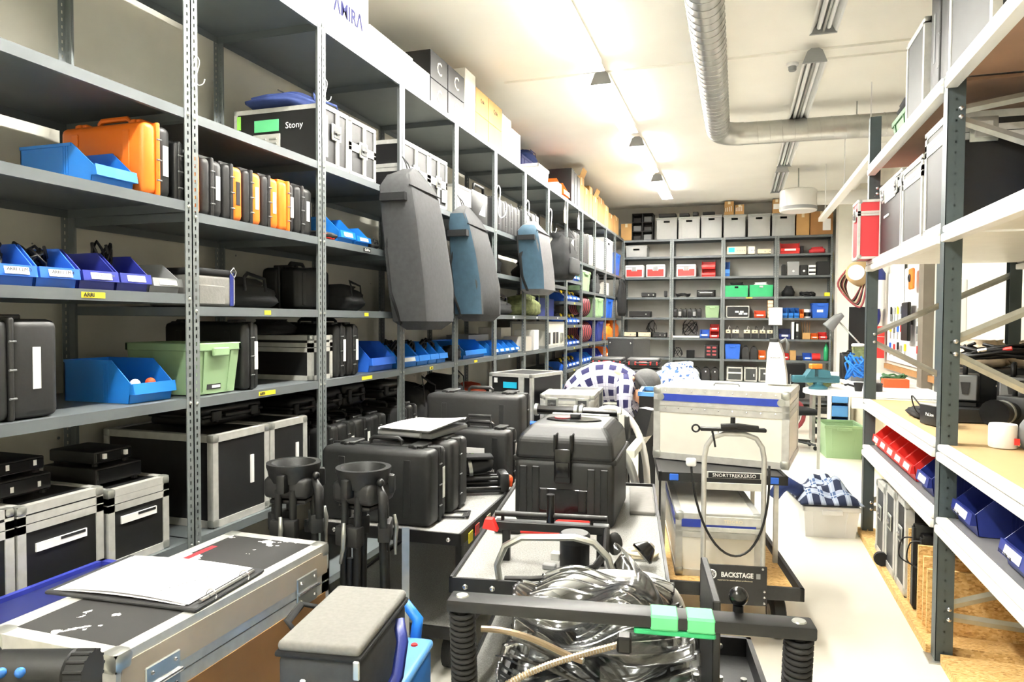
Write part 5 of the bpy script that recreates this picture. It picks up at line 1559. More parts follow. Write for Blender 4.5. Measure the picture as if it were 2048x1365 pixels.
P(t, 'carcass', MB().box(-.12, -.10, -.15, .15, 0, .82).box(.10, .12, -.15, .15, 0, .82).box(-.12, .12, -.15, .15, .80, .82).box(-.12, .12, .13, .15, 0, .8), 'white')
for q in range(4):
    P(t, 'drawer', MB().rbox(-.095, .095, -.155, .12, .06+q*.18, .20+q*.18, .006, 1), 'blue_light')
t = thing('toolbox', 'dark metal shelf frame under the bench', 'shelf', (1.0, 10.45, 0))
P(t, 'frame', MB().box(-.02, .02, -.2, .2, 0, .7).box(.28, .32, -.2, .2, 0, .7), 'galv')
for q in range(4):
    P(t, 'tray', MB().box(.02, .28, -.19, .19, .12+q*.14, .16+q*.14), 'case_grey')
t = thing('hose_reel', 'red round hose reel beneath the bench', 'reel', (.70, 11.1, 0))
P(t, 'hose', MB().loft([(.25*math.sin(a), .0, .27+.25*math.cos(a)) for a in [2*PI*q/20 for q in range(20)]], .03, 8, closed=True), 'hose_red', 'all')
P(t, 'hub', MB().cyl((0, -.03, .27), (0, .03, .27), .2, 20), 'galv', True)
# bench vise
t = thing('bench_vise', 'teal bench vise with an orange clamp on the bench end', 'vise', (.86, 8.42, .901), R(12))
P(t, 'base', MB().lathe([(.10, 0), (.10, .02), (.05, .05), (.05, .09)], 18), 'teal_tool', True)
P(t, 'slide', MB().rbox(-.28, .22, -.05, .05, .07, .15, .015, 2), 'teal_tool', True)
P(t, 'fixed_jaw', MB().prism([(-.02, .13), (.12, .13), (.10, .21), (.02, .22), (-.02, .22)], 'y', -.07, .07), 'teal_tool')
P(t, 'moving_jaw', MB().prism([(-.16, .13), (-.06, .13), (-.06, .22), (-.10, .22)], 'y', -.07, .07), 'teal_tool')
P(t, 'screw_handle', MB().cyl((-.30, 0, -.04), (-.30, 0, .16), .008, 8), 'chrome', True)
P(t, 'orange_clamp', MB().rbox(-.09, .03, -.05, .05, .225, .28, .008, 1), 'orange')
soft_bag('olive cloth folded on the bench behind the vise', (.90, 8.68, .901), 0, .26, .2, .20, 'camo', seed=81, straps=False)
# office chair
t = thing('office_chair', 'black office chair with a curved tube behind the bench end', 'chair', (.72, 9.75, 0), R(20))
P(t, 'seat', MB().rbox(-.24, .24, -.23, .23, .45, .52, .03, 3), 'fabric_black', True)
P(t, 'backrest', MB().rbox(-.24, .24, .20, .26, .62, 1.10, .04, 3), 'fabric_black', True)
P(t, 'column', MB().cyl((0, 0, .08), (0, 0, .45), .03, 12), 'chrome', True)
P(t, 'back_bar', MB().loft([(0, .1, .46), (0, .3, .44), (0, .30, .62), (0, .26, .8)], .014, 8), 'black', 'all')
for k in range(5):
    a = k*2*PI/5+.4
    o = P(t, 'leg', MB().loft([(0, 0, .10), (.28*math.cos(a), .28*math.sin(a), .07)], [(.03, .02), (.018, .014)], 8), 'black', True)
    P(o, 'caster', MB().ball((.28*math.cos(a), .28*math.sin(a), .028), .028, 10, 6), 'rubber', 'all')
# desk lamp
t = thing('desk_lamp', 'grey desk lamp with an angled shade on a jointed arm', 'lamp', (1.64, 11.1, .901))
P(t, 'base', MB().lathe([(.09, 0), (.09, .02), (.02, .03)], 16), 'galv', True)
P(t, 'arm', MB().loft([(0, 0, .02), (.05, .0, .42), (-.25, .1, .78)], .012, 8), 'galv', 'all')
P(t, 'shade', MB().loft([(-.18, .1, .86), (-.26, .1, .80), (-.38, .1, .66)], [.035, .065, .09], 16), 'grey_mid', True)
# equipment on the bench
hard_case('upright black drill case on the bench', (1.42, 10.0, .901), 0, .28, .14, .34, 'case_black', tagm=None)
cables('coil of bright blue cable hung by the drill case', (1.43, 9.50, .925), (.16, .06, .26), 12, 'blue', 83, thick=.012)
bin_ = tote('small olive tub with a roll of white tape on it', (1.48, 9.78, 1.17), 0, .17, .16, .16, 'camo', holes=False)
carton('grey tray box under the olive tub', (1.50, 9.79, .901), 0, .26, .2, .265, 'grey_mid', tape=None, name='tray_box')
one('tape_roll', 'roll of white tape lying on the olive tub', 'tape', MB().loft([(.06*math.cos(a), .06*math.sin(a), .02) for a in [2*PI*q/18 for q in range(18)]], .022, 8, closed=True), 'white', (1.46, 9.78, 1.334), smooth='all')
carton('orange-red open box of chargers on the bench', (1.73, 8.95, .901), 0, .26, .16, .095, 'orange_red', tape=None, name='parts_box')
cables('black chargers and dark green cables on the bench wall side', (1.78, 9.30, .91), (.14, .10, .10), 9, 'green_dark', 84, thick=.012)
t = thing('cup', 'black plastic cup on the bench edge', 'cup', (1.25, 8.30, .901))
P(t, 'body', MB().lathe([(.035, 0), (.05, .09), (.047, .09), (.033, .006)], 16), 'black', True)
P(t, 'stem', MB().loft([(-.04, 0, .05), (-.10, .02, .07), (-.13, .04, .06)], .012, 8), 'black', 'all')
t = thing('round_tin', 'black round tin beside the black cup', 'tin', (1.42, 8.35, .901))
P(t, 'body', MB().lathe([(.07, 0), (.075, .01), (.075, .06), (.07, .07)], 20), 'black', True)
P(t, 'lid', MB().lathe([(.077, .07), (.077, .085), (.07, .09)], 20), 'case_grey', True)
# cable spool on the column
t = thing('cable_drum', 'tan cable drum mounted on the dark column with hanging cables', 'drum', (1.84, 12.2, 2.42), R(-20))
P(t, 'drum', MB().loft([(0, -.3, 0), (0, -.22, 0), (0, .12, 0)], [.10, .18, .21], 20), 'board_tan', True)
P(t, 'hub', MB().loft([(0, -.34, 0), (0, -.30, 0)], .12, 18), 'white', True)
for k in range(7):
    P(t, 'hanging_cable', MB().loft(curve([(-.17, .1-k*.05, .05), (-.24-.01*k, .1-k*.04, -.2), (-.15+.03*k, .1-k*.05, -.42-.02*k), (.0+.02*k, .05-k*.04, -.2), (.1, .05, 0)]), .014, 6), ('hose_red', 'black', 'cream')[k % 3], 'all')
P(t, 'bracket', MB().box(-.03, .2, .1, .2, -.05, .05), 'black')
one('dark_panel', 'tall black speckled panel standing beside the column', 'panel', MB().rbox(-.12, .12, -.02, .02, 0, 1.9, .004, 1), 'panel_black', (1.86, 12.62, 0))
# tool wall
t = thing('pegboard', 'white pegboard on the right wall carrying hand tools', 'board', (0, 0, 0))
P(t, 'board', MB().box(2.07, 2.095, 9.2, 11.3, 1.1, 2.35), 'white')
g = random.Random(3)
TOOLS = [('screwdriver', 'red-handled'), ('pliers', 'blue-handled'), ('file', 'grey steel'), ('chisel', 'yellow-handled'), ('wrench', 'chrome'), ('hammer', 'black-headed')]
CM = {'red': 'red', 'blue': 'blue_mid', 'grey': 'grey_mid', 'yellow': 'yellow', 'chrome': 'galv', 'black': 'black'}
for r in range(3):
    for i in range(8):
        if i in (1, 2):
            continue
        nm, ad = TOOLS[(i+r*2) % 6]
        y, z, h = 9.45+i*.22+g.uniform(-.03, .03), 1.18+r*.24, .16+g.uniform(0, .05)
        m = CM[ad.split('-')[0].split()[0]]
        o = thing('hand_tool', '%s %s hung on the white pegboard' % (ad, nm), 'tool', (2.055, y, z), 0, '%s %ss on the pegboard' % (ad, nm))
        P(o, 'handle', MB().rbox(-.012, .012, -.014, .014, h*.5, h, .006, 2), m, True)
        P(o, 'blade', MB().rbox(-.005, .005, -.012 if nm != 'hammer' else -.05, .012 if nm != 'hammer' else .05, 0, h*.5, .002, 1), 'galv')
        P(o, 'peg', MB().cyl((-.01, 0, h*.9), (.014, 0, h*.9), .004, 6), 'galv')
t = thing('spirit_level', 'yellow and blue spirit level hung beside the tool wall', 'level', (2.03, 9.19, 1.25))
P(t, 'body', MB().rbox(-.02, .02, -.05, .0, 0, 1.05, .004, 1), 'yellow')
P(t, 'stripe', MB().box(-.023, .022, -.035, -.012, .1, .45).box(-.023, .022, -.035, -.012, .6, .9), 'blue_mid')
t = thing('tape_measure', 'orange clamp hung above the spirit level', 'tool', (2.0, 9.55, 2.05))
P(t, 'body', MB().rbox(-.02, .02, -.09, .09, 0, .26, .02, 2), 'orange')
P(t, 'eye', MB().loft([(-.024, .04*math.cos(a), .14+.04*math.sin(a)) for a in [2*PI*q/12 for q in range(12)]], .012, 6, closed=True), 'black', 'all')
t = thing('monitor', 'black flat monitor on the tool wall', 'monitor', (1.99, 9.75, 1.42))
P(t, 'screen', MB().rbox(-.02, .02, -.17, .17, 0, .48, .008, 1), 'gloss_black')
P(t, 'bracket', MB().box(.02, .07, -.04, .04, .2, .28), 'black')
t = thing('gas_bottle', 'white and blue gas bottle hung on the wall by the column', 'bottle', (1.96, 11.45, 1.85))
P(t, 'body', MB().lathe([(.09, 0), (.1, .02), (.1, .42)], 18), 'white', True)
P(t, 'shoulder', MB().lathe([(.1, .42), (.1, .52), (.05, .6), (.03, .62)], 18), 'navy', True)
P(t, 'valve', MB().lathe([(.03, .62), (.035, .66), (.02, .68)], 10), 'white', True)
one('helmet', 'glossy blue helmet hung on the wall', 'helmet', MB().ball((0, 0, 0), (.1, .14, .2), 18, 12), 'blue_dark', (1.95, 11.72, 1.75), smooth='all')
for k in range(3):
    o = pick_bin('small red bin in the wall stack, %s' % ('lowest', 'middle', 'topmost')[k], (1.94, 11.5, 1.12+k*.16), -PI/2, .22, .22, .15, 'red', 'wall stack of small red bins')
one('wall_panel', 'white paper sheet pinned on the wall above the bench', 'paper', MB().box(-.002, .002, -.35, .35, 0, .9), 'paper', (2.06, 10.6, 1.85))
t = thing('fuse_box', 'white fuse box with a grey window on the right wall', 'fuse box', (2.03, 7.9, 1.45))
P(t, 'body', MB().rbox(-.07, .07, -.16, .16, 0, .62, .01, 2), 'white', True)
for q in range(2):
    P(t, 'window', MB().rbox(-.077, -.068, -.11, .11, .05+q*.3, .27+q*.3, .006, 1), 'grey_mid')
# totes on the floor
tote('pale green open tote on the floor in front of the bench', (1.215, 9.40, 0), R(4), .45, .58, .40, 'green_tote')
t = tote('translucent white tub on the floor holding clothes', (.655, 5.98, 0), R(10), .42, .52, .24, 'white', holes=True)
t = thing('plaid_shirt', 'blue plaid flannel shirt heaped in the white tub', 'shirt', (.655, 5.97, .245), R(10))
def heapfn(u, v):
    x, y = (u-.5)*.46, (v-.5)*.54
    e = max(0, 1-(abs(u-.5)*2)**3)*max(0, 1-(abs(v-.5)*2)**3)
    return (x, y, .02+e*(.12+.035*math.sin(9*u+4*v)+.025*math.sin(15*v-6*u)+.03*math.sin(21*u)*v))
q = MB().grid(heapfn, 30, 26)
o = P(t, 'cloth', q, 'plaid_blue', 'all')
ul = o.data.uv_layers.new(name='UVMap')
for l in o.data.loops:
    i = l.vertex_index
    ul.data[l.index].uv = ((i % 31)/30, (i//31)/26)
sv = o.modifiers.new('thickness', 'SOLIDIFY')
sv.thickness = .008
o = P(t, 'sleeve', MB().loft([(-.2, -.1, .08), (-.3, -.12, .14), (-.36, -.13, .10), (-.40, -.12, .03)], [.05, .055, .05, .045], 12), 'fabric_navy', 'all')

# ================================================================== carts and things in the middle
def cart(label, loc, rz, W, L, z, low=.22, deck='carpet_grey', posts=True, rim=.05, wheel=.08, name='equipment_cart', rivets=True):
    """two-deck trolley; local x across, y along, origin at the near left corner on the floor"""
    t = thing(name, label, 'cart', loc, rz)
    for zz in (z, low):
        P(t, 'deck', MB().box(.01, W-.01, .01, L-.01, zz-.02, zz), deck)
        for b in ((0, W, 0, .012), (0, W, L-.012, L), (0, .012, 0, L), (W-.012, W, 0, L)):
            P(t, 'rim', MB().box(b[0], b[1], b[2], b[3], zz-rim*.8, zz+rim*.3), 'black')
    if rivets:
        for q in (.06, .16, W-.06):
            P(t, 'rivet', MB().ball((q, -.002, z-.015), (.011, .005, .011), 8, 5), 'chrome', True)
    if posts:
        for x in (.03, W-.06):
            for y in (.10, L-.13):
                P(t, 'upright', MB().box(x, x+.03, y, y+.03, low, z-.02), 'black')
    for x in (.09, W-.09):
        for y in (.12, L-.12):
            o = P(t, 'wheel', MB().cyl((x-.02, y, wheel), (x+.02, y, wheel), wheel, 18), 'rubber', True)
            P(o, 'fork', MB().box(x-.028, x+.028, y-.025, y+.025, wheel, low-.02), 'galv')
    return t

# ---- near left: long flight case with a binder on it
t = flight_case('long scuffed flight case lid with aluminium rim carrying an open ring binder', (-1.695, 1.80, 0), R(90), .95, .445, .80, panel='panel_black', e=.045, tags=0, lid=.66, corner=.055)
P(t, 'wood_side', MB().box(-.46, .46, -.226, -.2205, .692, .775), 'wood_pale')
P(t, 'wood_panel', MB().box(-.45, .45, -.2255, -.2195, .05, .62), 'wood')
P(t, 'scuffed_lid', MB().box(-.43, .43, -.178, .178, .792, .8005), 'lid_scuffed')
P(t, 'red_tape', MB().box(-.05, .30, .14, .165, .8, .8012), 'panel_red')
for q in (-.33, .33):
    o = P(t, 'hinge', MB().rbox(q-.06, q+.06, -.2305, -.222, .62, .73, .003, 1), 'galv')
    P(o, 'hinge_pin', MB().cyl((q-.06, -.234, .675), (q+.06, -.234, .675), .006, 8), 'chrome')
    for a in (-.04, .04):
        P(o, 'rivet', MB().ball((q+a, -.232, .645), .006, 6, 4), 'chrome')
        P(o, 'rivet', MB().ball((q+a, -.232, .71), .006, 6, 4), 'chrome')
# ring binder with papers
t = thing('ring_binder', 'open dark ring binder with a white sheet lying on the scuffed lid', 'binder', (-1.755, 1.745, .8015), R(4))
P(t, 'cover', MB().rbox(-.27, .27, -.17, .17, 0, .012, .004, 1), 'fabric_grey')
P(t, 'page', MB().grid(lambda u, v: (-.235+.47*u, -.155+.31*v, .016+.012*math.sin(PI*u)*(1-v*.3)), 12, 8), 'paper', 'all')
P(t, 'page', MB().grid(lambda u, v: (-.245+.47*u, -.16+.31*v, .0135+.008*math.sin(PI*u)), 12, 8), 'paper', 'all')
P(t, 'clip_bar', MB().cyl((.255, -.13, .018), (.255, .13, .018), .006, 8), 'chrome', True)
for q in (-.08, .08):
    P(t, 'ring', MB().loft([(.255+.018*math.cos(a), q, .018+.018*math.sin(a)) for a in [2*PI*k/10 for k in range(10)]], .002, 5, closed=True), 'chrome')
text(t, '. . . . . . . . . . . . . . . .', 'ink', .2, (.14, -.02, .0285), (0, 0, R(65)), height=.003)
# blue box behind it
t = thing('blue_box', 'dark blue aluminium-rimmed box between the scuffed case and the shelving', 'box', (-2.095, 1.75, 0))
P(t, 'body', MB().rbox(-.15, .15, -.52, .22, 0, .735, .01, 1), 'navy_deep')
P(t, 'rim', MB().box(-.155, .155, -.525, -.50, .715, .75).box(-.155, .155, .20, .225, .715, .75).box(-.155, -.135, -.525, .225, .715, .75).box(.135, .155, -.525, .225, .715, .75), 'blue_dark')
P(t, 'rail', MB().box(.04, .06, -.5, .20, .734, .746), 'alu')
# lens motor on the lid
t = thing('lens_motor', 'black ribbed control grip with two blue buttons, beside the binder case', 'device', (-1.475, 1.13, .803), R(20))
P(t, 'housing', MB().loft([(-.10, 0, .052), (-.09, 0, .052), (.07, 0, .052), (.075, 0, .052)], [.03, .05, .05, .045], 20), 'case_black', True)
P(t, 'gear', MB().loft([(.075, 0, .052), (.115, 0, .052)], .046, 22), 'rubber', True)
for k in range(14):
    a = 2*PI*k/14
    P(t, 'tooth', MB().cyl((.075, .047*math.cos(a), .052+.047*math.sin(a)), (.115, .047*math.cos(a), .052+.047*math.sin(a)), .004, 6), 'rubber')
for q in (-.055, -.015):
    P(t, 'button', MB().ball((q, -.044, .075), (.012, .01, .012), 10, 6), 'lens_blue', 'all')
P(t, 'strap_ring', MB().loft([(-.12, .05*math.cos(a), .055+.05*math.sin(a)) for a in [2*PI*k/16 for k in range(16)]], .008, 6, closed=True), 'black', 'all')

hard_case('black case standing just below the ribbed control grip', (-1.48, 1.02, .0), R(20), .40, .34, .80, 'case_black', tagm=None, handle=False, latches=0, ribs=False)
# ---- light blue trolley with the grey camera bag
t = thing('blue_trolley', 'pale blue moulded trolley with a tube handle carrying the grey bag', 'cart', (-1.13, 1.62, 0), R(8))
P(t, 'top', MB().rbox(-.115, .24, -.44, .46, .55, .58, .02, 3), 'blue_light', True)
P(t, 'skirt', MB().rbox(-.11, .235, -.435, .455, .40, .56, .02, 2), 'blue', True)
P(t, 'tube_handle', MB().loft([(-.10, .47, .56), (-.10, .50, .62), (-.02, .53, .655), (.12, .53, .655), (.17, .50, .62), (.17, .47, .56)], .02, 12), 'blue', 'all')
for x in (-.07, .19):
    for y in (-.38, .40):
        P(t, 'leg', MB().rbox(x-.02, x+.02, y-.02, y+.02, .09, .42, .006, 1), 'blue')
        P(t, 'caster', MB().cyl((x-.015, y, .045), (x+.015, y, .045), .045, 14), 'rubber', True)
P(t, 'rivet', MB().lathe([(.012, .58), (.010, .584)], 12, (.19, .40, 0)), 'red')
t = thing('camera_bag', 'grey padded camera bag with black piping and blue strap', 'bag', (-1.06, 1.735, .582), R(9))
P(t, 'body', MB().rbox(-.115, .115, -.20, .20, 0, .19, .025, 3), 'fabric_grey', True)
P(t, 'lid', MB().rbox(-.115, .115, -.20, .20, .192, .222, .013, 3), 'fabric_lightgrey', True)
P(t, 'lid_piping', MB().rbox(-.12, .12, -.205, .205, .18, .196, .007, 2), 'fabric_black', True)
P(t, 'zip_pull', MB().rbox(.10, .118, -.212, -.204, .14, .19, .003, 1), 'galv')
P(t, 'side_handle', MB().loft([(-.118, -.07, .18), (-.155, -.06, .21), (-.16, .04, .22), (-.118, .09, .19)], [(.012, .005)]*4, 6), 'fabric_black', 'all')
P(t, 'front_clip', MB().rbox(-.03, .02, -.215, -.20, .03, .12, .006, 2), 'navy')
P(t, 'blue_strap', MB().loft([(.12, .10, .17), (.145, .06, .12), (.15, .0, .05), (.14, -.06, .015), (.16, -.12, .008)], [(.018, .004)]*5, 6), 'navy', 'all')
P(t, 'badge', MB().rbox(-.045, -.03, -.212, -.203, .04, .13, .003, 1), 'white')

# ---- two heavy tripods
def tripod(label, loc, rz, lean=0):
    t = thing('tripod', label, 'tripod', loc, rz)
    H = 1.05
    P(t, 'bowl', MB().lathe([(.098, H-.075), (.106, H-.03), (.112, H-.014), (.112, H), (.09, H), (.082, H-.012), (.07, H-.035), (.04, H-.045)], 32), 'case_black', True)
    P(t, 'collar', MB().rbox(-.10, .10, -.085, .085, H-.14, H-.05, .025, 3), 'case_grey', True)
    P(t, 'spider', MB().rbox(-.08, .08, -.065, .065, H-.165, H-.145, .01, 2), 'case_black', True)
    for k in range(3):
        a = R(-90+120*k)
        c, s = math.cos(a), math.sin(a)
        o = P(t, 'leg', MB().cyl((c*.085-s*.032, s*.075+c*.032, H-.10), (c*.10-s*.032, s*.10+c*.032, .05), .0155, 10)
              .cyl((c*.075+s*.032, s*.075-c*.032, H-.10), (c*.10+s*.032, s*.10-c*.032, .05), .0155, 10), 'case_black', True)
        P(o, 'inner_tube', MB().cyl((c*.085, s*.085, H-.35), (c*.10, s*.10, .04), .013, 10), 'black', True)
        P(o, 'clamp_block', MB().rbox(-.055, .055, -.026, .026, H-.30, H-.22, .008, 2), 'case_grey', True, loc=(c*.088, s*.088, 0), rot=(0, 0, a+PI/2))
        P(o, 'clamp_lever', MB().loft([(0, -.036, H-.20), (.006, -.044, H-.25), (0, -.04, H-.30), (-.012, -.042, H-.36)], [.007, .010, .009, .006], 8), 'galv', 'all', loc=(c*.088, s*.088, 0), rot=(0, 0, a+PI/2))
        P(o, 'shoulder', MB().rbox(-.02, .02, -.03, .03, H-.11, H-.03, .012, 2), 'case_black', True, loc=(c*.098, s*.098, 0), rot=(0, 0, a+PI/2))
        P(o, 'foot', MB().lathe([(.025, 0), (.028, .02), (.016, .05)], 10, (c*.10, s*.10, 0)), 'rubber', True)
    P(t, 'pan_lever', MB().loft([(.10, -.03, H-.06), (.13, -.045, H-.10), (.135, -.05, H-.22)], [.012, .02, .016], 8), 'case_grey', 'all')
    P(t, 'lever_knob', MB().ball((.115, -.04, H-.045), .016, 10, 6), 'case_black', 'all')
    return t
T1 = (-1.769, 2.477, 1.038)
T2 = (-1.444, 2.488, 1.027)
t = tripod('folded black tripod with a tilted bowl, against the long scuffed case', (T1[0], T1[1], 0), R(10))
t = tripod('folded black tripod with a level bowl, beside the cart of black cases', (T2[0], T2[1], 0), R(-8))
one('metal_bar', 'flat grey metal bar standing beside the tripod with the level bowl', 'bar', MB().box(-.015, .015, -.004, .004, 0, .80), 'galv', (T2[0]+.16, T2[1]+.06, 0), R(20))

# ---- cart 1: black cases
CA = R(3)
cart('low black trolley with grey carpet deck carrying big black cases', (-1.985, 2.86, 0), CA, .80, 1.78, .66)
for (p, m) in (((-1.188, 3.02, .625), 'label_yellow'), ((-1.193, 3.12, .632), 'red'), ((-1.20, 3.30, .63), 'cream')):
    o = one('tape_patch', {'label_yellow': 'yellow tape on the black trolley rim', 'red': 'red tape on the black trolley rim', 'cream': 'beige tape on the black trolley rim'}[m], 'tape', MB().box(0, .003, -.03, .03, -.02, .03), m, (p[0]+.004, p[1], p[2]), CA)
hard_case('wide black case with twin latches at the near end of the trolley', (-1.665, 3.07, .661), R(2), .58, .22, .365, 'case_black', tagm='white', frac=.6)
hard_case('black case under the white papers on the trolley', (-1.60, 3.34, .661), R(2), .46, .24, .37, 'case_grey', tagm=None, handle=False)
t = thing('paper_stack', 'sheaf of white papers lying on the trolley cases', 'paper', (-1.59, 3.36, 1.085), R(-6))
for k in range(5):
    P(t, 'sheet', MB().grid(lambda u, v, k=k: (-.15+.30*u+.006*k, -.20+.40*v-.008*k, .004*k+.02*(u*v)**2+.006*math.sin(PI*v)), 6, 8), 'paper', 'all')
t = thing('document_tray', 'grey clear-sided case holding the sheaf of papers', 'case', (-1.585, 3.36, 1.051), R(-6))
P(t, 'shell', MB().rbox(-.16, .16, -.19, .20, 0, .03, .01, 2), 'grey_mid', True)
P(t, 'hinge_bar', MB().cyl((-.15, -.195, .018), (.10, -.195, .018), .014, 10), 'grey_plastic', True)
o = hard_case('black case with a green round sticker and white arc logo', (-1.50, 3.96, .662), R(2), .44, .20, .33, 'case_black', tagm='white', front_tag=.16, frac=.6)
P(o, 'round_sticker', MB().cyl((0, -.107, .165), (0, -.1035, .165), .028, 24), 'lime', True)
for s in (-1, 1):
    for k in range(3):
        P(o, 'logo_arc', MB().loft([(s*(.045+.02*k)*math.cos(a), -.1055, .155+(.05+.004*k)*math.sin(a)) for a in [R(10+12*q) for q in range(5)]], .0022, 5), 'white')
text(o, 'TERADEK', 'white', .16, (0, -.1045, .135), FRONT, bold=.01)
text(o, 'bolt', 'white', .045, (.11, -.1045, .095), FRONT)
P(o, 'tow_handle', MB().loft([(-.07, .02, .33), (-.07, .02, .40), (.07, .02, .40), (.07, .02, .33)], .010, 8), 'case_grey', True)
hard_case('largest black case with two latches at the far end of the trolley', (-1.685, 4.45, .661), R(3), .67, .28, .49, 'case_grey', tagm=None, frac=.65)
# small tripod lying on the trolley
t = thing('small_tripod', 'small black tripod with orange locks lying on the trolley', 'tripod', (-1.47, 3.655, .664), R(28))
for k, (q, zz) in enumerate(((-.045, .03), (.0, .05), (.045, .03), (-.02, .085), (.03, .085))):
    P(t, 'leg', MB().cyl((-.24, q, zz), (.20, q*1.15, zz), .018 if k < 3 else .012, 10), 'black' if k % 2 else 'gloss_black', True)
P(t, 'crown', MB().rbox(.19, .25, -.07, .07, .01, .12, .02, 2), 'case_black', True)
P(t, 'orange_lock', MB().rbox(.25, .275, -.03, .03, .03, .09, .006, 1).rbox(-.08, -.05, -.045, .0, .095, .15, .006, 1), 'orange_red', True)
P(t, 'head', MB().loft([(-.03, 0, .13), (.03, .0, .15), (.12, .02, .16), (.16, .02, .15)], [.03, .045, .05, .03], 14), 'case_black', 'all')
P(t, 'silver_collar', MB().loft([(.02, 0, .148), (.04, 0, .151)], .052, 14), 'galv', True)
P(t, 'strap', MB().rbox(.0, .16, -.05, .06, .195, .215, .008, 2), 'fabric_black', True)
t = thing('filter_frame', 'thin black filter frames lying on the trolley corner', 'frame', (-1.372, 3.216, 0.665), R(15))
for k in range(2):
    P(t, 'frame', MB().box(-.08+.02*k, .08+.02*k, -.06, -.045, .004*k, .004*k+.003).box(-.08+.02*k, .08+.02*k, .045, .06, .004*k, .004*k+.003).box(-.08+.02*k, -.065+.02*k, -.06, .06, .004*k, .004*k+.003).box(.065+.02*k, .08+.02*k, -.06, .06, .004*k, .004*k+.003), 'black')

# ---- cart 2: tray with the black cube case
C2 = R(8.5)
cart('trolley with a pale grey speckled tray and flat bar arch', (-.985, 2.30, 0), C2, .79, 1.62, .70)
cx, sx = math.cos(C2), math.sin(C2)
def c2(x, y, z):
    return (-.985+cx*x-sx*y, 2.30+sx*x+cx*y, z)
tt = [o for o in bpy.data.objects if o.name.startswith('equipment_cart')][-1]
P(tt, 'bar_arch', MB().loft([(.19, .04, .62), (.17, .04, .76), (.20, .04, .83), (.26, .04, .865), (.45, .04, .875), (.52, .04, .86), (.57, .04, .81), (.585, .04, .76), (.59, .04, .64)], [(.013, .018)]*9, 8), 'galv', True)
P(tt, 'clamp_beam', MB().rbox(.12, .57, .24, .285, .825, .86, .004, 1), 'black')
P(tt, 'clamp_post', MB().rbox(.15, .18, .25, .28, .70, .83, .003, 1).rbox(.52, .55, .25, .28, .70, .83, .003, 1), 'black')
P(tt, 'clamp_rod', MB().cyl((.12, .262, .885), (.56, .262, .885), .011, 10).cyl((.15, .262, .86), (.15, .262, .885), .007, 8).cyl((.50, .262, .86), (.50, .262, .885), .007, 8), 'black', True)
P(tt, 'spigot', MB().cyl((.34, .262, .86), (.34, .262, .97), .016, 12), 'gloss_black', True)
P(tt, 'red_lever', MB().prism([(.08, .84), (.14, .83), (.12, .875), (.09, .875)], 'y', .20, .24), 'red')
P(tt, 'curved_arm', MB().loft([(.56, .22, .85), (.56, .12, .80), (.52, .06, .76), (.40, .035, .73), (.30, .03, .72), (.20, .03, .715)], [(.012, .018), (.012, .02), (.012, .02), (.01, .014), (.009, .01), (.009, .008)], 8), 'case_grey', True)
P(tt, 'arm_knob', MB().ball((.59, .23, .80), (.03, .02, .045), 12, 8), 'rubber', 'all')
t = thing('cube_case', 'large black cube case with a top hatch on the speckled tray', 'case', c2(.37, 1.02, .701), C2-R(6))
W_, D_, H_ = .47, .52, .40
P(t, 'base_shell', MB().rbox(-W_/2, W_/2, -D_/2, D_/2, 0, .30, .025, 3), 'case_black', True)
P(t, 'lid_shell', MB().add([(-W_/2+.0, -D_/2, .30), (W_/2, -D_/2, .30), (W_/2, D_/2, .30), (-W_/2, D_/2, .30), (-W_/2+.01, -D_/2+.01, .40), (W_/2-.01, -D_/2+.01, .40), (W_/2-.01, D_/2-.01, .40), (-W_/2+.01, D_/2-.01, .40),
                            (-W_/2+.06, -D_/2+.09, .455), (W_/2-.06, -D_/2+.09, .455), (W_/2-.06, D_/2-.06, .455), (-W_/2+.06, D_/2-.06, .455)],
                           [(0, 1, 5, 4), (1, 2, 6, 5), (2, 3, 7, 6), (3, 0, 4, 7), (4, 5, 9, 8), (5, 6, 10, 9), (6, 7, 11, 10), (7, 4, 8, 11), (8, 9, 10, 11), (3, 2, 1, 0)]), 'case_black')
bv = t.children[-1].modifiers.new('soft_edge', 'BEVEL')
bv.width = .02
bv.segments = 3
P(t, 'rim', MB().rbox(-W_/2-.01, W_/2+.01, -D_/2-.01, D_/2+.01, .285, .315, .01, 2), 'case_black', True)
P(t, 'latch', MB().rbox(-.04, .04, -D_/2-.03, -D_/2+.0, .20, .36, .01, 2).rbox(-.032, .032, -D_/2-.036, -D_/2-.02, .23, .30, .006, 2), 'gloss_black', True)
for q in (-.038, .038):
    P(t, 'latch_rib', MB().rbox(q-.006, q+.006, -D_/2-.02, -D_/2+.06, .34, .425, .004, 1), 'case_black')
for q in (-.19, -.13, .13, .19):
    P(t, 'rib', MB().rbox(q-.018, q+.018, -D_/2-.006, -D_/2+.004, .02, .27, .004, 1), 'case_black')
P(t, 'hatch', MB().lathe([(.10, .4555), (.095, .462)], 24), 'gloss_black', True).scale = (1.4, .8, 1)
t.children[-1].location = (0, .02, 0)
P(t, 'red_sticker', MB().cyl((-.06, .02, .463), (-.06, .02, .4655), .04, 20), 'panel_red', True)
P(t, 'hatch_handle', MB().rbox(-.02, .03, -.0, .05, .462, .485, .006, 2), 'case_black', True)
P(t, 'hinge_strip', MB().rbox(-.15, .15, D_/2-.075, D_/2-.05, .452, .462, .003, 1), 'galv')
P(t, 'front_recess', MB().rbox(-.13, .13, -D_/2-.0025, -D_/2+.004, .05, .17, .004, 1), 'gloss_black')
for q in (-.09, .09):
    P(t, 'slider', MB().rbox(q-.018, q+.018, -D_/2-.012, -D_/2, .07, .17, .004, 1), 'case_black')
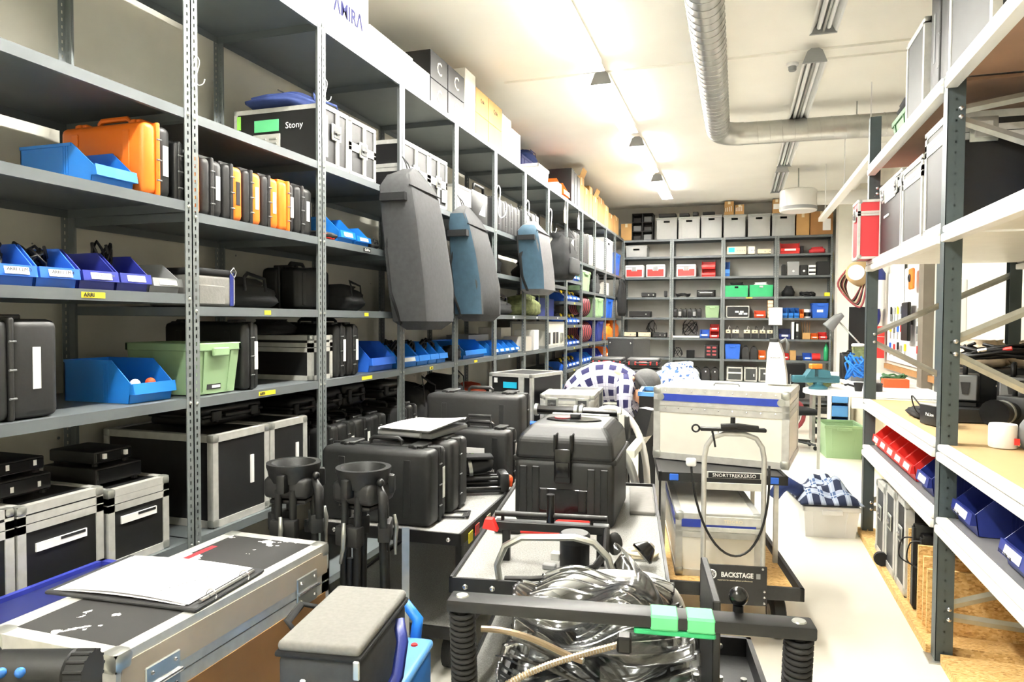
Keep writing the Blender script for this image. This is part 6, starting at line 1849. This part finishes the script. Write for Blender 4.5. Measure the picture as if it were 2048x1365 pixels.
o = one('red_handle', 'red plastic grip lying in front of the black cube case', 'grip', MB().loft([(-.08, 0, .0), (-.07, 0, .03), (-.05, 0, .04), (.05, 0, .04), (.07, 0, .03), (.08, 0, .0)], .012, 8), 'red', c2(.40, .66, .715), C2, smooth='all')
t = thing('canister', 'matt black cylinder with a lid standing on the speckled tray', 'canister', c2(.445, .13, .701), 0)
P(t, 'body', MB().lathe([(.052, 0), (.055, .005), (.055, .135), (.05, .138)], 28), 'black', True)
P(t, 'lid', MB().lathe([(.056, .13), (.057, .134), (.057, .158), (.05, .165)], 28), 'case_grey', True)
P(t, 'tab', MB().rbox(-.085, -.05, -.03, 0, .06, .09, .004, 1), 'white')
t = thing('marker_pen', 'black and red marker pen lying on the speckled tray', 'pen', c2(.20, .60, .70), C2+R(1))
P(t, 'barrel', MB().cyl((-.03, 0, .016), (.15, 0, .016), .012, 10), 'red', True)
P(t, 'cap', MB().loft([(-.15, 0, .016), (-.14, 0, .016), (-.03, 0, .016)], [.009, .0135, .0135], 10), 'black', True)
P(t, 'tip', MB().loft([(.15, 0, .016), (.185, 0, .016)], [.008, .002], 8), 'black', True)
one('foam_pad', 'grey rubber pad lying at the back of the speckled tray', 'mat', MB().rbox(-.062, .062, -.24, .27, 0, .018, .004, 1), 'foam_grey', c2(.71, 1.24, .701), C2)
for i, (p, s, lb) in enumerate(((c2(.63, .26, .701), 1.0, 'small black cone cap with a silver tip on the tray'), (c2(.69, .27, .715), 1.1, 'larger black cone cap tipped over on the tray'))):
    t = thing('lamp_cap', lb, 'cap', p)
    P(t, 'cone', MB().lathe([(.042*s, 0), (.045*s, .008), (.022*s, .045*s), (.018*s, .048*s)], 20), 'gloss_black', True, rot=(0, R(0 if i == 0 else 50), R(30)), loc=(0, 0, 0 if i == 0 else .035))
    P(t, 'tip', MB().lathe([(.017*s, .046*s), (.012*s, .055*s)], 14), 'chrome', True, rot=(0, R(0 if i == 0 else 50), R(30)), loc=(0, 0, 0 if i == 0 else .035))
cables('loop of cream and orange tape strips on the tray', c2(.69, .40, .703), (.07, .06, .012), 5, 'cream', 91, thick=.006, name='tape_strip')
one('eraser', 'small grey block beside the matt black cylinder', 'block', MB().rbox(-.03, .02, -.015, .015, 0, .02, .003, 1), 'grey_plastic', c2(.35, .19, .701))

# ---- cart 0: trolley in front with the gripped handle
HA, HB_ = Vector((-.635, 1.535, .975)), Vector((.15, 1.645, .985))
hd = (HB_-HA)
HL = hd.length
HR = math.atan2(hd.y, hd.x)
t = thing('handle_cart', 'trolley with a wide black bar handle and coiled side grips', 'cart', (HA.x, HA.y, 0), HR)
P(t, 'handle_bar', MB().rbox(-.02, HL+.02, -.032, .032, .955, .985, .006, 2), 'black', True)
for x, s in ((.012, -1), (HL-.012, 1)):
    P(t, 'grip_core', MB().cyl((x, 0, .955), (x-s*.012, .02, .45), .020, 12), 'black', True)
    for k in range(26):
        zz = .945-k*.0135
        P(t, 'grip_coil', MB().loft([(x-s*.012*(.955-zz)/.5+.027*math.cos(a), .02*(.955-zz)/.5+.027*math.sin(a), zz+.004*math.sin(a)) for a in [2*PI*q/12 for q in range(12)]], .0062, 5, closed=True), 'rubber', 'all')
    P(t, 'bolt', MB().lathe([(.016, .985), (.014, .988)], 16, (x, 0, 0)), 'galv', True)
P(t, 'green_tape', MB().rbox(.455, .52, -.034, .034, .952, .987, .005, 1).rbox(.535, .60, -.034, .034, .952, .987, .005, 1), 'green_tape')
P(t, 'tape_edge', MB().rbox(.42, .60, -.030, .02, .940, .953, .003, 1), 'green')
P(t, 'ball_stud', MB().lathe([(.012, .985), (.012, 1.0), (.006, 1.004)], 12, (.655, .03, 0)).ball((.655, .03, 1.02), .022, 14, 10), 'gloss_black', True)
P(t, 'deck', MB().box(0.04, .80, .06, .74, .53, .55), 'case_black')
for b in ((.04, .80, .05, .065), (.04, .80, .735, .75), (.04, .055, .05, .75), (.785, .80, .05, .75)):
    P(t, 'rim', MB().box(b[0], b[1], b[2], b[3], .50, .61), 'black')
for x in (.55, .62, .69):
    P(t, 'loose_bolt', MB().lathe([(.008, .55), (.010, .565), (.010, .57)], 10, (x+.06, .55, 0)), 'galv', True)
P(t, 'rivet', MB().ball((.70, .733, .58), (.012, .006, .012), 10, 6), 'chrome', True)
P(t, 'side_plate', MB().rbox(.62, .64, .22, .56, .55, .93, .003, 1), 'case_black')
for x in (.08, .76):
    P(t, 'frame_leg', MB().box(x-.015, x+.015, .02, .05, .2, .60), 'black')
    for y in (.12, .66):
        P(t, 'wheel', MB().cyl((x-.02, y, .09), (x+.02, y, .09), .09, 18), 'rubber', True)
        P(t, 'wheel_fork', MB().box(x-.012, x+.012, y-.012, y+.012, .09, .52), 'galv')
P(t, 'pipe_arch', MB().loft(curve([(.06, .60, .55), (.08, .60, .66), (.15, .60, .76), (.26, .60, .82), (.40, .60, .835), (.50, .60, .82), (.56, .60, .74), (.57, .60, .55)]), .024, 14), 'pipe_white', 'all')
# clear plastic covers heaped on it
pt = thing('plastic_cover', 'crumpled clear plastic covers heaped on the handle trolley', 'cover', (HA.x, HA.y, .552), HR)
def wave(dx, dy, z, w_, l_, amp, ph, curl=0):
    def fn(u, v):
        x = dx+.02+w_*u+.02*math.sin(4*v+ph)
        y = dy+l_*v
        zz = z+amp*(math.sin(5.5*u+ph+1.5*v)*.6+.4*math.sin(9*u-2*v+ph*2))*(.5+.5*math.sin(PI*v))+curl*(u-.5)**2*.5+.009*math.sin(46*v+6*math.sin(3*u+ph))
        return (x, y, max(.004, zz))
    return MB().grid(fn, 40, 64)
for k, a in enumerate(((.05, .09, .20, .50, .38, .08, .3, .2), (.07, .10, .27, .46, .40, .07, 1.5, .0), (.05, .09, .13, .50, .34, .06, 2.6, .3), (.10, .16, .31, .40, .36, .06, 4.0, .1), (.08, .09, .165, .40, .36, .07, 5.2, .2))):
    o = P(pt, 'sheet', wave(*a), 'clear', 'all')
    sv = o.modifiers.new('thickness', 'SOLIDIFY')
    sv.thickness = .002
o = P(pt, 'folded_sheet', MB().grid(lambda u, v: (.40+.14*u+.04*math.sin(7*v), .15+.38*v, .40-.22*u*u+.05*math.sin(11*v+3*u)), 18, 22), 'clear', 'all')
o = P(pt, 'folded_sheet', MB().grid(lambda u, v: (.34+.20*u, .10+.10*u+.03*math.sin(8*v), .02+.34*v+.02*math.sin(6*u+5*v)), 18, 18), 'clear', 'all')
def gooseneck(label, pts):
    t = thing('gooseneck', label, 'conduit', (HA.x, HA.y, .552), HR)
    n = 60
    P(t, 'core', MB().loft(pts, .0065, 8), 'galv', 'all')
    # ribs along the polyline
    segs = [(Vector(pts[i]), Vector(pts[i+1])) for i in range(len(pts)-1)]
    tot = sum((b-a).length for a, b in segs)
    for k in range(n):
        d = tot*k/n
        for a, b in segs:
            if d <= (b-a).length:
                p = a+(b-a)*(d/(b-a).length)
                q = (b-a).normalized()*.0025
                P(t, 'rib', MB().cyl(p-q, p+q, .0082, 8), 'brass')
                break
            d -= (b-a).length
    return t
def bez(p, n=14):
    out = []
    for i in range(n+1):
        s = i/n
        q = [Vector(v) for v in p]
        while len(q) > 1:
            q = [q[j]*(1-s)+q[j+1]*s for j in range(len(q)-1)]
        out.append(tuple(q[0]))
    return out
gooseneck('ribbed metal gooseneck tube running along the left grip', bez([(.04, .10, .31), (.16, .10, .32), (.24, .10, .26), (.30, .08, .26)]))
o = gooseneck('ribbed metal gooseneck tube ending in a black clip', bez([(.03, -.05, .16), (.14, -.02, .28), (.26, .04, .28), (.40, .08, .315)]))
P(o, 'clip', MB().rbox(.38, .415, .06, .10, .295, .335, .005, 1), 'black')

# ---- cart 3: the BACKSTAGE trolley with white flight cases
BA = R(9)
bx, byy = -.36, 3.62
cb, sb = math.cos(BA), math.sin(BA)
def c3(x, y, z):
    return (bx+cb*x-sb*y, byy+sb*x+cb*y, z)
t = thing('backstage_trolley', 'two-deck trolley with a plate lettered BACKSTAGE and aluminium handle', 'cart', (bx, byy, 0), BA)
P(t, 'lower_deck', MB().box(.02, .66, .0, 1.15, .275, .295), 'osb')
for b in ((.0, .70, -.02, 0), (.0, .70, 1.15, 1.17), (.0, .02, -.02, 1.17), (.68, .70, -.02, 1.17)):
    P(t, 'lower_rim', MB().box(b[0], b[1], b[2], b[3], .25, .315), 'case_grey')
P(t, 'upper_deck', MB().box(.02, .68, .38, 1.15, .775, .79), 'case_grey')
for b in ((-.0, .70, .36, .38), (-.0, .70, 1.15, 1.17), (-.0, .02, .36, 1.17), (.68, .70, .36, 1.17)):
    P(t, 'upper_rim', MB().box(b[0], b[1], b[2], b[3], .745, .795), 'black')
for q in (.06, .60):
    P(t, 'blue_pad', MB().rbox(q, q+.05, .352, .362, .752, .788, .003, 1), 'blue_mid')
for x in (.03, .65):
    for y in (.42, 1.12):
        P(t, 'upright', MB().box(x-.012, x+.012, y-.012, y+.012, .29, .775), 'alu')
P(t, 'handle_frame', MB().loft([(.205, -.03, .24), (.205, -.03, .96), (.215, -.03, 1.02), (.245, -.03, 1.065), (.30, -.03, 1.085), (.40, -.03, 1.085), (.455, -.03, 1.065), (.485, -.03, 1.02), (.495, -.03, .96), (.495, -.03, .24)], [(.013, .013)]*10, 10), 'alu', True)
for z, h in ((.86, .03), (.80, .035), (.62, .04), (.585, .02)):
    P(t, 'crossbar', MB().box(.205, .495, -.036, -.024, z, z+h), 'alu')
P(t, 'name_strip', MB().box(.225, .475, -.040, -.036, .862, .888), 'ink')
text(t, 'SNORTTREKKERSO', 'white', .21, (.35, -.0405, .875), FRONT)
text(t, 'TESORO', 'cream', .09, (.35, -.0365, .638), FRONT)
P(t, 'plate', MB().rbox(.19, .515, -.05, -.038, .225, .425, .012, 2), 'case_grey', True)
text(t, 'BACKSTAGE', 'white', .155, (.37, -.0505, .375), FRONT, height=.026, bold=.03)
text(t, 'equipment for motion picture professionals', 'cream', .17, (.36, -.0505, .348), FRONT)
P(t, 'emblem', MB().loft([(.245+.022*math.cos(a), -.0515, .375+.022*math.sin(a)) for a in [2*PI*q/24 for q in range(24)]], .0035, 4, closed=True).cyl((.245, -.052, .375), (.245, -.05, .375), .007, 12), 'white')
for k in range(12):
    a = 2*PI*k/12
    P(t, 'emblem_ray', MB().cyl((.245+.009*math.cos(a), -.0512, .375+.009*math.sin(a)), (.245+.019*math.cos(a), -.0512, .375+.019*math.sin(a)), .0015, 5), 'white')
P(t, 'emblem_box', MB().box(.462, .482, -.0515, -.05, .362, .388), 'grey_plastic')
for x in (.203, .502):
    for z in (.24, .27, .30):
        P(t, 'plate_bolt', MB().ball((x, -.051, z), (.007, .005, .007), 8, 5), 'chrome', True)
for x in (.20, .505):
    P(t, 'plate_screw', MB().ball((x+.012*(1 if x < .3 else -1), -.051, .412), (.006, .004, .006), 8, 5), 'galv', True)
for x in (.06, .60):
    for y in (.14, .98):
        o = P(t, 'wheel', MB().loft([(x-.035, y, .115), (x-.025, y, .115), (x+.025, y, .115), (x+.035, y, .115)], [.09, .115, .115, .09], 24), 'rubber', True)
        P(o, 'hub', MB().cyl((x-.037, y, .115), (x+.037, y, .115), .05, 16), 'galv', True)
        P(o, 'axle_bracket', MB().box(x-.05, x+.05, y-.02, y+.02, .2, .27), 'case_grey')
P(t, 'hanging_cord', MB().loft(bez([(.14, -.03, .93), (.16, -.05, .60), (.28, -.06, .36), (.46, -.06, .36), (.53, -.05, .62), (.52, -.03, .93)], 24), .006, 6), 'black', 'all')
P(t, 'cord_plug', MB().rbox(.115, .165, -.05, -.01, .915, .955, .01, 2), 'white', True)
P(t, 'clamp_tool', MB().rbox(.18, .50, -.06, -.02, 1.10, 1.118, .004, 1).cyl((.34, -.04, 1.11), (.34, -.04, 1.17), .012, 8).loft([(.28, -.055, 1.125), (.36, -.06, 1.13), (.46, -.05, 1.118)], .014, 8), 'black', True)
P(t, 'clamp_ring', MB().loft([(.16+.018*math.cos(a), -.04, 1.11+.018*math.sin(a)) for a in [2*PI*q/12 for q in range(12)]], .005, 5, closed=True).loft([(.24, -.05, 1.10), (.25, -.055, 1.05), (.255, -.05, 1.02)], .005, 6), 'black', 'all')
flight_case('lower white flight case with a blue band on the BACKSTAGE trolley', c3(.30, .60, .296), BA, .44, .95, .335, panel='panel_white', e=.035, tags=0, lid=.24, corner=.045)
o = [q for q in bpy.data.objects if q.name.startswith('flight_case')][-1]
P(o, 'blue_band', MB().box(-.19, .19, -.478, -.47, .263, .305).box(-.223, -.215, -.44, .44, .263, .305), 'panel_blue')
flight_case('large white flight case with a blue band on the trolley upper deck', (-.055, 4.62, .797), R(-9), .79, .62, .445, panel='panel_white', e=.04, tags=0, lid=.33, corner=.05)
o = [q for q in bpy.data.objects if q.name.startswith('flight_case')][-1]
P(o, 'blue_band', MB().box(-.35, .35, -.313, -.304, .362, .405), 'panel_blue')
for q in (-.35, .35):
    P(o, 'rivet_disc', MB().cyl((q, -.316, .385), (q, -.306, .385), .022, 14), 'galv', True)
for q in range(9):
    P(o, 'rivet', MB().ball((-.32+.08*q, -.312, .318), .005, 6, 4), 'chrome')
    P(o, 'rivet', MB().ball((-.32+.08*q, -.312, .425), .005, 6, 4), 'chrome')
P(o, 'top_handle', MB().loft([(-.08, -.05, .445), (-.07, -.05, .46), (.07, -.05, .46), (.08, -.05, .445)], .006, 6), 'grey_mid')
P(o, 'circle_mark', MB().loft([(-.02+.02*math.cos(a), -.3065, .19+.02*math.sin(a)) for a in [2*PI*q/16 for q in range(16)]], .002, 4, closed=True), 'ink')
t = thing('white_bottle', 'white plastic jug with a black cap and small print on the flight case', 'bottle', (0.242, 4.795, 1.248), R(-10))
P(t, 'body', MB().prism([(-.062, 0), (.066, 0), (.062, .06), (.04, .20), (.015, .27), (-.04, .27), (-.055, .2)], 'y', -.045, .045), 'white')
P(t, 'cap', MB().rbox(-.045, .01, -.035, .035, .27, .295, .008, 2), 'case_black', True)
P(t, 'grip', MB().loft([(.02, 0, .265), (.05, 0, .29), (.065, 0, .26), (.06, 0, .2)], .012, 8), 'grey_mid', 'all')
text(t, 'SKANCAR', 'ink', .06, (-.005, -.0465, .17), FRONT)

# ---- further back: cases, dolly, person
cart('low dark cart carrying the silver rack case', (-1.98, 5.08, 0), R(4), .98, 1.28, .69)
t = flight_case('silver-edged rack case with blue displays', (-1.71, 5.66, .692), R(-14), .42, .52, .52, panel='panel_black', e=.028, tags=0, corner=.035)
P(t, 'display', MB().box(-.07, .06, -.262, -.253, .40, .45), 'screen_cyan')
P(t, 'display', MB().box(.14, .18, -.262, -.253, .10, .14), 'screen_cyan')
P(t, 'rack_post', MB().box(.08, .13, -.266, -.25, .03, .50), 'alu')
P(t, 'butterfly_latch', MB().rbox(.04, .15, -.275, -.26, .2, .31, .006, 2), 'galv')
P(t, 'switch', MB().box(-.16, -.13, -.262, -.253, .44, .48).box(-.03, .0, -.262, -.253, .27, .36), 'white')
flight_case('silver aluminium chest with a flat grey lid', (-1.27, 5.42, .692), R(6), .42, .42, .385, panel='grey_plastic', e=.028, tags=0, lid=.31, corner=.04, latch=2)
carton('blue and white printed box on the dark cart', (-1.55, 5.20, .693), 0, .12, .12, .16, 'blue_mid', tape=None, name='printed_box')
flight_case('dark grey striped case behind the silver chest', (-1.28, 5.98, .692), R(5), .30, .36, .36, panel='panel_grey', e=.03, tags=0)
t = thing('camera_dolly', 'camera dolly with white arch tubes and black rollers behind the cube case', 'dolly', (0, 0, 0))
P(t, 'platform', MB().box(-1.20, -.62, 4.42, 5.02, .38, .42), 'grey_plastic')
P(t, 'roller', MB().cyl((-1.42, 4.96, .985), (-1.12, 4.98, .985), .033, 14), 'gloss_black', True)
P(t, 'roller', MB().cyl((-1.09, 4.98, .985), (-.80, 5.0, .98), .035, 14), 'gloss_black', True)
for x in (-1.42, -1.12, -1.08, -.80):
    P(t, 'roller_end', MB().cyl((x-.012, 4.97, .985), (x+.012, 4.97, .985), .045, 14), 'galv', True)
P(t, 'white_arch', MB().loft(bez([(-1.15, 4.99, .40), (-1.14, 4.99, .98), (-.96, 4.99, 1.16), (-.68, 4.99, 1.1), (-.60, 4.99, .82), (-.60, 4.99, .40)], 20), .024, 12), 'pipe_white', 'all')
P(t, 'grey_arch', MB().loft(bez([(-.84, 4.55, .85), (-.66, 4.52, .82), (-.60, 4.5, .62), (-.60, 4.5, .40)], 14), .028, 12), 'galv', 'all')
P(t, 'side_rail', MB().box(-.70, -.64, 4.6, 5.8, .74, .79), 'panel_white')
P(t, 'post', MB().box(-.80, -.76, 4.92, 4.96, .1, .98).box(-1.30, -1.26, 4.92, 4.96, .1, .96), 'pipe_white')
P(t, 'bracket', MB().rbox(-.80, -.73, 4.93, 5.03, .80, .97, .01, 2), 'case_black', True)
for x in (-1.1, -.66):
    for y in (4.55, 4.92):
        P(t, 'wheel', MB().cyl((x-.03, y, .1), (x+.03, y, .1), .1, 16), 'rubber', True)
        P(t, 'wheel_post', MB().cyl((x, y, .1), (x, y, .4), .02, 8), 'galv', True)
t = thing('monitor', 'small black field monitor tilted on the dolly rail', 'monitor', (-.67, 5.22, .795), R(-24))
P(t, 'housing', MB().prism([(-.08, 0), (.06, 0), (.11, .20), (.0, .21)], 'y', -.05, .05), 'case_grey')
P(t, 'screen', MB().prism([(-.082, .012), (-.078, .012), (-.006, .2), (-.01, .2)], 'y', -.042, .042), 'gloss_black')
cables('red, blue and dark cables bundled on the dolly rail', (-.67, 5.50, .80), (.05, .12, .07), 10, 'panel_red', 95, thick=.012)
device('small dark green transmitter on the dolly rail', (-.67, 5.70, .792), 0, .10, .14, .06, 'green_dark', 'black', 0)
hard_case('open-sided black case with tan lining under the dolly rail', (-.84, 4.68, .421), 0, .30, .20, .28, 'case_black', tagm=None)
t = thing('open_trunk', 'open black trunk with a blue rim that the person leans into', 'trunk', (-.60, 6.12, 0), R(4))
P(t, 'shell', MB().box(-.20, .20, -.25, -.24, 0, 1.03).box(-.20, .20, .24, .25, 0, 1.03).box(-.20, -.19, -.25, .25, 0, 1.03).box(.19, .20, -.25, .25, 0, 1.03).box(-.20, .20, -.25, .25, 0, .02), 'black')
P(t, 'rim', MB().box(-.21, .21, -.26, -.23, 1.02, 1.055).box(-.21, .21, .23, .26, 1.02, 1.055).box(-.21, -.18, -.26, .26, 1.02, 1.055).box(.18, .21, -.26, .26, 1.02, 1.055), 'blue_light')
soft_bag('blue and white patterned shirt draped over the trunk edge', (-.57, 7.25, .90), R(10), .50, .34, .34, 'cloth_blue_white', seed=96, slump=.4, straps=False, name='patterned_shirt', cat='shirt')
carton('black storage box under the patterned shirt', (-.57, 7.25, 0), R(10), .52, .40, .898, 'case_black', tape=None, name='storage_box')

# ---- stacked cases behind the person
flight_case('wide black trunk at the bottom of the red-striped stack', (-1.40, 9.0, 0), R(3), .95, .6, .62, tags=0)
hard_case('black case, middle of the red-striped stack', (-1.40, 9.0, .622), R(3), .92, .42, .55, 'case_black', flat=True, tagm=None, latches=0)
for i, x in enumerate((-1.60, -1.14)):
    o = hard_case(('black flat case with red stripes, beside the tall black speaker', 'black flat case with red stripes and a grey handle, topmost of the stack')[i], (x, 8.98, 1.066), R(3), .42, .11, .40, 'case_grey', flat=True, tagm=None, latches=2)
    for q in (-.13, .0, .13):
        P(o, 'red_stripe', MB().rbox(q-.05, q+.05, -.208, -.19, .03, .075, .006, 1), 'red')
t = thing('speaker_box', 'tall dark grey cube cabinet behind the person', 'cabinet', (-1.470, 9.900, 1.133), R(-25))
t.location = ((-1.470, 9.900, 1.133)[0], 9.9, .62)
P(t, 'body', MB().rbox(-.22, .22, -.22, .22, 0, .80, .02, 2), 'case_char', True)
P(t, 'lid', MB().rbox(-.225, .225, -.225, .225, .77, .80, .008, 1), 'grey_mid', True)
for q in (-.17, .17):
    P(t, 'corner_stud', MB().ball((q, -.225, .72), .014, 8, 6), 'chrome', True)
flight_case('dark trunk under the tall grey cabinet', ((-1.470, 9.900, 1.133)[0], 9.9, 0), R(-25), .5, .5, .618, tags=0)

# ================================================================== the person
def uvloft(parent, name, path, radii, m, n=24, up=None, su=1.0, sv=1.0, cap=True):
    mb = MB().loft(path, radii, n, cap=cap, twist=up)
    o = P(parent, name, mb, m, 'all')
    me = o.data
    ul = me.uv_layers.new(name='UVMap')
    rows = len(path)
    # arc length along the path
    acc = [0]
    for i in range(1, rows):
        acc.append(acc[-1]+(Vector(path[i])-Vector(path[i-1])).length)
    for p in me.polygons:
        idx = [me.loops[l].vertex_index for l in p.loop_indices]
        cols = [i % n for i in idx]
        wrap = max(cols)-min(cols) > n/2
        for l, i in zip(p.loop_indices, idx):
            c = i % n
            if wrap and c < n/2:
                c += n
            ul.data[l].uv = (c/n*su, acc[min(i//n, rows-1)]/acc[-1]*sv)
    return o
PY_ = 6.72
pr = thing('person', 'person in a white and navy checked shirt and grey beanie bending into a trunk', 'person', (0, 0, 0))
# body: one skinned figure
vs = [(-1.44, PY_, .93), (-1.35, PY_, 1.07), (-1.20, PY_, 1.135), (-1.04, PY_, 1.12), (-.93, PY_, 1.06), (-.86, PY_, 1.01), (-.79, PY_, .99),
      (-.99, PY_-.16, 1.07), (-1.01, PY_-.24, .84), (-.90, PY_-.20, .64), (-.86, PY_-.18, .58),
      (-.97, PY_+.17, 1.06), (-.93, PY_+.22, .84), (-.78, PY_+.16, .70), (-.74, PY_+.14, .65),
      (-1.44, PY_-.10, .89), (-1.38, PY_-.12, .48), (-1.46, PY_-.12, .09), (-1.34, PY_-.13, .04),
      (-1.44, PY_+.10, .89), (-1.36, PY_+.12, .48), (-1.45, PY_+.12, .09), (-1.33, PY_+.13, .04)]
es = [(0, 1), (1, 2), (2, 3), (3, 4), (4, 5), (5, 6), (3, 7), (7, 8), (8, 9), (9, 10), (3, 11), (11, 12), (12, 13), (13, 14),
      (0, 15), (15, 16), (16, 17), (17, 18), (0, 19), (19, 20), (20, 21), (21, 22)]
rad = [.13, .13, .13, .12, .06, .06, .09, .06, .045, .032, .03, .06, .045, .032, .03, .09, .06, .04, .04, .09, .06, .04, .04]
me = bpy.data.meshes.new('body')
me.from_pydata(vs, es, [])
me.materials.append(MATS['skin'])
body = bpy.data.objects.new('body', me)
COL.objects.link(body)
body.parent = pr
sk = body.modifiers.new('skin', 'SKIN')
if not me.skin_vertices:
    bm = bmesh.new()
    bm.from_mesh(me)
    bm.verts.layers.skin.verify()
    bm.to_mesh(me)
    bm.free()
for i, r in enumerate(rad):
    me.skin_vertices[0].data[i].radius = (r, r)
me.skin_vertices[0].data[0].use_root = True
sb_ = body.modifiers.new('smooth', 'SUBSURF')
sb_.levels = sb_.render_levels = 2
# garments follow the same skeleton
uvloft(pr, 'shirt', [(-1.49, PY_, .86), (-1.45, PY_, .93), (-1.38, PY_, 1.00), (-1.29, PY_, 1.045), (-1.18, PY_, 1.06), (-1.07, PY_, 1.05), (-.97, PY_, 1.035), (-.90, PY_, 1.02)],
       [(.18, .19), (.19, .20), (.19, .205), (.19, .205), (.195, .20), (.20, .18), (.165, .13), (.085, .085)], 'plaid_white', 28, up=(0, 0, 1), su=1.0, sv=.95)
for s in (-1, 1):
    uvloft(pr, 'sleeve', [(-1.02, PY_+s*.12, 1.10), (-1.0, PY_+s*.19, 1.03), (-1.0+.03*(s > 0), PY_+s*.235, .92), (-1.0+.06*(s > 0), PY_+s*.24, .82), (-.96+.08*(s > 0), PY_+s*.22, .74)],
           [.075, .085, .075, .068, .062], 'plaid_white', 18, su=.55, sv=.5)
for s in (-1, 1):
    P(pr, 'trouser_leg', MB().loft([(-1.46, PY_+s*.07, .98), (-1.46, PY_+s*.09, .86), (-1.40, PY_+s*.12, .5), (-1.45, PY_+s*.12, .12)], [(.14, .15), (.115, .12), (.085, .09), (.07, .07)], 14), 'denim', 'all')
    P(pr, 'shoe', MB().rbox(-1.53, -1.27, PY_+s*.12-.05, PY_+s*.12+.05, 0, .09, .035, 3), 'black', True)
    hx, hy, hz = (-.86, PY_-.18, .58) if s < 0 else (-.74, PY_+.14, .65)
    for k in range(5):
        a = R(-40+20*k)
        L_ = (.055, .075, .082, .076, .06)[k]
        P(pr, 'finger', MB().loft([(hx, hy, hz+.01), (hx+.02, hy+.03*math.sin(a), hz-.03), (hx+.03, hy+.045*math.sin(a), hz-.03-L_)], [.016, .010, .008], 8), 'skin', 'all')
# head, face and hat
HX, HY, HZ = -.825, PY_-.04, 1.05
o = P(pr, 'beanie', MB().ball((0, 0, 0), (.135, .118, .13), 24, 14).lathe([(.118, -.05), (.127, -.06), (.127, -.01), (.12, 0)], 24), 'beanie', 'all', loc=(HX+.005, HY, HZ+.015), rot=(0, R(55), 0))
P(pr, 'face', MB().ball((0, 0, 0), (.085, .078, .10), 18, 12), 'skin', 'all', loc=(HX-.03, HY-.02, HZ-.095), rot=(0, R(50), 0))
P(pr, 'nose', MB().ball((0, 0, 0), (.014, .012, .02), 8, 6), 'skin', 'all', loc=(HX+.03, HY-.01, HZ-.145))
P(pr, 'ear', MB().ball((0, 0, 0), (.02, .008, .032), 10, 8), 'skin', 'all', loc=(HX-.05, HY-.082, HZ-.06))
P(pr, 'ear', MB().ball((0, 0, 0), (.02, .008, .032), 10, 8), 'skin', 'all', loc=(HX-.05, HY+.082, HZ-.06))
for s in (-1, 1):
    P(pr, 'eye', MB().ball((0, 0, 0), .011, 8, 6), 'white', 'all', loc=(HX+.02, HY+s*.035, HZ-.115))
P(pr, 'glasses', MB().loft([(HX-.05, HY-.085, HZ-.075), (HX+.03, HY-.07, HZ-.11), (HX+.045, HY-.02, HZ-.125), (HX+.045, HY+.02, HZ-.125), (HX+.03, HY+.07, HZ-.11), (HX-.05, HY+.085, HZ-.075)], .003, 5), 'black', 'all')
P(pr, 'mouth', MB().rbox(HX-.02, HX-.012, HY-.02, HY+.02, HZ-.175, HZ-.17, .002, 1), 'panel_red')
